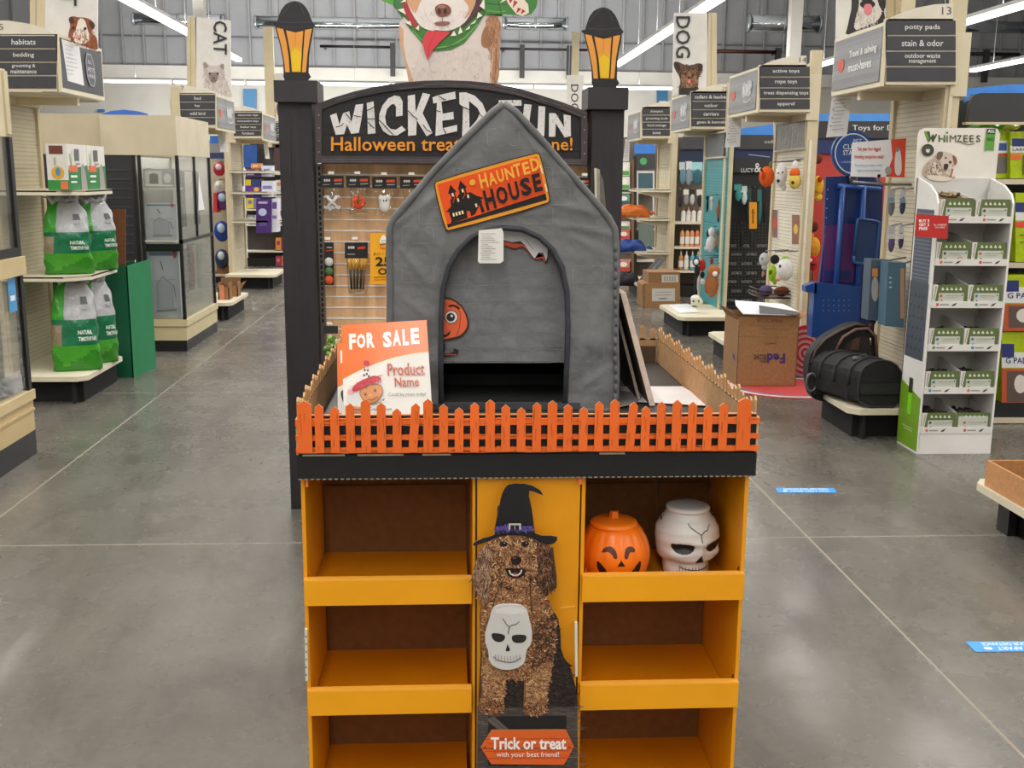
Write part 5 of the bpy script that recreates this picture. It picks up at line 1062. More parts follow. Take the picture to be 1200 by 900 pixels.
rows = [(243, 260, 5.2, [(801, 'efeae6', 'b8443c'), (807, 'e6dcd6', 'c9a0a0'), (813, 'f2efec', 'b8443c'), (820, 'e9e4e0', '8a8a8a')], 'white shampoo bottle'),
        (265, 289, 5.0, [(799.5, 'd8a06a', '3a2a20'), (805.5, 'dba878', '3a2a20'), (811, 'e0946a', '3a2a20'), (817, 'e67a4e', '3a2a20')], 'tan and orange shampoo bottle'),
        (294, 316, 5.4, [(798, 'c98a3a', 'f0ece6'), (804.5, 'e2ded6', 'f0ece6'), (811.5, '5aa8c9', 'f0ece6'), (818, '3f8fb8', 'f0ece6')], 'coloured bottle with white cap')]
for ri, (y0, y1, w, L_, nm_) in enumerate(rows):
    for i, (px, c_, cp) in enumerate(L_): bottle(px, y0, y1, w, 14.12, c_, cp, '%s, %s from the left on the %s bottle shelf' % (nm_, ORD[i], ['top', 'middle', 'lower'][ri]), 'bottles left of the teal panel')
def hangpack(px, y0, y1, w, Y, c1, c2, lab, grp=None, cat='toy pack', name='toy_pack', shape='pack', back=None):
    T = Thing(name, lab, cat, grp); T.part('card', MB().fbox(px-w/2, y0, px+w/2, y0+(y1-y0)*.35, Y, .004, c1), 'satin')
    p = at(px, y0+(y1-y0)*.65, Y); rx = w*.45/FPX*Y; rz = (y1-y0)*.34/FPX*Y
    m = MB(); blob(m, (p.x, Y-.012, p.z), rx, rz, c2, .08); T.part('toy', m, 'matte')
    p = at(px, y0, Y); T.part('hook', MB().tube([(p.x, Y-.03, p.z+.01), (p.x, Y+.16, p.z)], .004, 'a9a9ab', 5), 'chrome'); T.done()
for i, (px, y0, y1, w, a_, b2) in enumerate([(800, 190, 216, 8, 'b9c2c9', '5a7f8f'), (807, 189, 217, 8, 'cfd4d6', '7d8c94'), (817, 190, 217, 12, '9ad0d4', '2f5f6a'), (797, 222, 243, 6, '2a2a2c', '1c1c1e'), (804, 222, 240, 6, 'e0dcd6', '8a8a8a'), (811, 222, 240, 6, '222224', 'b9b9b9'), (820, 222, 242, 7, 'dcd8d2', '1f1f22')]):
    hangpack(px, y0, y1, w, 14.0, a_, b2, 'small hanging grooming pack, %s from the left above the white bottles' % ORD[i], 'grooming packs above the bottles')
# --- shelf end 16 goods
def sack(lab, q, Y, col, col2, name='sack', cat='bag', tie=None, m_='film'):
    x0, y0, x1, y1 = q; a, b_ = at(x0, y1, Y), at(x1, y0, Y); cx, cz = (a.x+b_.x)/2, (a.z+b_.z)/2; rx, rz = (b_.x-a.x)/2, (b_.z-a.z)/2
    T = Thing(name, lab, cat)
    def f(u, v):
        A = 2*math.pi*u; X_ = -1+2*v; t = (1-abs(X_)**3.2)**.5 if abs(X_) < 1 else 0; t = max(t, .12)
        return Vector((cx+rx*X_, Y+.1+.1*t*math.cos(A)*(1+.08*math.sin(9*v+3*A)), cz-rz+rz*t*(1+math.sin(A))*(1+.06*math.sin(14*v+2*A))))
    m = MB().grid(lambda u, v: f(u, v), 20, 26, lambda u, v: hx(col2) if .25 < v < .7 and .55 < u < .95 else hx(col)); T.part('bag', m, m_)
    if tie: T.part('twisted_end', MB().tube([at(x1-2, (y0+y1)/2, Y+.1), at(x1+tie, (y0+y1)/2+3, Y+.08)], [.03, .008], col, 8), m_)
    T.done()
sack('orange plastic sack lying on the upper shelf of end 16', (722, 240, 764, 256), 14.15, 'c9661f', 'd8853a', tie=4)
sack('blue plastic sack lying on the second shelf of end 16', (720, 281, 760, 297), 14.15, '24448f', '1d3a86', tie=5)
sack('black mesh bag slumped on the base deck of end 16', (720, 320, 752, 336), 14.1, '1a1b1f', '24262c', tie=8, m_='fabric')
T = Thing('display_strip', 'long grey display strip leaning diagonally above the carton at end 16', 'panel'); T.part('strip', MB().prism([(748, 329), (772, 301), (780, 304), (757, 333)], 13.9, .02, '6d6f74'), 'satin'); m = MB(); c = Cv.Y(m, 13.899, .001); c.line([(752, 329), (775, 304)], .7, 'a9abb0'); c.line([(756, 327), (768, 313)], 1.4, '8c8e93'); T.part('print', m, 'print'); T.part('foot', MB().fbox(749, 330, 756, 338, 13.92, .03, '4a4c50'), 'satin'); T.done()
T = Thing('carton', 'brown carton on the floor before end 16, with wide white label', 'box'); Y = 13.0
T.part('carton_body', MB().fbox(756, 332, 797, 362, Y, .45, 'a27a50'), 'card'); T.part('carton_side', MB().prism([(753, 359.5), (756, 362), (756, 332), (753, 334)], Y+.0, .4, '8a6440'), 'card'); m = MB(); c = Cv.Y(m, Y-.0008, .0008); c.rect(764, 338, 791, 353, 'd2cfca'); c.line([(768, 343), (787, 342)], .6, '8a8a86'); c.line([(768, 346), (787, 345.5)], .6, '8a8a86'); c.line([(772, 350), (781, 349.5)], 1, '6a6a66'); T.part('label_print', m, 'print'); T.done()
T = Thing('carton', 'smaller brown carton stacked on the labelled carton at end 16', 'box')
T.part('carton_body', MB().fbox(760, 319, 797, 331.8, Y+.02, .4, '8f6a46'), 'card'); m = MB(); c = Cv.Y(m, Y+.0192, .0008); c.rect(775.5, 322, 795, 331, 'cfccc6'); [c.line([(779+k*3, 323.5), (779+k*3, 329.5)], 1, '77736e') for k in range(5)]; T.part('label_print', m, 'print'); T.done()
# far left neighbours of end 16 (gap beyond)
T = Thing('aisle_shelving', 'far shelving bay with framed tanks seen past the right post', 'shelving'); Y = 17.2
T.part('back_panel', MB().box(at(722, 200, Y).x, at(775, 200, Y).x, Y+.3, Y+.33, 0, 2.2, '6b6259'), 'steel_paint'); T.part('brown_upright', MB().fbox(740, 187, 743, 350, Y, .05, '7a5636'), 'wood'); T.part('black_upright', MB().fbox(743, 183, 746, 350, Y, .05, '17171a'), 'satin')
T.part('logo_panel', MB().fbox(746, 180, 768, 198, Y, .05, '3a3c3e'), 'satin'); m = MB(); Cv.Y(m, Y-.001, .001).ell(754, 189, 4.2, 4.2, '4fa868'); T.part('green_disc', m, 'print'); T.part('blue_header', MB().fbox(744, 169, 768, 180, Y, .05, '3b7fd6'), 'satin')
T.part('white_frame', MB().prism([(745, 260), (767, 260), (767, 200), (745, 200)], Y+.02, .03, 'cfcfcc', holes=[[(748, 257), (765, 257), (765, 203), (748, 203)]]), 'satin'); T.part('picture', MB().fbox(748, 203, 765, 222, Y+.03, .01, '3f5f6c'), 'print'); T.part('picture', MB().fbox(748, 262, 766, 300, Y+.03, .01, '6f7c74'), 'print')
for y in (225, 268, 305, 345): T.part('shelf', MB().fbox(722, y, 768, y+2, Y+.06, .24, 'd9d4c8'), 'steel_paint')
T.done()
for i, (y0, y1, c_, c2) in enumerate([(190, 206, 'dfe6da', '5aa04a'), (207, 222, 'dfe6da', '5aa04a'), (228, 240, '6a9a94', '35586a'), (260, 268, 'd9cfc4', '5a8a4a'), (270, 281, 'd96a5a', 'c9463a'), (305, 318, 'd98a7a', 'c9463a')]):
    product('food_box', 'far small package of pet food, %s from the top right beside the right post' % ORD[i], 'package', (724, y0, 738, y1), 17.22, .2, c_, [('e', .2, .15, .8, .6, 'f2efe6'), ('r', .1, .65, .95, .95, c2)], group='far packages beside the right post').done()
# teal panel plush, deck
def plush(name, lab, bits, grp=None, cat='plush toy', m_='plush'):
    T = Thing(name, lab, cat, grp)
    for i, (nm_, Y, px, py, rx, ry, col_, *e) in enumerate(bits):
        p = at(px, py, Y); T.part(nm_, MB().ball(p, rx/FPX*Y, (e[0] if e else min(rx, ry)*.7)/FPX*Y, ry/FPX*Y, col_, 14, 10), m_)
    return T
def hooked(T, px, py, Y, Yb): p = at(px, py, Y); T.part('hook', MB().tube([(p.x, Y-.02, p.z), (p.x+.0, Yb, p.z+.01)] if abs(Yb-Y) > .01 else [(p.x, Y, p.z), (2.93, Y, p.z+.02)], .005, '6d6d70', 6), 'metal'); T.done()
def side_hook(T, px, py, Y, X): p = at(px, py, Y); T.part('hook', MB().tube([p, (X, Y, p.z+.01)], .005, '77777a', 6), 'metal'); T.done()
Y = 11.5
side_hook(plush('plush_toy', 'white ghost dog plush on the teal panel', [('body', Y, 833, 286, 6, 10, 'dcdad8'), ('head', Y, 834, 272, 4.6, 5.5, 'e2e0de'), ('ear', Y, 829.5, 274, 1.8, 4, '2a2a2c'), ('skirt', Y, 829, 291, 4, 3, 'd3d1cf'), ('arm', Y, 838, 288, 2.4, 4, '5a6a74')]), 834, 266, Y, 2.88)
side_hook(plush('plush_toy', 'brown long plush on the teal panel, upper right', [('body', Y-.1, 842.5, 247, 3.6, 8, '8a5f3c'), ('head', Y-.1, 844, 237, 2.8, 4, '7a5236'), ('leg', Y-.1, 842, 257, 1.8, 3.4, '4a3628')]), 844, 233, Y-.1, 2.88)
side_hook(plush('plush_toy', 'brown long plush on the teal panel, below the upper one', [('body', Y-.1, 841, 283, 3.4, 8, '9a6a42'), ('head', Y-.1, 842, 273, 2.8, 4, '7a5236'), ('leg', Y-.1, 841, 293, 1.7, 3, '5a4230')]), 842, 269, Y-.1, 2.88)
side_hook(plush('plush_toy', 'black dangling rope plush at the left top of the teal panel', [('body', Y, 829, 241, 1.6, 8, '1f2224'), ('head', Y, 829, 232, 2, 3, '2a2c30')]), 829, 229, Y, 2.88)
side_hook(plush('plush_toy', 'small white plush between the two top plush of the teal panel', [('body', Y, 834, 240, 2, 7, 'c9d2d6'), ('head', Y, 834, 233, 2.2, 2.6, 'dfe2e4')]), 834, 229, Y, 2.88)
side_hook(plush('plush_toy', 'black and white skeleton plush left of the teal panel', [('head', 11.3, 816, 307, 4.6, 5, '232326'), ('face', 11.28, 816, 307, 3, 3.4, 'dcdcdc'), ('body', 11.3, 817, 318, 3.4, 7, '1c1c20'), ('leg', 11.3, 815, 333, 1.8, 9, '1f1f24'), ('leg', 11.3, 818, 333, 1.6, 8, 'b9b9bd')]), 816, 300, 11.3, 2.88)
side_hook(plush('plush_toy', 'red devil plush with white patch, middle of the teal panel', [('body', 11.35, 823, 311, 4, 7, 'c2262c'), ('horn', 11.35, 834, 306, 2, 4, 'b8242a'), ('body', 11.35, 823, 322, 2.8, 4, '20222a'), ('foot', 11.35, 824, 330, 3.4, 3.4, 'd9dadc')]), 824, 302, 11.35, 2.88)
side_hook(plush('plush_toy', 'brown gingerbread plush with white tag, bottom of the teal panel', [('head', 11.2, 836, 318, 8, 8, 'a5683c'), ('body', 11.2, 834.5, 334, 7.2, 15, '9a6038'), ('arm', 11.2, 828, 334, 2.6, 10, '8f5833'), ('tag', 11.1, 838, 321, 3, 3, 'e6e6e6')]), 836, 309, 11.2, 2.88)
T = plush('skull_bucket', 'small white skull bucket on the base deck of end 15', [('body', 10.9, 816.5, 354.5, 7.3, 7.2, 'd8d8c8', 6), ('top', 10.9, 815, 350, 6, 4.5, 'dedece', 6), ('eye', 10.84, 812.5, 353, 1.2, 1.4, '2a2a28'), ('eye', 10.84, 819, 353, 1, 1.4, '2a2a28'), ('mouth', 10.86, 814, 359, 4, .9, '4a4a44')], cat='bucket', m_='plastic'); T.done()
p = MB(); p.slab([[atz(x, y, .203) for x, y in ((783, 357), (806, 356), (820, 366), (796, 367))]], Vector((0, 0, .002)), 'e6e8ea'); single('paper_sheet', p, 'satin', 'white paper sheet lying on the base deck of end 15', 'paper')
# dark pegboard bay (between end 15 and end 14)
T = Thing('aisle_shelving', 'black pegboard bay with navy header between the aisle 15 post and the white pegboard', 'shelving'); Y = 11.75
T.part('black_pegboard', MB().prism([(849, 362), (940, 362), (940, 186), (858, 186)], Y, .03, '1e1f21'), 'satin'); m = MB(); c = Cv.Y(m, Y-.0006, .0008)
for yy in range(262, 352, 4):
    for xx in range(853, 905, 4): c.mb.face([c.fn(xx, yy, 1), c.fn(xx+1, yy, 1), c.fn(xx+1, yy+1, 1), c.fn(xx, yy+1, 1)], '5f6164')
c.l += 1
for r_i, yy in enumerate((288, 298, 309, 320, 330, 341, 352)):
    for xx in (856, 874, 892): c.text('LUCY&CO', xx+(r_i % 2)*6-5, yy-1.6, xx+(r_i % 2)*6+7, yy+1.4, 'b9bbbd', .0)
T.part('peg_holes', m, 'print', 0, kind='stuff')
T.part('navy_header', MB().fbox(861, 158, 930, 190, Y-.05, .05, '1d2b5c'), 'satin'); T.part('name_panel', MB().prism([(860, 202), (930, 202), (930, 185), (861, 185)], Y-.06, .05, '26282c'), 'satin'); T.part('grey_header', MB().fbox(864, 158, 930, 175, Y-.08, .03, '39393d'), 'satin'); T.part('blue_arch', MB().prism([(866, 158), (866, 151), (905, 146), (930, 145), (930, 158)], Y-.08, .03, '3f86dc'), 'satin')
m = MB(); c = Cv.Y(m, Y-.0615, .0008); c.text('LUCY', 868.5, 197, 883, 202, 'd8d8d8', .01); c.text('&', 884, 191, 892, 202, 'd8d8d8', .01); c2 = Cv.Y(m, Y-.0815, .0008); c2.text('collars', 896, 164, 916, 168, 'c9c9c9'); c.line([(877, 181), (902, 184)], 1, '9aa4c0'); T.part('lettering', m, 'print')
T.part('kick_plate', MB().box(at(849, 360, Y).x, at(940, 360, Y).x, Y-.3, Y, 0, .18, '1d1d1f'), 'satin'); T.part('core_panel', MB().box(at(862, 200, Y).x, at(940, 200, Y).x, Y+.03, Y+.06, 0, 2.1, BEIGE), 'steel_paint'); T.done()
for i, (px, y0, y1, w, c_) in enumerate([(865, 216, 236, 9, '3f8f8c'), (872, 218, 240, 7, 'c9d2cf'), (878, 220, 258, 5, '2a4a4a'), (884, 220, 262, 5, '17181a'), (890, 222, 262, 5, '2f6a6a'), (896, 222, 262, 5, '141517'), (869, 262, 290, 6, '1a1b1c'), (880, 262, 290, 6, '202124')]):
    hangpack(px, y0, y1, w, 11.6, jit(c_, .2), c_, 'hanging pet collar pack, %s on the black pegboard bay' % ORD[i], 'collar packs on the black pegboard', 'collar', 'collar_pack')
T = Thing('promo_tag', 'orange vertical price tag on a long arm before the black pegboard', 'sign'); T.part('tag', MB().fbox(878, 237, 887, 268, 11.3, .004, 'dd9420'), 'satin'); m = MB(); Cv.Y(m, 11.2985, .0008).line([(882.5, 245), (882.5, 262)], 1.6, '6a3a10').line([(880, 249), (885, 249)], .8, '6a3a10'); T.part('print', m, 'print'); p = at(878, 254, 11.3); q = at(868, 254, 11.7); T.part('arm', MB().tube([at(882, 238, 11.304), at(882, 236, 11.7)], .006, '8a8a8c', 6), 'metal'); T.done()
# plush on white pegboard 14 (end face)
def endplush(lab, bits, top): side_hook(plush('plush_toy', lab, bits, 'halloween plush on the white pegboard'), top[0], top[1], bits[0][1], 2.94)
endplush('round orange pumpkin plush, top row of the white pegboard', [('body', 9.1, 898.5, 207, 9.2, 12, 'e2601c'), ('stem', 9.1, 903, 193, 2, 3, '6a7a30'), ('mouth', 9.02, 894.5, 206, 2.4, 5, 'b03a14'), ('eye', 9.0, 893, 200, 1.2, 1.8, '2a1a14')], (903, 190))
endplush('white ghost plush, top row of the white pegboard', [('body', 8.98, 915.5, 205, 7.2, 14, 'e3e2e0'), ('tail', 8.98, 918, 219, 3.6, 5, 'dcdbd9'), ('mouth', 8.9, 912, 212, 2, 2, '2a2826'), ('eye', 8.9, 912, 203, 1.2, 1.2, '5a5856'), ('eye', 8.9, 917, 202, 1.2, 1.2, '5a5856')], (916, 189))
endplush('candy corn plush in white, orange and yellow, top row of the white pegboard', [('body', 8.85, 931.5, 212, 7.6, 9.5, 'ddc05a'), ('middle', 8.85, 931.5, 203, 6.4, 6.5, 'e0661e'), ('tip', 8.85, 932, 194, 4, 6, 'e6e2dc'), ('mouth', 8.77, 929, 214, 2, 2, '3a2c1a')], (932, 187))
endplush('grey skull plush, lower left of the white pegboard', [('head', 9.15, 895.5, 304, 6.2, 8, 'c3c5c6'), ('jaw', 9.15, 896, 313, 3.6, 4, 'b9bbbc'), ('eye', 9.07, 893, 303, 1.5, 1.8, '8a8c8e'), ('tail', 9.15, 894, 321, 1.5, 4, 'c98a7a')], (897, 294))
endplush('lime green and black monster plush, lower row of the white pegboard', [('body', 9.02, 905, 320, 5.2, 10, '9ac428'), ('hair', 9.02, 908, 304, 5.6, 5.5, '1c1c1e'), ('leg', 9.02, 908, 330, 2.6, 4, '8ab424'), ('mouth', 8.94, 903, 319, 2, 3, '4a6a14')], (908, 295))
endplush('round white mummy plush, lower right of the white pegboard', [('body', 8.85, 920, 316, 10.5, 13.5, 'dcdbd7'), ('ear', 8.85, 920, 302, 4, 3, 'a9c46a'), ('eye', 8.76, 914, 312, 1.6, 2, '3a3836'), ('arm', 8.8, 912, 327, 3, 3, 'c99a7a')], (924, 295))
for i, (x0, x1, ya, yb, c_) in enumerate(((904, 912, 244, 279, '7d5a50'), (927, 938, 250, 287, '8a5a40'))):
    T = Thing('picture_card', ('left' if i == 0 else 'right')+' framed toy card on the white pegboard', 'card'); Xc = 2.925; P = [atx(x0, ya, Xc), atx(x1, ya+1, Xc), atx(x1, yb+1, Xc), atx(x0, yb, Xc)]
    T.part('card', MB().slab([P], Vector((.006, 0, 0)), 'd9d4cc'), 'satin'); m = MB(); c = Cv.X(m, Xc-.001, .001); c.poly([(x0+1, ya+1.5), (x1-1, ya+2), (x1-1, yb-.5), (x0+1, yb-1)], c_); c.ell((x0+x1)/2, (ya+yb)/2, 2.6, 6, 'c9402c' if i == 0 else 'd9b03a', 12); T.part('print', m, 'print'); T.part('mount', MB().box(Xc+.006, 2.93, P[0].y-.05, P[0].y-.03, P[0].z-.1, P[0].z-.08, '99958c'), 'metal'); T.done()
T = Thing('wire_rack', 'low wire rack of small toys near the foot of the white pegboard', 'rack'); pts = [at(x, y, 9.0) for x, y in ((893, 349), (915, 349), (915, 340), (893, 341))]
for k in range(3): z = pts[3].z-.03*k; T.part('rail', MB().tube([(pts[0].x, 9.0, z), (2.92, 9.0, z), ], .005, '4a3c34', 6), 'metal'); T.part('rail', MB().tube([(pts[0].x, 9.0, z), (pts[0].x, 9.4, z), (2.92, 9.4, z)], .005, '4a3c34', 6), 'metal')
T.part('rack_tray', MB().box(pts[0].x, 2.92, 9.0, 9.4, pts[0].z-.01, pts[0].z, '4a3c34'), 'metal'); T.part('small_toy', MB().ball((pts[0].x+.06, 9.1, pts[0].z+.05), .06, .05, .05, '5a4a7a', 10, 7), 'plush'); T.part('small_toy', MB().ball((pts[0].x+.2, 9.1, pts[0].z+.045), .07, .05, .045, '7a3a2a', 10, 7), 'plush'); T.done()
T = Thing('grey_poster', 'grey fabric poster on the end panel above the halloween plush', 'poster'); Xc = 2.915; P = [atx(908, 141, Xc), atx(945, 135, Xc), atx(944, 174, Xc), atx(908, 178, Xc)]; T.part('sheet', MB().slab([P], Vector((.01, 0, 0)), '6e6e70'), 'film'); T.part('poster_frame', MB().tube(P+P[:1], .012, 'cfc6b0', 4), 'satin'); T.done()
T = Thing('grey_poster', 'plain grey panel on the end above the teal mesh', 'poster'); P = [atx(828, 158, 2.85), atx(852, 154, 2.85), atx(852, 184, 2.85), atx(827, 186, 2.85)]; T.part('sheet', MB().slab([P], Vector((.01, 0, 0)), '66686a'), 'satin'); T.part('poster_frame', MB().tube(P+P[:1], .012, 'cfc6b0', 4), 'satin'); T.done()
# red pegboard bay right of post 14
T = Thing('aisle_shelving', 'red pegboard bay with dark header reading toys, behind the blue rack', 'shelving'); Y = 9.2
T.part('red_pegboard', MB().fbox(953, 179, 1100, 400, Y, .03, 'c04038'), 'satin'); T.part('navy_band', MB().fbox(956, 162, 1100, 180, Y-.03, .03, '26356c'), 'satin'); T.part('dark_header', MB().fbox(956, 142, 1100, 162, Y-.05, .04, '36353a'), 'satin'); T.part('blue_cap', MB().fbox(956, 133, 1100, 142, Y-.05, .04, '4f93e2'), 'satin'); m = MB(); c = Cv.Y(m, Y-.0515, .0008)
c.text('Toys for Destroyers', 999, 146.5, 1088, 154.5, 'e2e2e4', .005); T.part('lettering', m, 'print'); m = MB(); c = Cv.Y(m, Y-.001, .0006)
for yy in range(215, 390, 5):
    for xx in range(956, 1050, 5): c.mb.face([c.fn(xx, yy, 1), c.fn(xx+1, yy, 1), c.fn(xx+1, yy+1, 1), c.fn(xx, yy+1, 1)], '9a2c28')
T.part('peg_holes', m, 'print', 0, kind='stuff'); T.part('kick_plate', MB().box(at(953, 390, Y).x, at(1100, 390, Y).x, Y-.35, Y+.03, 0, .18, '1d1d1f'), 'satin'); T.done()
Y = 9.05
for lab, bits in (('yellow cheese wedge toy with red dot on the red pegboard, upper', [('body', Y, 958, 218, 7.5, 12, 'd9a41e'), ('spot', Y-.06, 961, 210, 3, 3.6, 'a83a1e'), ('spot', Y-.06, 957, 224, 2, 2, 'a87a10'), ('card', Y, 958, 186, 6, 6, '6a2a1c')]),
                  ('small yellow square toy below the cheese wedge', [('body', Y, 959, 231, 4.6, 5, 'd9b43a')]),
                  ('yellow plush with peak on the red pegboard, middle', [('body', Y, 951+3, 290, 7.5, 12, 'd9982a'), ('peak', Y, 951, 278, 3, 5, 'd9982a'), ('card', Y, 954, 266, 5, 6, '5a241a')]),
                  ('red round plush with eyes, below the yellow peaked plush', [('body', Y-.1, 952, 308, 7, 9, 'b8242a'), ('eye', Y-.2, 950, 305, 1.8, 2, 'f0ece8'), ('mouth', Y-.2, 953, 310, 3, 1.2, '2a1414')])):
    T = plush('plush_toy', lab, bits); p = at(bits[0][2], bits[0][3]-6, Y); T.part('hook', MB().tube([p, (p.x, 9.2, p.z+.01)], .005, '77777a', 6), 'metal'); T.done()
def rq(P, t=.16):
    q = []
    for i in range(4):
        a, b_, c_ = P[i-1], P[i], P[(i+1) % 4]
        for s_, d in ((t, a), (.04, ((a[0]+c_[0])/2, (a[1]+c_[1])/2)), (t, c_)): q.append((b_[0]+(d[0]-b_[0])*s_, b_[1]+(d[1]-b_[1])*s_))
    return q
# blue plastic rack
T = Thing('wash_rack', 'tall blue plastic rack with purple panel and round sign, right of the white pegboard', 'rack'); Y = 7.45; B_ = '1d4892'
T.part('back_board', MB().prism([(952, 392), (1018, 400), (1030, 392), (1035, 215), (1020, 205), (968, 207), (966, 280), (958, 350)], Y, .03, '1a3672'), 'plastic')
for pl in ([(975, 384), (988, 218)], [(1001, 384), (1013, 218)]):
    T.part('rail', MB().tube([at(pl[0][0]+1, pl[0][1], Y-.05), at(*pl[1], Y-.05)], .02, B_, 10), 'plastic')
T.part('cross_bar', MB().tube([at(982, 218, Y-.05), at(1032, 222, Y-.05)], .018, B_, 10), 'plastic'); T.part('cross_bar', MB().tube([at(974, 382, Y-.05), at(1003, 384, Y-.05)], .012, B_, 8), 'plastic')
T.part('purple_panel', MB().prism([(964, 330), (1000, 331), (1006, 262), (968, 264)], Y-.012, .01, '5a2a6a'), 'satin'); T.part('navy_plate', MB().prism([(966, 327), (996, 328), (997, 317), (967, 316)], Y-.02, .006, '1c2c6c'), 'satin')
m = MB(); P = [(1000, 308), (1026, 310), (1031, 260), (1005, 256)]; T.part('side_basket', MB().prism(rq(P), Y-.08, .05, '24406e'), 'plastic'); T.part('basket_rim', MB().tube([at(*q, Y-.085) for q in rq(P)+rq(P)[:1]], .01, '28538e', 8), 'plastic')
T.part('lower_bin', MB().prism([(951, 395), (1004, 402), (1010, 336), (955, 331)], Y-.1, .1, '1c4488'), 'plastic'); T.part('bin_lip', MB().prism([(944, 342), (957, 344), (957, 331), (944, 335)], Y-.1, .08, B_), 'plastic')
m = MB(); c = Cv.Y(m, Y-.1005, .0006)
for k in range(18): c.ell(965+(k % 6)*6, 352+(k//6)*6, .6, .6, '9ab4e0', 6)
T.part('bin_holes', m, 'print'); m = MB(); c = Cv.Y(m, Y-.0005, .0006)
for k in range(7): c.ell(970-k*.6, 222+k*11, .7, .7, 'b9c9ec', 6)
T.part('rivets', m, 'print')
T.part('round_sign', MB().prism([(1000+25*math.cos(a*math.pi/16), 180+27*math.sin(a*math.pi/16)) for a in range(32)], Y-.06, .03, '1d4486'), 'plastic'); m = MB(); c = Cv.Y(m, Y-.0615, .0008); c.ell(1000, 180, 22, 24, 'd2d8e4', 32); c.ell(1000, 180, 20.5, 22.5, '2a4f94', 32); c.text('PET', 1000, 163, 1010, 168, 'c9d2e6'); c.text('CLEAN', 988, 169, 1012, 175, 'dfe4ee', .01); c.text('STATION', 988, 176, 1014, 182, 'dfe4ee', .01); c.text('a cleaner', 986, 188, 998, 191, 'b9c4de'); T.part('sign_print', m, 'print')
T.part('sign_stem', MB().tube([at(1000, 205, Y-.02), at(1000, 219, Y-.02)], .03, '4a4640', 8), 'plastic')
for x in (985, 1012): a = at(x, 380, Y); T.part('leg', MB().box(a.x-.02, a.x+.02, Y-.02, Y+.03, 0, a.z, '1c3f94'), 'plastic')
T.done()
# red & white travel sign on an arm
T = Thing('travel_sign', 'white and red sign about four-legged travel on a long arm before the round sign', 'sign'); Y = 6.75
T.part('panel', MB().prism([(997, 207), (1060, 208), (1062, 162), (999, 167)], Y, .006, 'e2e2e6'), 'gloss'); m = MB(); c = Cv.Y(m, Y-.0005, .0008)
c.poly([(1038, 207), (1060, 208), (1062, 162), (1044, 163.5), (1046, 185)], 'd8452e'); c.poly(smooth([(1049, 205), (1048, 190), (1050, 176), (1053, 172), (1056, 180), (1057, 198), (1055, 206)]), 'dedada'); c.ell(1051.5, 175, 2.4, 3, '8a8484', 10); c.ell(1041, 200, 4, 5, '9a9a9e', 10)
c.text('Get your four-legged', 1005, 172, 1032, 178, 'c9342e', .015); c.text('traveling companion ready!', 1001, 181, 1036, 187, 'c9342e', .015); c.text('Everything you need to travel', 1002, 192, 1034, 196, '5a9ac9'); c.text('is just around the corner.', 1004, 198, 1032, 202, '5a9ac9'); T.part('print', m, 'print')
p = at(1030, 208, Y); T.part('arm', MB().tube([at(1000, 213, Y-.0), at(1034, 216, Y+.0), Vector((2.93, Y+.0, at(1034, 216, Y).z))], .009, '8a8c90', 6), 'metal'); T.part('arm_clip', MB().box(p.x-.01, p.x+.01, Y, Y+.01, p.z-.04, p.z+.02, '8a8c90'), 'metal'); T.done()
# small hanging packs on end panel 13
for i, (px, y0, y1, w, c1, c2) in enumerate([(1045, 222, 254, 9, '8aa0b4', '6a7078'), (1058, 222, 252, 8, '7a94ac', '2f3a52'), (1045, 264, 297, 9, 'cfcfd2', '5a4a7a'), (1056, 264, 292, 7, 'd2ccd6', '3f2f5a')]):
    T = Thing('treat_pack', 'clear hanging pack on the aisle 13 end, %s' % ['upper left, light blue band', 'upper right, dark contents', 'lower left, purple contents', 'lower right, narrow dark purple'][i], 'pack'); Y = 6.85-.25*(i % 2); 
    T.part('card', MB().prism([(px-w/2, y0+12), (px+w/2-1, y0+12), (px+w/2, y0), (px-w/2+1.5, y0)], Y, .003, 'b9bec4'), 'satin'); p = at(px-1, (y0+y1)/2+4, Y); m = MB(); blob(m, (p.x, Y-.01, p.z), w*.42/FPX*Y, (y1-y0)*.34/FPX*Y, c2, .15); T.part('contents', m, 'matte'); T.part('band', MB().fbox(px-w/2+.5, y0+10, px+w/2-1, y0+16, Y-.03, .002, c1), 'satin')
    q = at(px, y0, Y); T.part('hook', MB().tube([q, (2.94, Y, q.z+.012)], .005, '8a8a8e', 6), 'metal'); T.done()
for i, (x0, x1, ya, yb, c1, bits) in enumerate([(1020, 1044, 305, 375, '4a5a6c', [('r', .1, .1, .4, .25, 'e08a3a'), ('e', .05, .25, .45, .7, 'a8a8a6'), ('e', .4, .3, .8, .75, '8a6a4a')]), (1040, 1062, 308, 382, '4a6a80', [('r', .75, .05, .98, .9, 'b08a6a'), ('r', .1, .2, .25, .22, 'cfd6dc'), ('r', .1, .28, .25, .3, 'cfd6dc'), ('r', .1, .36, .25, .38, 'cfd6dc')])]):
    T = Thing('harness_box', 'blue grey carton %s hooked below the clear packs' % ('with pet picture, left one' if i == 0 else 'with pale side, right one'), 'box'); Y = 6.7-.15*i
    T.part('carton', MB().prism([(x0-3, yb), (x1-3, yb+2), (x1, ya), (x0+1, ya-1)], Y, .12, c1), 'satin'); m = MB(); face_rects(Cv.Y(m, Y-.0006, .0008), x0, ya+3, x1-2, yb-2, bits); T.part('label_print', m, 'print'); q = at(x1-2, ya, Y+.05); T.part('hook', MB().tube([q, (2.94, Y+.05, q.z+.02)], .006, '6d6d70', 6), 'metal'); T.done()
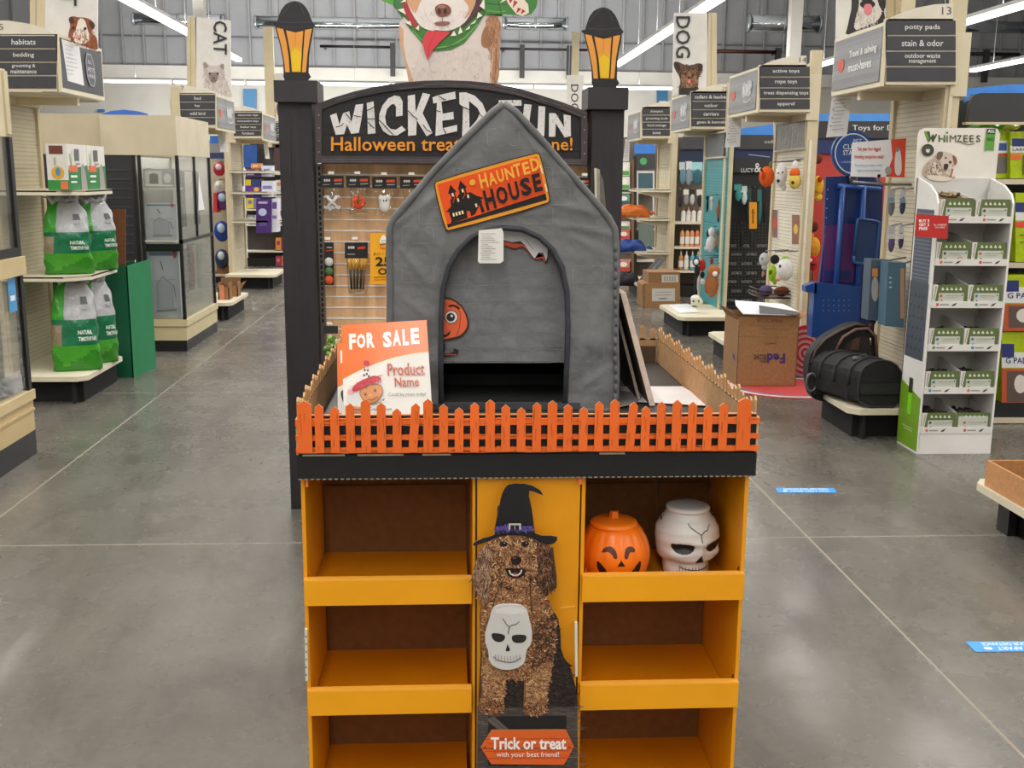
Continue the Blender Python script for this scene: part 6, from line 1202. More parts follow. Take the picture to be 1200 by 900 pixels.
# --- right of post 13: far side shelving bay with dog pads
T = Thing('aisle_shelving', 'shelving bay of lime green pad bags behind the white display, right edge', 'shelving'); Y = 6.7
x0, x1 = at(1136, 300, Y).x, at(1330, 300, Y).x
T.part('back_panel', MB().box(x0, x1, Y+.35, Y+.38, 0, 2.1, '2a2826'), 'steel_paint')
T.part('dark_header', MB().prism([(1134, 143), (1330, 143), (1330, 109), (1150, 109), (1142, 113), (1137, 122)], Y-.05, .04, '333435'), 'satin'); T.part('header_trim', MB().fbox(1132, 143, 1330, 146, Y-.06, .05, CREAM), 'steel_paint'); T.part('blue_cap', MB().prism([(1132, 120), (1138, 111), (1150, 110), (1330, 109), (1330, 98), (1180, 99), (1132, 104)], Y-.03, .03, '4088de'), 'satin')
for py in (210, 308, 490): T.part('shelf', MB().fbox(1128, py, 1330, py+6, Y, .35, 'c9bca4'), 'steel_paint')
T.part('kick_plate', MB().box(x0, x1, Y+.02, Y+.35, 0, .14, '131314'), 'satin'); T.done()
LG = 'a8bc14'
def pads(lab, q, Y, bits, dep=.2): product('pad_bag', lab, 'package', q, Y, dep, LG, bits, m_='film', group=None).done()
pads('lime pad bag with dog photo and navy tag, right edge, top shelf', (1184, 154, 1236, 209), Y+.01, [('r', .0, .3, 1, .45, 'd9d6d0'), ('r', .04, .15, .4, .32, '24306a'), ('t', .05, .35, .8, .42, '44506a', 'LARGE DOG'), ('r', .0, .48, .25, .6, 'd96a30'), ('r', .28, .5, .8, .92, '5a4a44'), ('e', .4, .55, .65, .8, 'd9cfc6')])
pads('lime pad bag partly behind the white display, top shelf', (1150, 150, 1183, 209), Y+.05, [('r', .45, .25, .95, .5, 'dfe4e6'), ('r', .6, .3, .9, .45, '3a5aa0'), ('r', .5, .5, .95, .56, 'c9402c'), ('r', .45, .57, .9, .9, '6a6462')])
T = Thing('pad_bag', 'crumpled lime bag lying on top of the upper pad bags', 'package'); m = MB(); a, b_ = at(1140, 152, Y+.08), at(1188, 143, Y+.08)
m.grid(lambda u, v: Vector((a.x+(b_.x-a.x)*v, Y+.08+.09*math.sin(2*math.pi*u), a.z+(b_.z-a.z)*(.5+.5*math.cos(2*math.pi*u))*(.5+.5*abs(math.sin(v*7)))+.0)), 12, 18, lambda u, v: hx('4f9a24') if v < .6 else hx('b9c44a')); T.part('film', m, 'film'); T.done()
pads('lime pad bag with red stripe, right edge, middle shelf', (1190, 226, 1240, 307), Y+.01, [('r', .0, .28, 1, .4, 'd9d9d2'), ('r', .0, .14, .3, .28, '24306a'), ('r', 0, .42, 1, .5, 'd8452e'), ('r', .1, .6, .4, .62, '6a7a14'), ('r', .1, .7, .4, .72, '6a7a14')])
pads('lime pad bag lettered pads with dog photo, right edge, lower row', (1176, 322, 1236, 388), Y+.01, [('r', 0, .22, 1, .5, 'd9d9d6'), ('r', .0, .1, .3, .3, '24306a'), ('t', .08, .32, .65, .42, '24306a', 'G PADS'), ('r', .0, .52, 1, 1, 'b8502c'), ('r', .1, .56, .8, .94, '5a4a44'), ('e', .25, .6, .55, .85, 'd9cfc6')])
pads('lime pad bag lettered pads with dog photo, right edge, lowest row', (1174, 389, 1232, 489), Y+.03, [('r', 0, .24, 1, .42, 'd9d9d6'), ('r', .0, .14, .25, .3, '24306a'), ('t', .08, .3, .6, .37, '24306a', 'G PADS'), ('e', .55, .05, .72, .14, 'd8452e'), ('r', .0, .43, 1, .86, 'b8502c'), ('r', .1, .46, .75, .82, '5a4a44'), ('e', .25, .5, .5, .72, 'd9cfc6')])
# --- deck of end 13: carriers
def carrier(T, body, Yc): pass
T = Thing('pet_carrier', 'black rounded pet carrier with bronze piping, standing behind the low one', 'pet carrier'); Y = 6.75
sh = smooth([(949, 462), (946, 430), (951, 412), (965, 397), (985, 385), (1003, 378), (1018, 380), (1027, 392), (1030, 420), (1030, 470), (960, 472)], 2)
T.part('shell', MB().prism(sh, Y, .10, '111012', '141315'), 'fabric'); T.part('piping', MB().tube([at(x, y, Y-.002) for x, y in ((951, 425), (956, 410), (968, 397), (985, 387), (1003, 380), (1017, 382))], .009, '5a4640', 6), 'fabric')
T.part('front_flap', MB().prism(smooth([(966, 470), (964, 430), (975, 405), (992, 392), (1012, 387), (1024, 394), (1026, 470)], 1), Y-.03, .03, '151416'), 'fabric'); T.part('flap_piping', MB().tube([at(x, y, Y-.035) for x, y in ((980, 410), (988, 395), (1003, 386), (1017, 385), (1026, 394), (1028, 420))], .01, '7a5a50', 6), 'fabric')
T.part('mesh_window', MB().prism(smooth([(984, 420), (992, 402), (1008, 393), (1020, 398), (1022, 425)], 1), Y-.036, .006, '2c2526'), 'fabric'); T.part('brown_card', MB().prism([(996, 410), (1000, 398), (1008, 396), (1006, 410)], Y-.04, .003, '5a3c2a'), 'card')
T.part('side_pocket', MB().prism(smooth([(960, 452), (962, 424), (974, 420), (978, 452)], 1), Y-.045, .04, '27323a'), 'fabric'); T.part('pull_tab', MB().tube([at(1018, 386, Y), at(1024, 375, Y)], .02, '4a3228', 8), 'fabric'); T.part('zip_pull', MB().tube([at(1020, 396, Y-.045), at(1020, 404, Y-.045)], .005, 'b9a890', 6), 'metal')
T.part('bottom', MB().box(at(952, 470, Y).x, at(1030, 470, Y).x, Y-.04, Y+.10, .2, .24, '141415'), 'fabric'); T.done()
T = Thing('pet_carrier', 'low black quilted pet carrier lying in front on the aisle 13 deck', 'pet carrier'); Y = 6.3
sh = smooth([(1006, 477), (1006, 450), (1010, 432), (1025, 423), (1040, 422), (1054, 430), (1060, 450), (1060, 477)], 1)
T.part('end_face', MB().prism(sh, Y, .02, '0f0f10'), 'fabric')
body_px = smooth([(1006, 476), (1006, 448), (1010, 432), (1026, 422), (1042, 423), (1056, 430), (1060, 476)], 1)
A = [at(x, y, Y+.02) for x, y in body_px]; off = Vector((-.16, .42, 0)); T.part('body', MB().slab([A], off, '111113', '131315'), 'fabric')
for t in (.2, .5, .8):
    q = [p+off*t for p in A if p.z > .22]; T.part('quilt_band', MB().tube([p+Vector((-.002, 0, .003)) for p in q if p.z > .25], .01, '28282b', 6), 'fabric')
T.part('end_piping', MB().tube([at(x, y, Y-.002) for x, y in sh]+[at(*sh[0], Y-.002)], .006, '2c2c2f', 6), 'fabric'); T.part('end_pocket', MB().prism([(1008, 462), (1058, 462), (1058, 450), (1008, 450)], Y-.012, .012, '1f1f21'), 'fabric')
T.part('handle', MB().tube([at(992, 425, Y+.25), at(1002, 418, Y+.25), at(1014, 416, Y+.2), at(1022, 424, Y+.15)], .012, '26262a', 8), 'fabric'); T.part('buckle', MB().ball(at(1004, 420, Y+.15), .03, .02, .015, '5a5c60', 10, 6), 'plastic'); T.part('strap', MB().tube([at(996, 432, Y+.2), at(992, 468, Y+.1)], .012, '2a2a2d', 6), 'fabric'); T.done()
T = Thing('wheel_pad', 'small round black pad leaning at the left tip of the aisle 13 deck', 'pad'); q = at(951, 448, 6.78)
T.part('disc', MB().prism([(951+6*math.cos(a*math.pi/10)+1*math.sin(a*math.pi/10), 448+10*math.sin(a*math.pi/10)-2.5*math.cos(a*math.pi/10)) for a in range(20)], 6.7, .03, '1a1a1c'), 'plastic'); T.part('rim', MB().tube([at(951+6*math.cos(a*math.pi/10)+1*math.sin(a*math.pi/10), 448+10*math.sin(a*math.pi/10)-2.5*math.cos(a*math.pi/10), 6.7) for a in range(21)], .008, '5a5a5c', 6), 'plastic'); T.done()
T = Thing('spiral_disc', 'large red and white spiral disc standing behind the open carton', 'disc'); Y = 8.4
T.part('disc', MB().prism([(947+27*math.cos(a*math.pi/20), 412+31*math.sin(a*math.pi/20)) for a in range(40)], Y, .03, 'b8303c'), 'satin'); m = MB(); c = Cv.Y(m, Y-.0005, .0006)
for k in range(9): c.ell(944, 414, 25-k*2.8, 28-k*3.1, 'cf9aa0' if k % 2 == 0 else 'b02c38', 32)
T.part('spiral_print', m, 'print'); T.done()
m = MB(); C = (2.62, 7.95)
mt = [Vector((C[0]+.5*math.cos(a*math.pi/24), C[1]+.42*math.sin(a*math.pi/24), .004)) for a in range(48)]
T = Thing('floor_mat', 'round red floor sticker with white ring in front of the spiral disc', 'sticker'); T.part('disc', MB().slab([[Vector((p.x, p.y, .001)) for p in mt]], Vector((0, 0, .002)), 'c2484a'), 'satin')
m = MB(); rng = lambda r0, r1, z, col_: [m.mesh([(C[0]+r*math.cos(b_), C[1]+r*.84*math.sin(b_), z) for r, b_ in ((r0, a*math.pi/24), (r0, (a+1)*math.pi/24), (r1, (a+1)*math.pi/24), (r1, a*math.pi/24))], [(0, 1, 2, 3)], col_) for a in range(48)]
rng(.43, .47, .0035, 'd9c9c9'); rng(.38, .42, .0035, '6a6f86'); T.part('ring_print', m, 'print'); T.done()
# open delivery carton
T = Thing('open_carton', 'open brown delivery carton with upside-down purple logo, papers inside', 'box'); Y = 8.0; K_ = 'a67c52'
a, b_ = at(863, 447, Y), at(932, 447, Y); top = at(862, 371, Y).z; dp = .42; xl, xr = a.x, b_.x
T.part('front_wall', MB().box(xl, xr, Y, Y+.006, 0, top-.07, K_), 'card'); T.part('front_flap', MB().box(xl-.005, xr+.005, Y-.002, Y+.004, top-.075, top, '9c7249'), 'card')
T.part('side_wall', MB().box(xl-.003, xl+.003, Y, Y+dp, 0, top-.03, '8f6a44'), 'card'); T.part('side_wall', MB().box(xr-.003, xr+.003, Y, Y+dp, 0, top-.03, '8f6a44'), 'card'); T.part('rear_wall', MB().box(xl, xr, Y+dp, Y+dp+.006, 0, top, '8f6a44'), 'card'); T.part('box_bottom', MB().box(xl, xr, Y, Y+dp, 0, .006, '8f6a44'), 'card')
T.part('side_flap', MB().slab([[Vector((xl-.002, Y+.01, top-.03)), Vector((xl-.002, Y+dp, top-.03)), Vector((xl-.06, Y+dp, top+.05)), Vector((xl-.045, Y+.01, top+.03))]], Vector((.004, 0, 0)), '9a7048'), 'card'); T.part('side_flap', MB().slab([[Vector((xr, Y+.01, top-.03)), Vector((xr, Y+dp, top-.03)), Vector((xr+.07, Y+dp, top+.02)), Vector((xr+.06, Y+.01, top+.02))]], Vector((.004, 0, 0)), '9a7048'), 'card')
m = MB(); c = Cv.Y(m, Y-.0026, .0006)
c.text('Fed', 0, 0, 0, 0, '4a3578', .03, q=[(920, 425.5), (899, 425), (899, 414), (920, 414.5)]); c.text('Ex', 0, 0, 0, 0, '6f5648', .03, q=[(898, 424.5), (882, 424), (882, 415), (898, 415.5)])
c.text('MAX 22 LB', 0, 0, 0, 0, '5c4430', .0, q=[(916, 378), (887, 377), (887, 373), (916, 374)]); c.line([(893, 385), (925, 386)], .5, '86633f'); c.line([(864, 393), (931, 394)], .8, 'b58a5e'); c.poly([(896, 386), (910, 386), (909, 402), (897, 402)], 'a0784e'); T.part('box_print', m, 'print')
m = MB(); c = Cv.X(m, xl-.004, .0006); c.text('FedEx', 0, 0, 0, 0, '4a3578', .02, q=[(858.5, 412), (861.5, 416), (861.5, 424), (858.5, 420)]); T.part('side_print', m, 'print'); T.done()
P = MB(); P.slab([[Vector(v) for v in ((xl+.02, Y-.02, top+.02), (xr-.03, Y-.03, top+.012), (xr+.06, Y+.2, top+.01), (xr-.02, Y+.36, top+.05), (xl+.05, Y+.34, top+.08), (xl+.02, Y+.2, top+.06))]], Vector((0, 0, .006)), 'e2e4e6'); single('paper_stack', P, 'satin', 'white crumpled papers lying on top of the open delivery carton', 'paper')
P = MB(); P.slab([[Vector(v) for v in ((xl+.15, Y-.012, top+.022), (xr-.03, Y-.035, top+.015), (xr+.03, Y+.12, top+.02), (xl+.18, Y+.12, top+.07))]], Vector((0, 0, .004)), '4a4a4e'); single('dark_folder', P, 'satin', 'dark grey folder on the papers of the open delivery carton', 'folder')
# ---------------------------------------------------------------- white cardboard treat display
T = Thing('treat_display', 'white and green cardboard floor display of dog chews, right side', 'display'); YF2, YB2 = 5.95, 6.24; WX0, WX1 = 2.742, 3.19; WH = 'dcdad6'
tiers = [at(1130, y, YF2).z for y in (261, 311, 360.5, 411, 461, 507.5)]
ztop = at(1185, 228, YF2).z
for x0, x1, nm_ in ((WX0, WX0+.012, 'left'), (WX1-.012, WX1, 'right')):
    pl = [Vector((x0, y, z)) for y, z in ((YF2, 0), (YB2, 0), (YB2, ztop+.09), (YF2+.12, ztop+.05), (YF2+.03, ztop), (YF2, ztop-.05))]; T.part('side_panel', MB().slab([pl], Vector((x1-x0, 0, 0)), WH), 'painted_card')
T.part('back_panel', MB().box(WX0, WX1, YB2-.01, YB2, 0, 1.6, 'c9c7c3'), 'painted_card'); T.part('base_front', MB().box(WX0+.01, WX1-.012, YF2, YF2+.01, 0, tiers[5]-.0, WH), 'painted_card')
for k, z in enumerate(tiers):
    T.part('shelf', MB().box(WX0+.012, WX1-.012, YF2+.004, YB2-.01, z, z+.006, 'cfcdc9'), 'painted_card'); p = T.part('shelf_lip', MB().box(WX0+.012, WX1-.012, YF2-.004, YF2+.004, z-.002, z+.036, 'd6d3cf'), 'painted_card')
    m = MB()
    for j, x in enumerate((.04, .27)):
        x_ = WX0+x; m.mesh([(x_, YF2-.005, z+.01), (x_+.015, YF2-.005, z+.01), (x_+.015, YF2-.005, z+.026), (x_, YF2-.005, z+.026)], [(0, 1, 2, 3)], ['3f7fb8', 'd96a4a', 'c94a4a', '3f8f5a'][(k+j) % 4]); m.mesh([(x_+.022, YF2-.005, z+.014), (x_+.075, YF2-.005, z+.014), (x_+.075, YF2-.005, z+.021), (x_+.022, YF2-.005, z+.021)], [(0, 1, 2, 3)], '8f8d88'); m.mesh([(x_+.09, YF2-.005, z+.008), (x_+.11, YF2-.005, z+.012), (x_+.125, YF2-.005, z+.03), (x_+.10, YF2-.005, z+.02)], [(0, 1, 2, 3)], '3a3230')
    T.part('lip_print', m, 'print', p)
hp = [(1072, 226), (1173-8, 226), (1172, 157), (1169, 151), (1162, 150), (1084, 150), (1078, 153), (1076, 160)]
hd = T.part('header_card', MB().prism(hp, YB2, .012, 'e2dcd2'), 'painted_card'); m = MB(); c = Cv.Y(m, YB2-.0005, .0005)
o, k = (1070, 140), .1111; f = lambda P: crop(o, k, P); GR = '3f4a30'
c.poly(f([(112, 125), (175, 125), (185, 190), (210, 150), (225, 180), (240, 150), (255, 160), (215, 240), (200, 240), (190, 205), (170, 238), (155, 238)]), GR); c.poly(f([(112, 125), (140, 125), (170, 200), (160, 230)]), '6aa02c')
for w, a, b_, y0_ in (('H', 268, 338, 165), ('I', 354, 367, 168), ('M', 388, 455, 165), ('Z', 462, 515, 165), ('E', 532, 578, 165), ('E', 596, 642, 165), ('S', 665, 712, 165)): c.text(w, *f([(a, y0_)])[0], *f([(b_, 240)])[0], GR, .0 if w == 'M' else .015)
c.ell(*f([(360, 140)])[0], 1.2, 1.2, GR, 10); c.line(f([(300, 205), (345, 195)]), 1.6, '6aa02c')
c.line(f([(500, 240), (540, 255), (590, 266), (650, 255)]), .9, GR)
c.poly(f([(778, 98), (872, 98), (850, 335), (808, 318), (755, 335)]), '5a9a34'); c.poly(f([(778, 98), (872, 98), (868, 155), (774, 155)]), '3f4a38'); c.text('ALL', *f([(788, 108)])[0], *f([(862, 138)])[0], 'f0ece6', .03); c.text('NO', *f([(780, 190)])[0], *f([(852, 228)])[0], '2f5a1c', .03)
c.ell(*f([(156, 323)])[0], 7.2, 7.2, '38382e'); c.ell(*f([(156, 323)])[0], 5, 4.8, '4a4a40'); c.poly(smooth(f([(135, 310), (156, 318), (178, 308), (175, 340), (158, 355), (138, 340)])), 'dcd8cf')
c.poly(smooth(f([(110, 560), (120, 500), (160, 440), (220, 405), (260, 410), (300, 470), (330, 560), (400, 600), (455, 600), (430, 630), (340, 650), (200, 625), (130, 620)]), 1), 'b8a490'); c.poly(smooth(f([(200, 460), (250, 440), (290, 520), (320, 570), (250, 590), (200, 560)]), 1), 'd9cfc2')
c.flecks(f([(115, 560), (160, 445), (250, 415), (300, 500), (320, 560), (200, 600)]), 70, 5, 1, ['8a7464', '6a5446', 'd9cdbf', 'c9b8a6'], 1, 2)
c.poly(smooth(f([(250, 380), (260, 340), (320, 335), (380, 350), (430, 370), (462, 400), (468, 450), (440, 490), (420, 470), (400, 520), (360, 535), (320, 530), (300, 480), (280, 430)]), 1), 'cdbfae'); c.poly(smooth(f([(245, 390), (255, 345), (310, 335), (320, 370), (290, 425), (260, 430)]), 1), '6f5a4c'); c.poly(smooth(f([(410, 370), (455, 395), (468, 450), (440, 490), (425, 440)]), 1), '8a5a44')
c.poly(smooth(f([(325, 465), (380, 470), (365, 520), (345, 538), (322, 520)]), 1), '3a1f1c'); c.ell(*f([(392, 450)])[0], 1.8, 1.7, '4a3430', 10); c.ell(*f([(345, 405)])[0], 1.1, 1.1, '2a1f1c', 8); c.line(f([(418, 520), (395, 610)]), 1.8, 'a8482c'); c.poly(smooth(f([(130, 590), (230, 585), (400, 610), (420, 635), (330, 655), (180, 640)]), 1), 'd9cdbd')
T.part('header_print', m, 'print', hd)
# left side prints
m = MB(); c = Cv.X(m, WX0, .0008)
def SX(y, z, l=1): return Vector((WX0-.001*l, y, z))
def srect(y0, y1, z0, z1, col_, l=1): m.mesh([SX(y0, z0, l), SX(y1, z0, l), SX(y1, z1, l), SX(y0, z1, l)], [(0, 1, 2, 3)], col_)
srect(YF2+.03, YB2-.03, .78, 1.42, '4b5360'); srect(YF2+.02, YB2-.02, .55, 1.0, '3f4853', 2)
zz = 1.02
while zz < 1.42: srect(YF2+.03, YB2-.03, zz, zz+.006, '6c7686', 2); zz += .022
for r_ in range(6):
    for q in range(4): y = YF2+.06+q*.055; z = .60+r_*.062; srect(y, y+.022, z, z+.012+.008*((q+r_) % 2), '23292f', 3)
srect(YF2+.005, YB2-.005, .012, .33, '6f9a1e', 1); m.mesh([SX(YF2+.005, .33), SX(YB2-.005, .33), SX(YB2-.005, .40)], [(0, 1, 2)], '6f9a1e'); srect(YF2+.12, YF2+.17, .21, .37, '7ad21a', 2); srect(YF2+.12, YF2+.17, .34, .43, '2a3a1c', 3); srect(YF2+.08, YF2+.22, .13, .134, 'c2d49a', 2); srect(YF2+.08, YF2+.2, .115, .119, 'c2d49a', 2)
T.part('side_print', m, 'print'); T.done()
nm2 = ['topmost', 'second', 'third', 'fourth', 'fifth', 'lowest']
for k, z in enumerate(tiers):
    for j in (0, 1):
        x0 = WX0+.018+j*.208; x1 = x0+.2; zf = z+.0065; h = .125 if k < 5 else .115
        T = Thing('chew_tray', 'green fronted tray of dark chews, %s column, %s tier of the white display' % (['left', 'right'][j], nm2[k]), 'tray', 'chew trays of the white display')
        T.part('front', MB().box(x0, x1, YF2+.006, YF2+.009, zf, zf+h, '5b6b3a'), 'painted_card')
        m = MB(); Q = [(x0, YF2+.0055, zf+h), (x1, YF2+.0055, zf+h), (x1, YF2+.0055, zf), (x0, YF2+.0055, zf)]; c = Cv.quad(m, Q, 200, 125, .0005); odd = (k == 5 and j == 1)
        if not odd: c.poly([(0, 0), (30, 0), (14, 125), (0, 125)], 'd3d0c8'); c.text('whimzees', 0, 0, 0, 0, '4f5a3a', .01, q=[(4, 88), (9, 10), (22, 10), (14, 88)])
        c.rect(36 if not odd else 12, 48 if not odd else 22, 184 if not odd else 190, 125 if not odd else 112, 'bdbfb4')
        for q in range(5): c.poly([(48+q*26, 30), (56+q*26, 14), (66+q*26, 28), (62+q*26, 34)], 'd3d6c8')
        c.ell(50, 64, 8, 8, ['3f6fa0', '3a3a3a', 'c9563a', '3f6fa0'][(k+j) % 4], 10); c.line([(46, 110), (56, 88)], 6, '3a352c'); c.line([(75, 62), (165, 64)], 3, '8f9386'); c.line([(75, 74), (150, 76)], 2, 'a2a69a'); c.ell(172, 60, 4, 5, '3a3a34', 8)
        if (k, j) == (1, 0): c.ell(140, 100, 18, 18, 'c9866a', 14); c.ell(140, 100, 10, 10, 'dcd2c8', 12)
        T.part('front_print', m, 'print')
        m = MB(); yb = YB2-.02
        T.part('side_wall', MB().slab([[Vector((x0, YF2+.009, zf)), Vector((x0, yb, zf)), Vector((x0, yb, zf+h*1.35)), Vector((x0, YF2+.009, zf+h))]], Vector((.003, 0, 0)), 'd3d1ce'), 'painted_card'); T.part('side_wall', MB().slab([[Vector((x1-.003, YF2+.009, zf)), Vector((x1-.003, yb, zf)), Vector((x1-.003, yb, zf+h*1.35)), Vector((x1-.003, YF2+.009, zf+h))]], Vector((.003, 0, 0)), 'd3d1ce'), 'painted_card')
        T.part('tray_bottom', MB().box(x0+.003, x1-.003, YF2+.009, yb, zf, zf+.003, 'b3b0ab'), 'painted_card')
        m = MB(); full = .134 if (k, j) == (0, 0) else (0 if (k, j) == (0, 1) else .085)
        if full:
            cc = ['8a7454', '6a5a3c', 'a08a66', '5a4a34'] if k == 0 else ['2c2622', '3a302a', '241f1c', '4a3c30']
            for _ in range(46):
                a = random.uniform(0, 6.28); l = .028; px_, py_, pz_ = random.uniform(x0+.03, x1-.03), random.uniform(YF2+.04, yb-.05), zf+full+random.uniform(-.012, .02); m.tube([(px_-l*math.cos(a), py_-l*math.sin(a)*.7, pz_-.006), (px_+l*math.cos(a), py_+l*math.sin(a)*.7, pz_+.006)], .0075, random.choice(cc), 5)
            m.box(x0+.004, x1-.004, YF2+.01, yb-.002, zf+.003, zf+full-.004, cc[1]); T.part('chews', m, 'matte', kind='stuff')
        T.done()
T = Thing('offer_tag', 'red tag reading buy 5 get 2 free on the left of the white display', 'sign'); Y = 5.85
T.part('tag', MB().prism([(1072, 277), (1110, 280), (1112, 253), (1074, 251)], Y, .004, 'b8241f'), 'satin'); m = MB(); c = Cv.Y(m, Y-.0005, .0006); c.text('BUY 5', 1077, 257, 1089, 260.5, 'f2e6e2', .03); c.text('GET 2', 1077, 261.5, 1089, 265, 'f2e6e2', .03); c.text('FREE', 1077, 266, 1087, 269.5, 'f2e6e2', .03); c.text('ALL WHIMZEES', 1094, 262.5, 1109, 264.5, 'f2d6d2', .01); c.text('DOG CHEWS', 1096, 265.5, 1107, 267.5, 'f2d6d2', .01); T.part('lettering', m, 'print')
q = at(1092, 254, Y+.004); T.part('clip', MB().box(q.x-.01, q.x+.01, Y+.004, YF2, q.z-.02, q.z, 'c9c9c9'), 'plastic'); T.done()
# nearest right fixture: low deck with carton
T = Thing('low_shelving', 'low cream shelf deck entering from the right edge', 'shelving'); xd = 2.46
pl = [Vector((x, y, .165)) for x, y in ((xd, .6), (3.3, .6), (3.3, 4.75), (xd+.05, 4.75), (xd, 4.68))]
T.part('base_deck', MB().slab([pl], Vector((0, 0, .035)), 'd6ceb6'), 'steel_paint'); T.part('kick_plate', MB().box(xd+.12, 3.3, .7, 4.62, 0, .163, '131314'), 'satin'); m = MB()
for k in range(60): y = 1.2+k*.058; m.mesh([(xd+.05, y, .2008), (xd+.056, y, .2008), (xd+.056, y+.02, .2008), (xd+.05, y+.02, .2008)], [(0, 1, 2, 3)], '8f8770'); m.mesh([(xd+.08, y, .2008), (xd+.086, y, .2008), (xd+.086, y+.02, .2008), (xd+.08, y+.02, .2008)], [(0, 1, 2, 3)], '8f8770')
T.part('deck_slots', m, 'print', 0); T.part('kick_leg', MB().box(xd+.07, xd+.11, 4.5, 4.6, 0, .163, '1c1c1e'), 'satin'); T.part('end_panel', MB().box(3.0, 3.04, .6, 4.75, .2, 1.4, BEIGE), 'steel_paint'); T.done()
T = Thing('tray_box', 'open tan wooden-coloured carton tray on the low deck, right edge', 'box'); a = atz(1168, 577, .201); xa, ya = a.x, 4.62
W_ = 'c08c5c'; xb, yb, zh = xa+.36, ya+.02, .12; y0_ = ya-.42
T.part('wall', MB().box(xa, xa+.012, y0_, yb, .201, .201+zh, W_), 'card'); T.part('wall', MB().box(xb-.012, xb, y0_, yb, .201, .201+zh, W_), 'card'); T.part('wall', MB().box(xa+.012, xb-.012, yb-.012, yb, .201, .201+zh, W_), 'card'); T.part('wall', MB().box(xa+.012, xb-.012, y0_, y0_+.012, .201, .201+zh, W_), 'card'); T.part('box_bottom', MB().box(xa+.012, xb-.012, y0_+.012, yb-.012, .201, .208, '8a623e'), 'card'); T.done()
# floor stickers
def sticker(q, t1, t2, lab):
    T = Thing('floor_sticker', lab, 'sticker'); P = [atz(x, y, .0012) for x, y in q]; T.part('vinyl', MB().slab([P], Vector((0, 0, .0008)), '3f97e0'), 'satin'); m = MB(); c = Cv.quad(m, [p+Vector((0, 0, .0012)) for p in (P[0], P[1], P[2], P[3])], 100, 20, .0)
    c.fn = (lambda P_: (lambda u, v, l: (P_[0]*(1-u/100)+P_[1]*(u/100))*(1-v/20)+(P_[3]*(1-u/100)+P_[2]*(u/100))*(v/20)+Vector((0, 0, .0012+l*.0002))))(P)
    c.text(t1, 0, 0, 0, 0, 'dcecfa', .02, q=[(88, 8.5), (12, 8.5), (12, 2.5), (88, 2.5)]); c.text(t2, 0, 0, 0, 0, 'dcecfa', .02, q=[(88, 17.5), (22, 17.5), (22, 11), (88, 11)]); c.ell(14, 14, 4, 3, 'dcecfa', 10); T.part('lettering', m, 'print'); T.done()
sticker([(909, 572), (977, 572), (981, 577.5), (911, 577.5)], 'PLEASE KEEP YOUR DISTANCE', 'STAY 6 FEET APART', 'blue floor sticker, far one beside the floor joint')
sticker([(1131, 752), (1262, 751), (1275, 763), (1143, 764)], 'PLEASE KEEP YOUR DISTANCE', 'STAY 6 FEET APART', 'blue floor sticker, near one at the right edge')
# ---------------------------------------------------------------- left side
def SB(x0, x1, y0, y1, z0, z1, c): return MB().box(-x1, -x0, y0, y1, z0, z1, c)
module(-1, 7.5, .9, dict(label='cream shelving end of aisle 5 with two shelves of hay bags', pan='cfc5a9', dy=(7.4, 8.3), xp=3.08, xd=2.52, pz=2.5, panz=2.1, shelves=((.88, -.0), (1.465, -.0))))
# case 1
T = Thing('pet_case', 'cream framed glass pet habitat case at the left edge, nearest', 'display case'); XC = 2.38; Ya, Yb_ = 2.6, 6.1
[T.part('hood', h_, 'steel_paint') for h_ in (SB(XC+.01, XC+.03, Ya, Yb_, 1.775, 2.13, 'cfc2a2'), SB(3.28, 3.3, Ya, Yb_, 1.775, 2.13, 'cfc2a2'), SB(XC+.03, 3.28, Yb_-.02, Yb_, 1.775, 2.13, 'cfc2a2'))]; T.part('hood_edge', SB(XC, XC+.02, Yb_-.05, Yb_+.004, 1.79, 2.12, 'c5b795'), 'steel_paint')
T.part('middle_band', SB(XC-.02, XC+.06, Ya, Yb_, 1.03, 1.13, 'cdb98c'), 'steel_paint'); T.part('black_rail', SB(XC, XC+.03, Ya, Yb_, 1.13, 1.18, '1c1c1e'), 'satin'); T.part('wire_floor', SB(XC+.06, XC+.12, Ya, Yb_, 1.10, 1.12, 'bdb8a8'), 'steel_paint')
for z0_, z1_ in ((1.18, 1.775), (.375, 1.03)):
    T.part('frame_post', SB(XC, XC+.04, Yb_-.04, Yb_, z0_, z1_, '1a1a1c'), 'satin')
T.part('base', SB(XC+.0, 3.3, Ya, Yb_, .14, .32, 'c9b083'), 'steel_paint'); T.part('base_moulding', SB(XC-.012, 3.3, Ya, Yb_+.012, .32, .375, 'cfb98d'), 'steel_paint'); T.part('base_moulding', SB(XC-.006, 3.3, Ya, Yb_+.006, .255, .268, 'c2a878'), 'steel_paint'); T.part('kick_plate', SB(XC+.0, 3.3, Ya, Yb_, 0, .14, '222224'), 'satin')
T.part('back_panel', SB(3.26, 3.3, Ya, Yb_, .375, 1.775, 'a59d8a'), 'matte'); T.part('inner_panel', SB(XC+.2, XC+.22, Yb_-.5, Yb_-.06, 1.18, 1.775, 'b9b5a2'), 'matte'); m = MB(); 
T.part('blue_backdrop', SB(XC+.19, XC+.2, Yb_-.4, Yb_-.06, 1.19, 1.38, '6f9cc4'), 'matte'); T.part('inner_panel', SB(XC+.12, XC+.14, Yb_-.5, Yb_-.06, .375, 1.03, '8d8675'), 'matte')
T.part('glass_pane', SB(XC+.008, XC+.012, Ya, Yb_-.04, 1.18, 1.775, 'ffffff'), 'glass'); T.part('glass_pane', SB(XC+.008, XC+.012, Ya, Yb_-.04, .375, 1.03, 'ffffff'), 'glass')
m = MB()
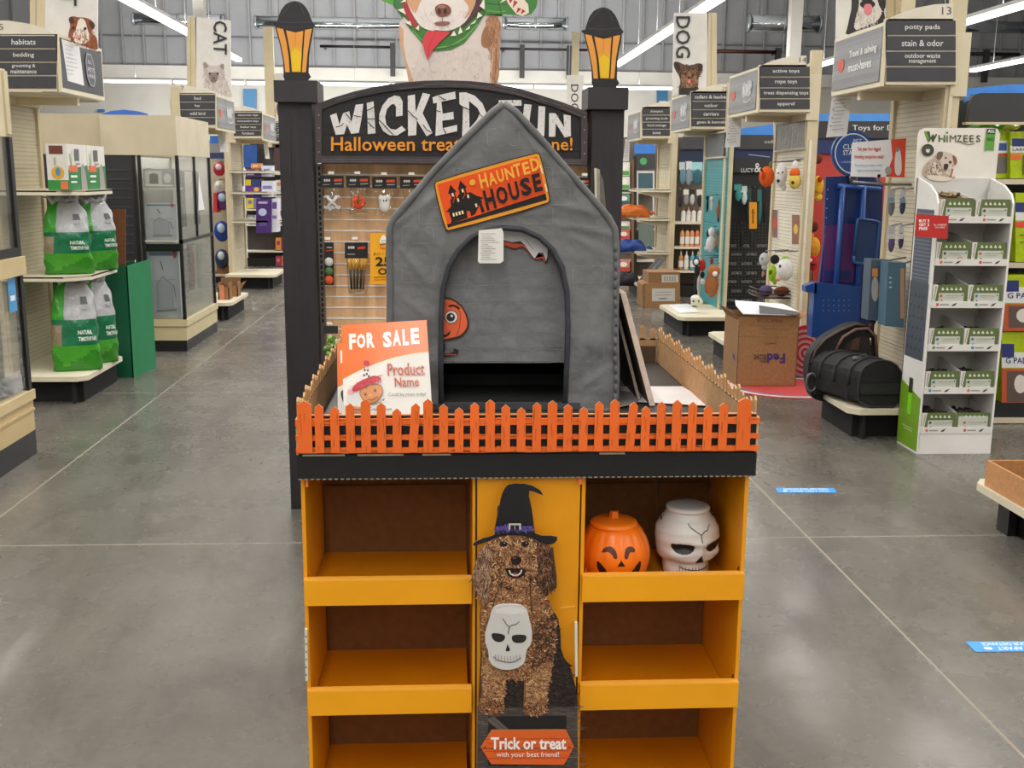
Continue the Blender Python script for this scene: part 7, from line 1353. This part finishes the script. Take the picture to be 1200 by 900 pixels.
for _ in range(260): m.ball((-XC-random.uniform(.03, .12), random.uniform(Ya+2.2, Yb_-.1), .39+random.uniform(0, .07)), random.uniform(.01, .022), random.uniform(.01, .022), .012, random.choice(['8f9599', 'b9bec0', '6f767b', 'd2d4d4']), 6, 4)
T.part('gravel', m, 'matte', kind='stuff'); T.part('white_block', SB(XC+.02, XC+.08, Yb_-.2, Yb_-.08, .38, .47, 'dcdcda'), 'satin'); m = MB()
T.part('blue_tag', SB(XC-.001, XC+.0, Yb_-.22, Yb_-.12, .84, 1.02, '4a9ad6'), 'satin'); c_ = MB(); c_.mesh([(-XC+.0022, Yb_-.2, .9), (-XC+.0022, Yb_-.14, .9), (-XC+.0022, Yb_-.14, .93), (-XC+.0022, Yb_-.2, .93)], [(0, 1, 2, 3)], 'dfeefa'); T.part('tag_print', c_, 'print'); T.done()
# case 2
T = Thing('pet_case', 'large cream and glass pet habitat case, further along the left side', 'display case'); XC, XE = 2.375, 3.75; Ya, Yb_ = 9.68, 10.96
zb = at(219, 400, Ya).z
[T.part('hood', h_, 'steel_paint') for h_ in (SB(XC+.005, 3.03, Ya, Ya+.02, 1.735, 2.075, 'cbbfa6'), SB(XC+.005, XC+.025, Ya+.02, Yb_, 1.735, 2.075, 'cbbfa6'), SB(XC+.025, 3.03, Yb_-.02, Yb_, 1.735, 2.075, 'cbbfa6'))]; T.part('hood', SB(3.035, XE, Ya+.02, Yb_, 1.74, 2.08, 'c3b69c'), 'steel_paint')
T.part('base', SB(XC, XE, Ya, Yb_, .1, .23, 'c9bb93'), 'steel_paint'); T.part('base_moulding', SB(XC-.01, XE, Ya-.01, Yb_+.01, .23, .29, 'cdbf99'), 'steel_paint'); T.part('base_moulding', SB(XC-.004, XE, Ya-.005, Yb_, .222, .232, 'a99c78'), 'steel_paint'); T.part('kick_plate', SB(XC+.005, XE, Ya+.005, Yb_, 0, .1, '1a1a1c'), 'satin')
for x, y in ((XC, Ya), (XC, Yb_-.03), (2.745, Ya), (2.70, Ya+.0)): T.part('frame_post', SB(x, x+.028, y, y+.028, .29, 1.735, '151517'), 'satin')
T.part('mid_rail', SB(XC, XC+.028, Ya, Yb_, .97, 1.0, '151517'), 'satin'); T.part('mid_mullion', SB(XC, XC+.02, Ya+.62, Ya+.64, 1.0, 1.735, '151517'), 'satin')
T.part('mid_rail', SB(XC+.028, 2.72, Ya, Ya+.02, .985, .997, 'c9c6bd'), 'satin'); T.part('mid_rail', SB(XC+.028, 2.72, Ya+.02, Ya+.04, .9, .965, '151517'), 'satin'); T.part('inner_shelf', SB(XC+.03, 2.72, Ya+.03, Ya+.25, 1.44, 1.455, 'd9d6cc'), 'satin')
T.part('dark_wall', SB(2.77, XE, Ya+.01, Ya+.03, .29, 1.735, '2c2d31'), 'satin'); m = MB()
for k in range(16): z = .4+k*.08; m.box(-3.2, -2.8, Ya+.004, Ya+.01, z, z+.012, '3c3e43')
T.part('dark_slats', m, 'satin'); T.part('inner_wall', SB(2.75, 2.76, Ya+.03, Yb_, .29, 1.735, '9a9a94'), 'matte'); T.part('inner_back', SB(XC+.03, 2.745, Yb_-.04, Yb_-.03, .29, 1.735, 'c9c5bb'), 'matte'); T.part('case_floor', SB(XC+.02, 2.74, Ya+.02, Yb_-.04, .29, .3, 'bdb194'), 'matte')
T.part('front_pane', SB(XC+.028, 2.72, Ya+.01, Ya+.014, .29, 1.735, 'ffffff'), 'glass'); T.part('side_pane', SB(XC+.01, XC+.014, Ya+.028, Yb_-.03, 1.0, 1.735, 'ffffff'), 'glass'); T.part('side_pane', SB(XC+.01, XC+.014, Ya+.028, Yb_-.03, .29, .97, 'ffffff'), 'glass')
m = MB(); 
T.part('white_triangle_poster', SB(XC-.002, XC+.0, Ya+.66, Ya+.9, 1.2, 1.2+.001, 'e6e6e6').mesh([(-XC+.003, Ya+.66, 1.24), (-XC+.003, Ya+.92, 1.24), (-XC+.003, Ya+.74, 1.56)], [(0, 1, 2)], 'e6e6e6'), 'satin'); T.done()
for i, (z0_, z1_, ce) in enumerate(((1.46, 1.62, 'b9b9b6'), (1.0, 1.32, 'c9ccd2'), (.42, .90, 'c3c6cc'))):
    T = Thing('habitat_box', ['small grey cage model on the top inner shelf of the far glass case', 'white boxed kit in the middle of the far glass case', 'white boxed kit on the floor of the far glass case'][i], 'box'); zf = {0: 1.456, 1: .998, 2: .301}[i]; y0_ = Ya+.06
    T.part('carton', SB(2.43, 2.70, y0_, y0_+.12, zf, z1_, ce), 'satin'); m = MB(); Q = [(-2.70, y0_-.001, z1_), (-2.43, y0_-.001, z1_), (-2.43, y0_-.001, zf), (-2.70, y0_-.001, zf)]; c = Cv.quad(m, Q, 100, 100, .0008)
    if i == 0: c.rect(4, 10, 60, 90, 'd9d9d4'); c.poly([(20, 30), (34, 22), (48, 30), (48, 80), (20, 80)], '8a8a88'); c.ell(78, 50, 12, 25, 'e2e2de'); c.line([(5, 88), (95, 88)], 8, 'e6e6e2')
    else: c.line([(5, 5), (95, 5)], 4, '6f87a3'); c.line([(15, 45), (85, 42)], 1, '9a9ca0'); c.line([(20, 90), (85, 88)], 3, '8f8f8c'); c.line([(40, 15), (48, 28)], 3, '5a5c60'); c.poly([(25, 85), (25, 50), (45, 38), (75, 50), (75, 85)], 'b3b7bd'); c.line([(25, 85), (25, 50), (45, 38), (75, 50), (75, 85)], 1.5, '8d9197'); c.ell(88, 5, 6, 6, 'b85a5a', 8); c.line([(80, 50), (86, 70)], 3, '8a8c90')
    T.part('print', m, 'print'); T.done()
for i, (y_, c1, z0_, z1_) in enumerate(((.25, '6b6a66', .5, .9), (.5, '55564f', .5, .93), (.55, 'c96a4a', .55, .86), (.85, '8a9a8a', .48, .9), (.3, '5b5a55', 1.1, 1.6), (.85, '5b5a55', 1.1, 1.6))):
    T = Thing('accessory_pack', 'hanging accessory pack inside the far glass case, %s from the near corner, %s level' % (ORD[i % 4], 'lower' if i < 4 else 'upper'), 'pack', 'packs inside the far glass case'); T.part('pack', SB(2.43, 2.46, Ya+y_, Ya+y_+.13, z0_, z1_, c1), 'satin'); T.part('hook', MB().tube([(-2.445, Ya+y_+.06, z1_), (-2.74, Ya+y_+.06, z1_+.02)], .005, '8a8a8c', 6), 'metal'); T.done()
# signs left
def phone_print(c):
    c.rect(0, 0, 100, 100, '3f4146'); c.poly([(4, 2), (44, 2), (50, 86), (12, 84)], 'e2e2e2')
    for k in range(8): c.line([(10, 12+k*8), (random.uniform(24, 38), 12+k*8)], 1, 'b0b0b2')
    c.poly(smooth([(54, 14), (76, 14), (80, 84), (58, 84)], 1), '8a8c90'); c.poly(smooth([(57, 18), (74, 18), (77, 80), (61, 80)], 1), '4a4c52'); c.text('ALL', 60, 28, 70, 36, 'd9d9dc'); c.text('PETS', 60, 44, 76, 54, 'd9d9dc'); c.text('HERE', 60, 58, 76, 66, 'd9d9dc')
aisle_sign(-1, 7.5, .9, (-14, 42, 66, 105), (68, 43, 104), ('5', (-2, 28, 4, 35)), ['habitats', 'bedding', 'grooming &|maintenance'], 'grey sign 5 at the upper left listing habitats, bedding, grooming and maintenance', phone_print, [(-14, 41), (-14, 24), (10, 24), (35, 28), (55, 34), (66, 41)])
aisle_sign(-1, 12.16, 1.0, (209, 111, 252, 147), (253, 113, 150), ('7', (212, 101, 215.5, 106)), ['food', 'hay', 'wild bird'], 'grey sign 7 above the far glass case listing food, hay, wild bird', gray_a(), [(209, 110), (209, 101), (225, 101), (240, 105), (252, 110)])
aisle_sign(-1, 15.3, 1.1, (274, 132, 306, 160), (307.5, 134, 163), None, ['electronic toys', 'interactive toys', 'feather toys', 'furniture'], 'small grey sign listing electronic, interactive and feather toys, left of the left lantern post', gray_a(), [(274, 131), (274, 125), (286, 124), (298, 127), (306, 131)])
aisle_sign(-1, 18.5, 1.1, (317, 144, 340, 166), (341, 145, 168), None, ['gourmet food', 'treats', 'scratchers'], 'smallest grey sign, cut off by the left lantern post', gray_a(), [(317, 143), (317, 139), (326, 139), (335, 142), (340, 143)])
note('white notice sheet hanging below sign 7', [(254, 149), (263, 149), (267, 178), (258, 178)], Y=12.9)
note('white notice sheet hanging below the small toys sign', [(308, 163), (313, 163), (316, 186), (311, 186)], Y=16.2)
def pig(c):
    o, k = (0, 0), .28333; f = lambda P: crop(o, k, P)
    c.poly(smooth(f([(282, 75), (300, 66), (325, 72), (350, 72), (375, 80), (393, 100), (390, 118), (375, 130), (395, 150), (405, 175), (405, 212), (345, 190), (280, 165), (285, 130), (292, 105)]), 1), '8f4f2c'); c.poly(smooth(f([(325, 75), (350, 78), (362, 120), (375, 160), (350, 185), (305, 175), (300, 145), (315, 120)]), 1), 'e6dcd4')
    c.flecks(f([(285, 110), (395, 130), (403, 205), (290, 165)]), 80, 5, .8, ['a8663a', '7a3f22', 'b87a50'], 1.3, 1.4); c.ell(*f([(318, 150)])[0], 3, 2.4, 'd9a49a', 10); c.ell(*f([(303, 115)])[0], 1.4, 1.6, '1a1212', 8); c.ell(*f([(352, 118)])[0], 1.6, 1.8, '1a1212', 8); c.poly(smooth(f([(282, 75), (300, 68), (308, 90), (290, 98)]), 1), '4a2a1c'); c.poly(smooth(f([(370, 82), (393, 100), (388, 120), (368, 105)]), 1), '4a2a1c')
banner('white small pet banner with a guinea pig above sign 5', [(53, 46), (114, 60), (114, -60), (53, -60)], (35, -70, 53, 33), 7.75, pig, 'SMALL PET', [(90, -150), (90, 7), (70, 7), (70, -150)])
def cat_(c):
    o, k = (0, 0), .28333; f = lambda P: crop(o, k, P)
    c.poly(smooth(f([(838, 258), (850, 255), (868, 272), (900, 272), (918, 260), (928, 268), (926, 310), (940, 345), (958, 380), (960, 410), (900, 385), (835, 355), (850, 330), (842, 300)]), 1), 'cbbfbb'); c.flecks(f([(842, 285), (926, 285), (955, 390), (840, 350)]), 150, 5, .6, ['b8aaa6', 'e2dad7', '9f918d', 'd6ccc8'], 1.4, 2)
    c.poly(smooth(f([(862, 300), (905, 300), (900, 335), (882, 345), (866, 332)]), 1), '8f7c76'); c.poly(f([(840, 260), (850, 257), (862, 274), (846, 285)]), '9a8a86'); c.poly(f([(918, 263), (927, 268), (924, 290), (908, 276)]), '9a8a86')
    for x in (868, 900): c.ell(*f([(x, 304)])[0], 1.6, 1.3, '2f3f52', 8)
    c.ell(*f([(884, 322)])[0], 1.4, 1, '4a3430', 8); c.line(f([(874, 334), (884, 330), (894, 334)]), .6, '4a3834')
banner('white cat banner with a pale long-haired cat, left of the left lantern', [(230, 104), (271, 113), (270, 24), (229, 20)], (219, 20, 230, 110), 12.6, cat_, 'CAT', [(266, 25), (266, 64), (250, 63), (250, 24)])
T = Thing('animal_banner', 'narrow far banner with a brown animal, partly behind the left lantern cap', 'banner'); T.part('panel', MB().fbox(322, 86, 334, 140, 19, .04, 'd2ccc2'), 'satin'); m = MB(); c = Cv.Y(m, 19, .002); c.poly(smooth([(323, 122), (330, 118), (334, 124), (334, 140), (326, 139)]), '6a3a34'); T.part('print', m, 'print'); q = at(317, 90, 19); T.part('pole', MB().box(q.x-.1, q.x+.06, 19.0, 19.1, 0, 4.0, CREAM), 'steel_paint'); T.done()
# hay boxes and bags on end 5
for i, (x0, x1) in enumerate(((62, 110), (86, 134))):
    Y = 7.52+i*.4; X0, X1 = (-2.84, -2.64); z0_ = 1.466; z1_ = 1.775
    T = Thing('hay_box', ['white and green hay box nearer the camera, top shelf of end 5', 'white and green hay box behind the first, top shelf of end 5'][i], 'box'); T.part('carton', MB().box(X0+.12, X1+.06, Y, Y+.39, z0_, z1_, 'd9d6d0'), 'satin')
    m = MB(); c = Cv.quad(m, [(X0+.12, Y-.001, z1_), (X1+.06, Y-.001, z1_), (X1+.06, Y-.001, z0_), (X0+.12, Y-.001, z0_)], 100, 100, .0006); c.rect(0, 78, 100, 100, '2f8a3f'); c.rect(15, 4, 80, 22, '6a3a2a'); c.ell(50, 62, 30, 14, 'd9a42a', 16); c.ell(52, 60, 12, 9, '4a8ab0', 12); c.rect(60, 80, 96, 98, 'd9784a'); c.line([(40, 30), (40, 46)], 8, 'a9a6a0')
    sx = X1+.061; c2 = Cv(m, lambda u, v, l: Vector((sx+.0006*l, Y+.39*u/100, z1_+(z0_-z1_)*v/100)))
    c2.poly([(0, 55), (100, 45), (100, 100), (0, 100)], '1f7a3f'); c2.rect(4, 46, 46, 60, 'e0643c'); c2.rect(34, 10, 58, 36, '5c5f60'); c2.poly([(60, 100), (62, 50), (76, 40), (86, 60), (92, 100)], '9a9490'); c2.line([(10, 20), (16, 50)], 3, '8fae7a'); c2.line([(22, 12), (16, 50)], 2, '8fae7a'); c2.line([(6, 70), (40, 70)], 5, 'dfe8dc'); c2.line([(6, 82), (36, 82)], 4, 'dfe8dc'); c2.line([(36, 42), (60, 42)], 3, '8a8a86'); T.part('print', m, 'print'); T.done()
def haybag(lab, cx, cy, z0_, w, d, h, rot, lean_=0):
    T = Thing('hay_bag', lab, 'bag'); ca, sa = math.cos(rot), math.sin(rot)
    def f(u, v, o=0):
        A = 2*math.pi*u; t = v; sw = (1-.18*t) if t < .75 else (1-.18*t)*(1-((t-.75)/.25)**2*.35); sd = (.75+.35*math.sin(math.pi*min(1, t*1.15)))*(1-max(0, (t-.6)/.4)**1.5*.78)
        ww = 1+.03*math.sin(17*t+5*A)+.02*math.sin(31*t-3*A); x = (w/2*sw*ww+o)*math.copysign(abs(math.cos(A))**.7, math.cos(A)); y = (d/2*sd*ww+o)*math.copysign(abs(math.sin(A))**.8, math.sin(A)); y += lean_*t
        return Vector((cx+x*ca-y*sa, cy+x*sa+y*ca, z0_+h*t+.006*math.sin(6*A)*(t > .9)))
    def colf(u, v):
        front = .5 < u < 1; fx = math.cos(2*math.pi*u)
        if v < .30: return hx('2f7f1c') if (v < .05+.18*abs(math.sin(9*u))) else hx('43982a')
        if v < .54: return hx('0f6a44') if not (front and fx < -.45) else hx('8a7c64')
        if v < .58: return hx('0f6a44')
        if front and fx > -.35: return hx('a4a6a8')
        return hx('3a9a2f') if fx < -.3 else hx('96989a')
    T.part('bag', MB().grid(f, 40, 34, colf), 'film')
    def pf(u, v, l):
        # printed front: u -1..1 across, v 0..1 up
        A = -math.acos(max(-1, min(1, -u)))-0; uu = (2*math.pi+A)/(2*math.pi); uu = 1-math.acos(max(-1, min(1, u)))/(2*math.pi)
        return f(uu, v, .004+.0008*l)
    m = MB(); c = Cv(m, pf)
    c.text('NATURAL', 0, 0, 0, 0, 'e2ece4', .03, q=[(.05, .47), (.62, .47), (.62, .42), (.05, .42)]); c.text('TIMOTHY HAY', 0, 0, 0, 0, 'e2ece4', .03, q=[(.05, .395), (.8, .395), (.8, .345), (.05, .345)])
    c.poly([(.2, .84), (.5, .84), (.5, .76), (.2, .76)], '4a4e50'); c.poly([(.2, .74), (.48, .74), (.48, .70), (.2, .70)], '9a9c9e')
    T.part('bag_print', m, 'print'); mm = MB(); a = f(0, 1); b_ = f(.5, 1)
    mm.grid(lambda u, v: a.lerp(b_, v)+Vector((.004*math.sin(20*v), .012*math.cos(2*math.pi*u)*1, .02*math.sin(2*math.pi*u)+.02*abs(math.sin(7*v)))), 8, 14, 'b0b2b4'); T.part('top_seal', mm, 'film')
    q = f(.5, 1); T.part('tied_corner', MB().tube([q+Vector((.02, 0, -.01)), q+Vector((-.01, -.01, .03)), q+Vector((-.04, -.015, .035))], [.02, .012, .005], 'b9bbbd', 8), 'film')
    q = f(.02, 1); T.part('tied_corner', MB().tube([q+Vector((-.02, 0, -.01)), q+Vector((.0, 0, .04)), q+Vector((.015, 0, .075))], [.022, .014, .006], 'b9bbbd', 8), 'film'); T.done()
haybag('green and silver hay bag, front one on the middle shelf of end 5', -2.695, 7.74, .882, .33, .19, .50, .3)
haybag('green and silver hay bag, rear one on the middle shelf of end 5', -2.60, 8.06, .882, .30, .16, .49, .75, -.02)
haybag('green and silver hay bag, front one on the base deck of end 5', -2.665, 7.68, .202, .33, .19, .62, .3, .06)
haybag('green and silver hay bag, rear one on the base deck of end 5', -2.60, 7.98, .202, .27, .16, .60, .75)
T = Thing('green_panel', 'tall dark green cardboard display box beside the hay bags', 'display'); Xa = at(157, 443, 8.42).x
zt = at(150, 312, 8.42).z; T.part('front', MB().box(-3.06, Xa, 8.42, 8.43, 0, zt, '0f5a3c'), 'painted_card'); T.part('side', MB().slab([[Vector((Xa, 8.42, 0)), Vector((Xa+.06, 8.85, 0)), Vector((Xa+.06, 8.85, zt+.02)), Vector((Xa, 8.42, zt))]], Vector((-.01, 0, 0)), '137a4c'), 'painted_card'); T.part('rear', MB().box(-3.06, Xa+.05, 8.84, 8.85, 0, zt, '0f5a3c'), 'painted_card')  # shade put into the colour: front and rear green darker, lit side brighter
m = MB()
for z in (.9, .62, .55): m.ball((Xa+.012, 8.6 if z != .62 else 8.78, z), .003, .012, .012, 'cfe0d6', 8, 5)
T.part('white_pins', m, 'satin', kind=None); T.done()
T = Thing('brown_board', 'brown cardboard sheet standing behind the upper hay bags', 'board'); T.part('sheet', MB().fbox(126, 245, 147, 312, 8.44, .01, '6d4426'), 'card'); T.part('base_strip', MB().fbox(126, 309, 147, 312, 8.43, .01, '5c381f'), 'card'); T.done()
# end 7 deck & trays
module(-1, 12.1, .9, dict(label='low cream base deck of end 7 beyond the far glass case', dy=(11.7, 12.75), xp=2.95, xd=2.38, pz=2.5))
for i, (x0, y0, x1, y1, lab) in enumerate(((256, 332, 268, 356, 'small brown carton tray with packs on the deck of end 7, left'), (262, 329, 278, 350, 'open brown carton tray on the deck of end 7, middle'))):
    T = Thing('tray_box', lab, 'box'); Y = 12.0+.3*i; a, b_ = at(x0, y1, Y), at(x1, y0, Y); h = b_.z-a.z; zf = .2
    T.part('front', MB().box(a.x, b_.x, Y, Y+.01, zf, zf+h*.6, '9a6f48'), 'card'); T.part('back', MB().box(a.x, b_.x, Y+.18, Y+.19, zf, zf+h, '8a6340'), 'card'); T.part('side', MB().box(a.x, a.x+.01, Y, Y+.19, zf, zf+h*.8, '8a6340'), 'card'); T.part('side', MB().box(b_.x-.01, b_.x, Y, Y+.19, zf, zf+h*.8, '8a6340'), 'card')
    if i == 0: T.part('pack', MB().box(a.x+.02, a.x+.07, Y-.02, Y-.001, zf, zf+h*.7, 'c9805f'), 'satin')
    T.done()
T = Thing('open_carton', 'brown carton lid tilted on the deck of end 7, right', 'box'); T.part('lid', MB().prism([(269, 350), (282, 332), (288, 329), (276, 348)], 12.5, .05, 'a67a50'), 'card'); q = at(272, 348, 12.5); T.part('flap', MB().box(q.x-.03, q.x+.03, 12.5, 12.6, .2, .24, '8a6340'), 'card'); T.done()
# end 8
module(-1, 15.3, .95, dict(label='cream shelving end 8 with purple boxes, beyond the far glass case', pan='cfc6b0', dy=(14.95, 15.95), xp=3.06, xd=2.42, pz=2.5, shelves=((.93, 0), (1.33, 0), (1.62, 0))))
Y = 15.35
def pbox(lab, q, Y, col, bits): product('litter_box', lab, 'box', q, Y, .28, col, bits, group='boxes on end 8').done()
pw = [('r', .0, .0, .15, 1, 'dcdce6'), ('e', .6, .1, .9, .5, 'd9b03a'), ('r', .2, .6, .6, .8, 'cfc4e0')]
pbox('purple and white box with yellow disc, top shelf of end 8', (285, 198, 306, 207), Y, '5a2f84', pw); pbox('white and blue box right of it, top shelf of end 8', (306.5, 194, 318, 207), Y+.02, 'c9cfe2', [('r', .2, .3, .8, .7, '6a7ab8')])
pbox('orange box lying on the purple box, top shelf of end 8', (294, 191.5, 304, 197.5), Y+.03, 'd98a4a', [('r', .2, .3, .8, .7, 'e8c08a')])
pbox('purple and white box with yellow disc, middle shelf of end 8', (284, 218, 306, 231), Y, '5a2f84', pw); pbox('yellow and blue box on the middle purple box of end 8', (288, 210.5, 305, 217.5), Y+.02, '2a3f7a', [('r', 0, 0, .35, 1, 'd9c02a')]); pbox('white patterned box right on the middle shelf of end 8', (306.5, 212, 320, 231), Y+.02, 'd2d4e2', [('r', .1, .3, .9, .5, '7a7aae'), ('r', .2, .65, .7, .8, '9a9ac0')])
pbox('tall dark purple box with white picture, lower shelf of end 8', (300, 233, 318, 273), Y-.05, '43246c', [('r', .15, .08, .75, .14, 'b9a8d6'), ('e', .15, .28, .7, .5, 'b4bede'), ('r', .2, .7, .7, .72, '8a74b0'), ('r', .2, .76, .7, .78, '8a74b0')]); pbox('white striped box edge right of the tall purple box', (318.5, 233, 325, 272), Y, 'd9d6e2', [('r', .1, .1, .9, .3, '6a4a9a'), ('r', .1, .5, .9, .6, '8a74b0')])
# far bay seen through end 8, gap goods
T = Thing('aisle_shelving', 'cream shelving bay with round hanging packs between the far glass case and end 8', 'shelving'); Y = 15.9
xa, xb = at(235, 200, Y).x, at(272, 200, Y).x
T.part('back_panel', MB().box(xa, xb, Y+.2, Y+.23, 0, 2.0, 'c3b9a2'), 'steel_paint'); T.part('blue_header', MB().fbox(246, 159, 270, 168, Y, .03, '2f6cc0'), 'satin'); T.part('grey_header', MB().fbox(246, 168, 270, 179, Y, .03, '8f9196'), 'satin'); T.part('navy_header', MB().fbox(246, 179, 270, 186, Y, .03, '26386c'), 'satin'); T.part('shelf', MB().fbox(246, 321, 270, 324, Y-.1, .3, 'd6ceb8'), 'steel_paint'); T.part('kick_plate', MB().box(xa, xb, Y-.05, Y+.2, 0, .15, '1b1b1d'), 'satin'); T.done()
for i, (px, py, rx, ry, c1, c2) in enumerate(((257, 198, 7, 8, 'b8283a', 'dcd6e6'), (257, 219, 6, 7, 'd2d0cc', 'e2e0dc'), (261, 235, 9, 11, '6a3a7a', 'a9c0e0'), (260, 271, 9, 12, '1f3f9a', 'b9cfe8'), (260, 303, 8, 11, '2a3a5a', 'c9d6e2'))):
    T = Thing('dish_pack', 'round hanging pack beyond the far glass case, %s from the top' % ORD[i], 'pack', 'round packs beyond the far glass case'); p = at(px, py, 15.8); T.part('dish', MB().ball(p, rx/FPX*15.8, .06, ry/FPX*15.8, c1, 16, 10), 'plastic'); q = at(px-1, py-ry*.3, 15.72); T.part('inner', MB().ball(q, rx*.5/FPX*15.8, .04, ry*.45/FPX*15.8, c2, 12, 8), 'plastic'); T.part('hook', MB().tube([(p.x, 15.8, p.z+.1), (p.x, 16.1, p.z+.1)], .008, '8a8a8c', 6), 'metal'); T.done()
product('carton', 'brown carton on the low shelf beyond the far glass case', 'box', (254, 309, 268, 321), 15.82, .2, '8a5a3a', [('r', .0, .0, 1, .1, 'd9d6d0')]).done()
product('red_tag', 'small red vertical tag left of the purple round pack', 'sign', (250, 226, 254, 249), 15.7, .3, 'c9303a').done()
# bay behind end 8 and end 9
T = Thing('aisle_shelving', 'far dark shelving bay with blue backing seen between end 8 shelves and the left post', 'shelving'); Y = 18.6
xa, xb = at(283, 200, Y).x, at(345, 200, Y).x; T.part('back_panel', MB().box(xa, xb, Y+.3, Y+.33, 0, 2.3, '3d3a3a'), 'steel_paint'); T.part('blue_panel', MB().fbox(285, 170, 301, 196, Y, .05, '22509a'), 'satin'); T.part('grey_header', MB().fbox(285, 165, 300, 169, Y, .05, '4a4a4e'), 'satin'); T.part('dark_poster', MB().fbox(321, 173, 331, 198, Y-.05, .05, '4a3038'), 'satin')
for y in (203, 224, 245, 263, 294, 313, 331): T.part('shelf', MB().fbox(283, y, 345, y+1.8, Y, .3, 'd9d3c2'), 'steel_paint')
T.part('kick_plate', MB().box(xa, xb, Y+.1, Y+.3, 0, .15, '161617'), 'satin'); T.done()
n = 0
for (x0, y0, w, h, cs) in ((323, 211, 8, 12, ['c9c6cc', 'd98a4a']), (323, 229, 8, 15, ['b9b4bc', 'd9cfd6']), (324, 249, 8, 13, ['5a2a3a', 'c9b8bc']), (323, 279, 7, 14, ['d98a3a', '8a2a5a']), (323, 300, 7, 12, ['8a3a5a', 'd96a3a']), (323, 317, 8, 13, ['5a4a1a', '2a2420']), (289, 232, 9, 12, ['d9c43a', '6a7ab8']), (290, 252, 9, 10, ['8a8a90', 'b9b9c0'])):
    for j in (0, 1):
        product('cat_food_box', 'far small cat product, %s one, %s' % (['left', 'right'][j], ['first row below the dark poster', 'second row below the dark poster', 'third row', 'orange row', 'plum row', 'lowest row', 'yellow pair by the purple box', 'grey pair by the purple box'][n]), 'package', (x0+j*w*.98, y0, x0+j*w*.98+w*.92, y0+h), 18.62, .2, cs[j], [('e', .2, .2, .8, .6, jit(cs[1-j], .2))], group='far cat products left of the left lantern post').done()
    n += 1
# blue category arches far behind the left case
T = Thing('blue_arch_sign', 'blue arched department header above the far glass case', 'sign'); Y = 20; T.part('arch', MB().prism([(112, 140), (118, 134), (130, 130), (145, 128.5), (160, 130), (172, 133), (182, 140)], Y, .1, '2f63b4'), 'satin'); q = at(145, 135, Y); T.part('header', MB().box(q.x-.9, q.x+.9, Y+.1, Y+.2, 0, q.z-.02, 'd2ccc0'), 'steel_paint'); T.done()
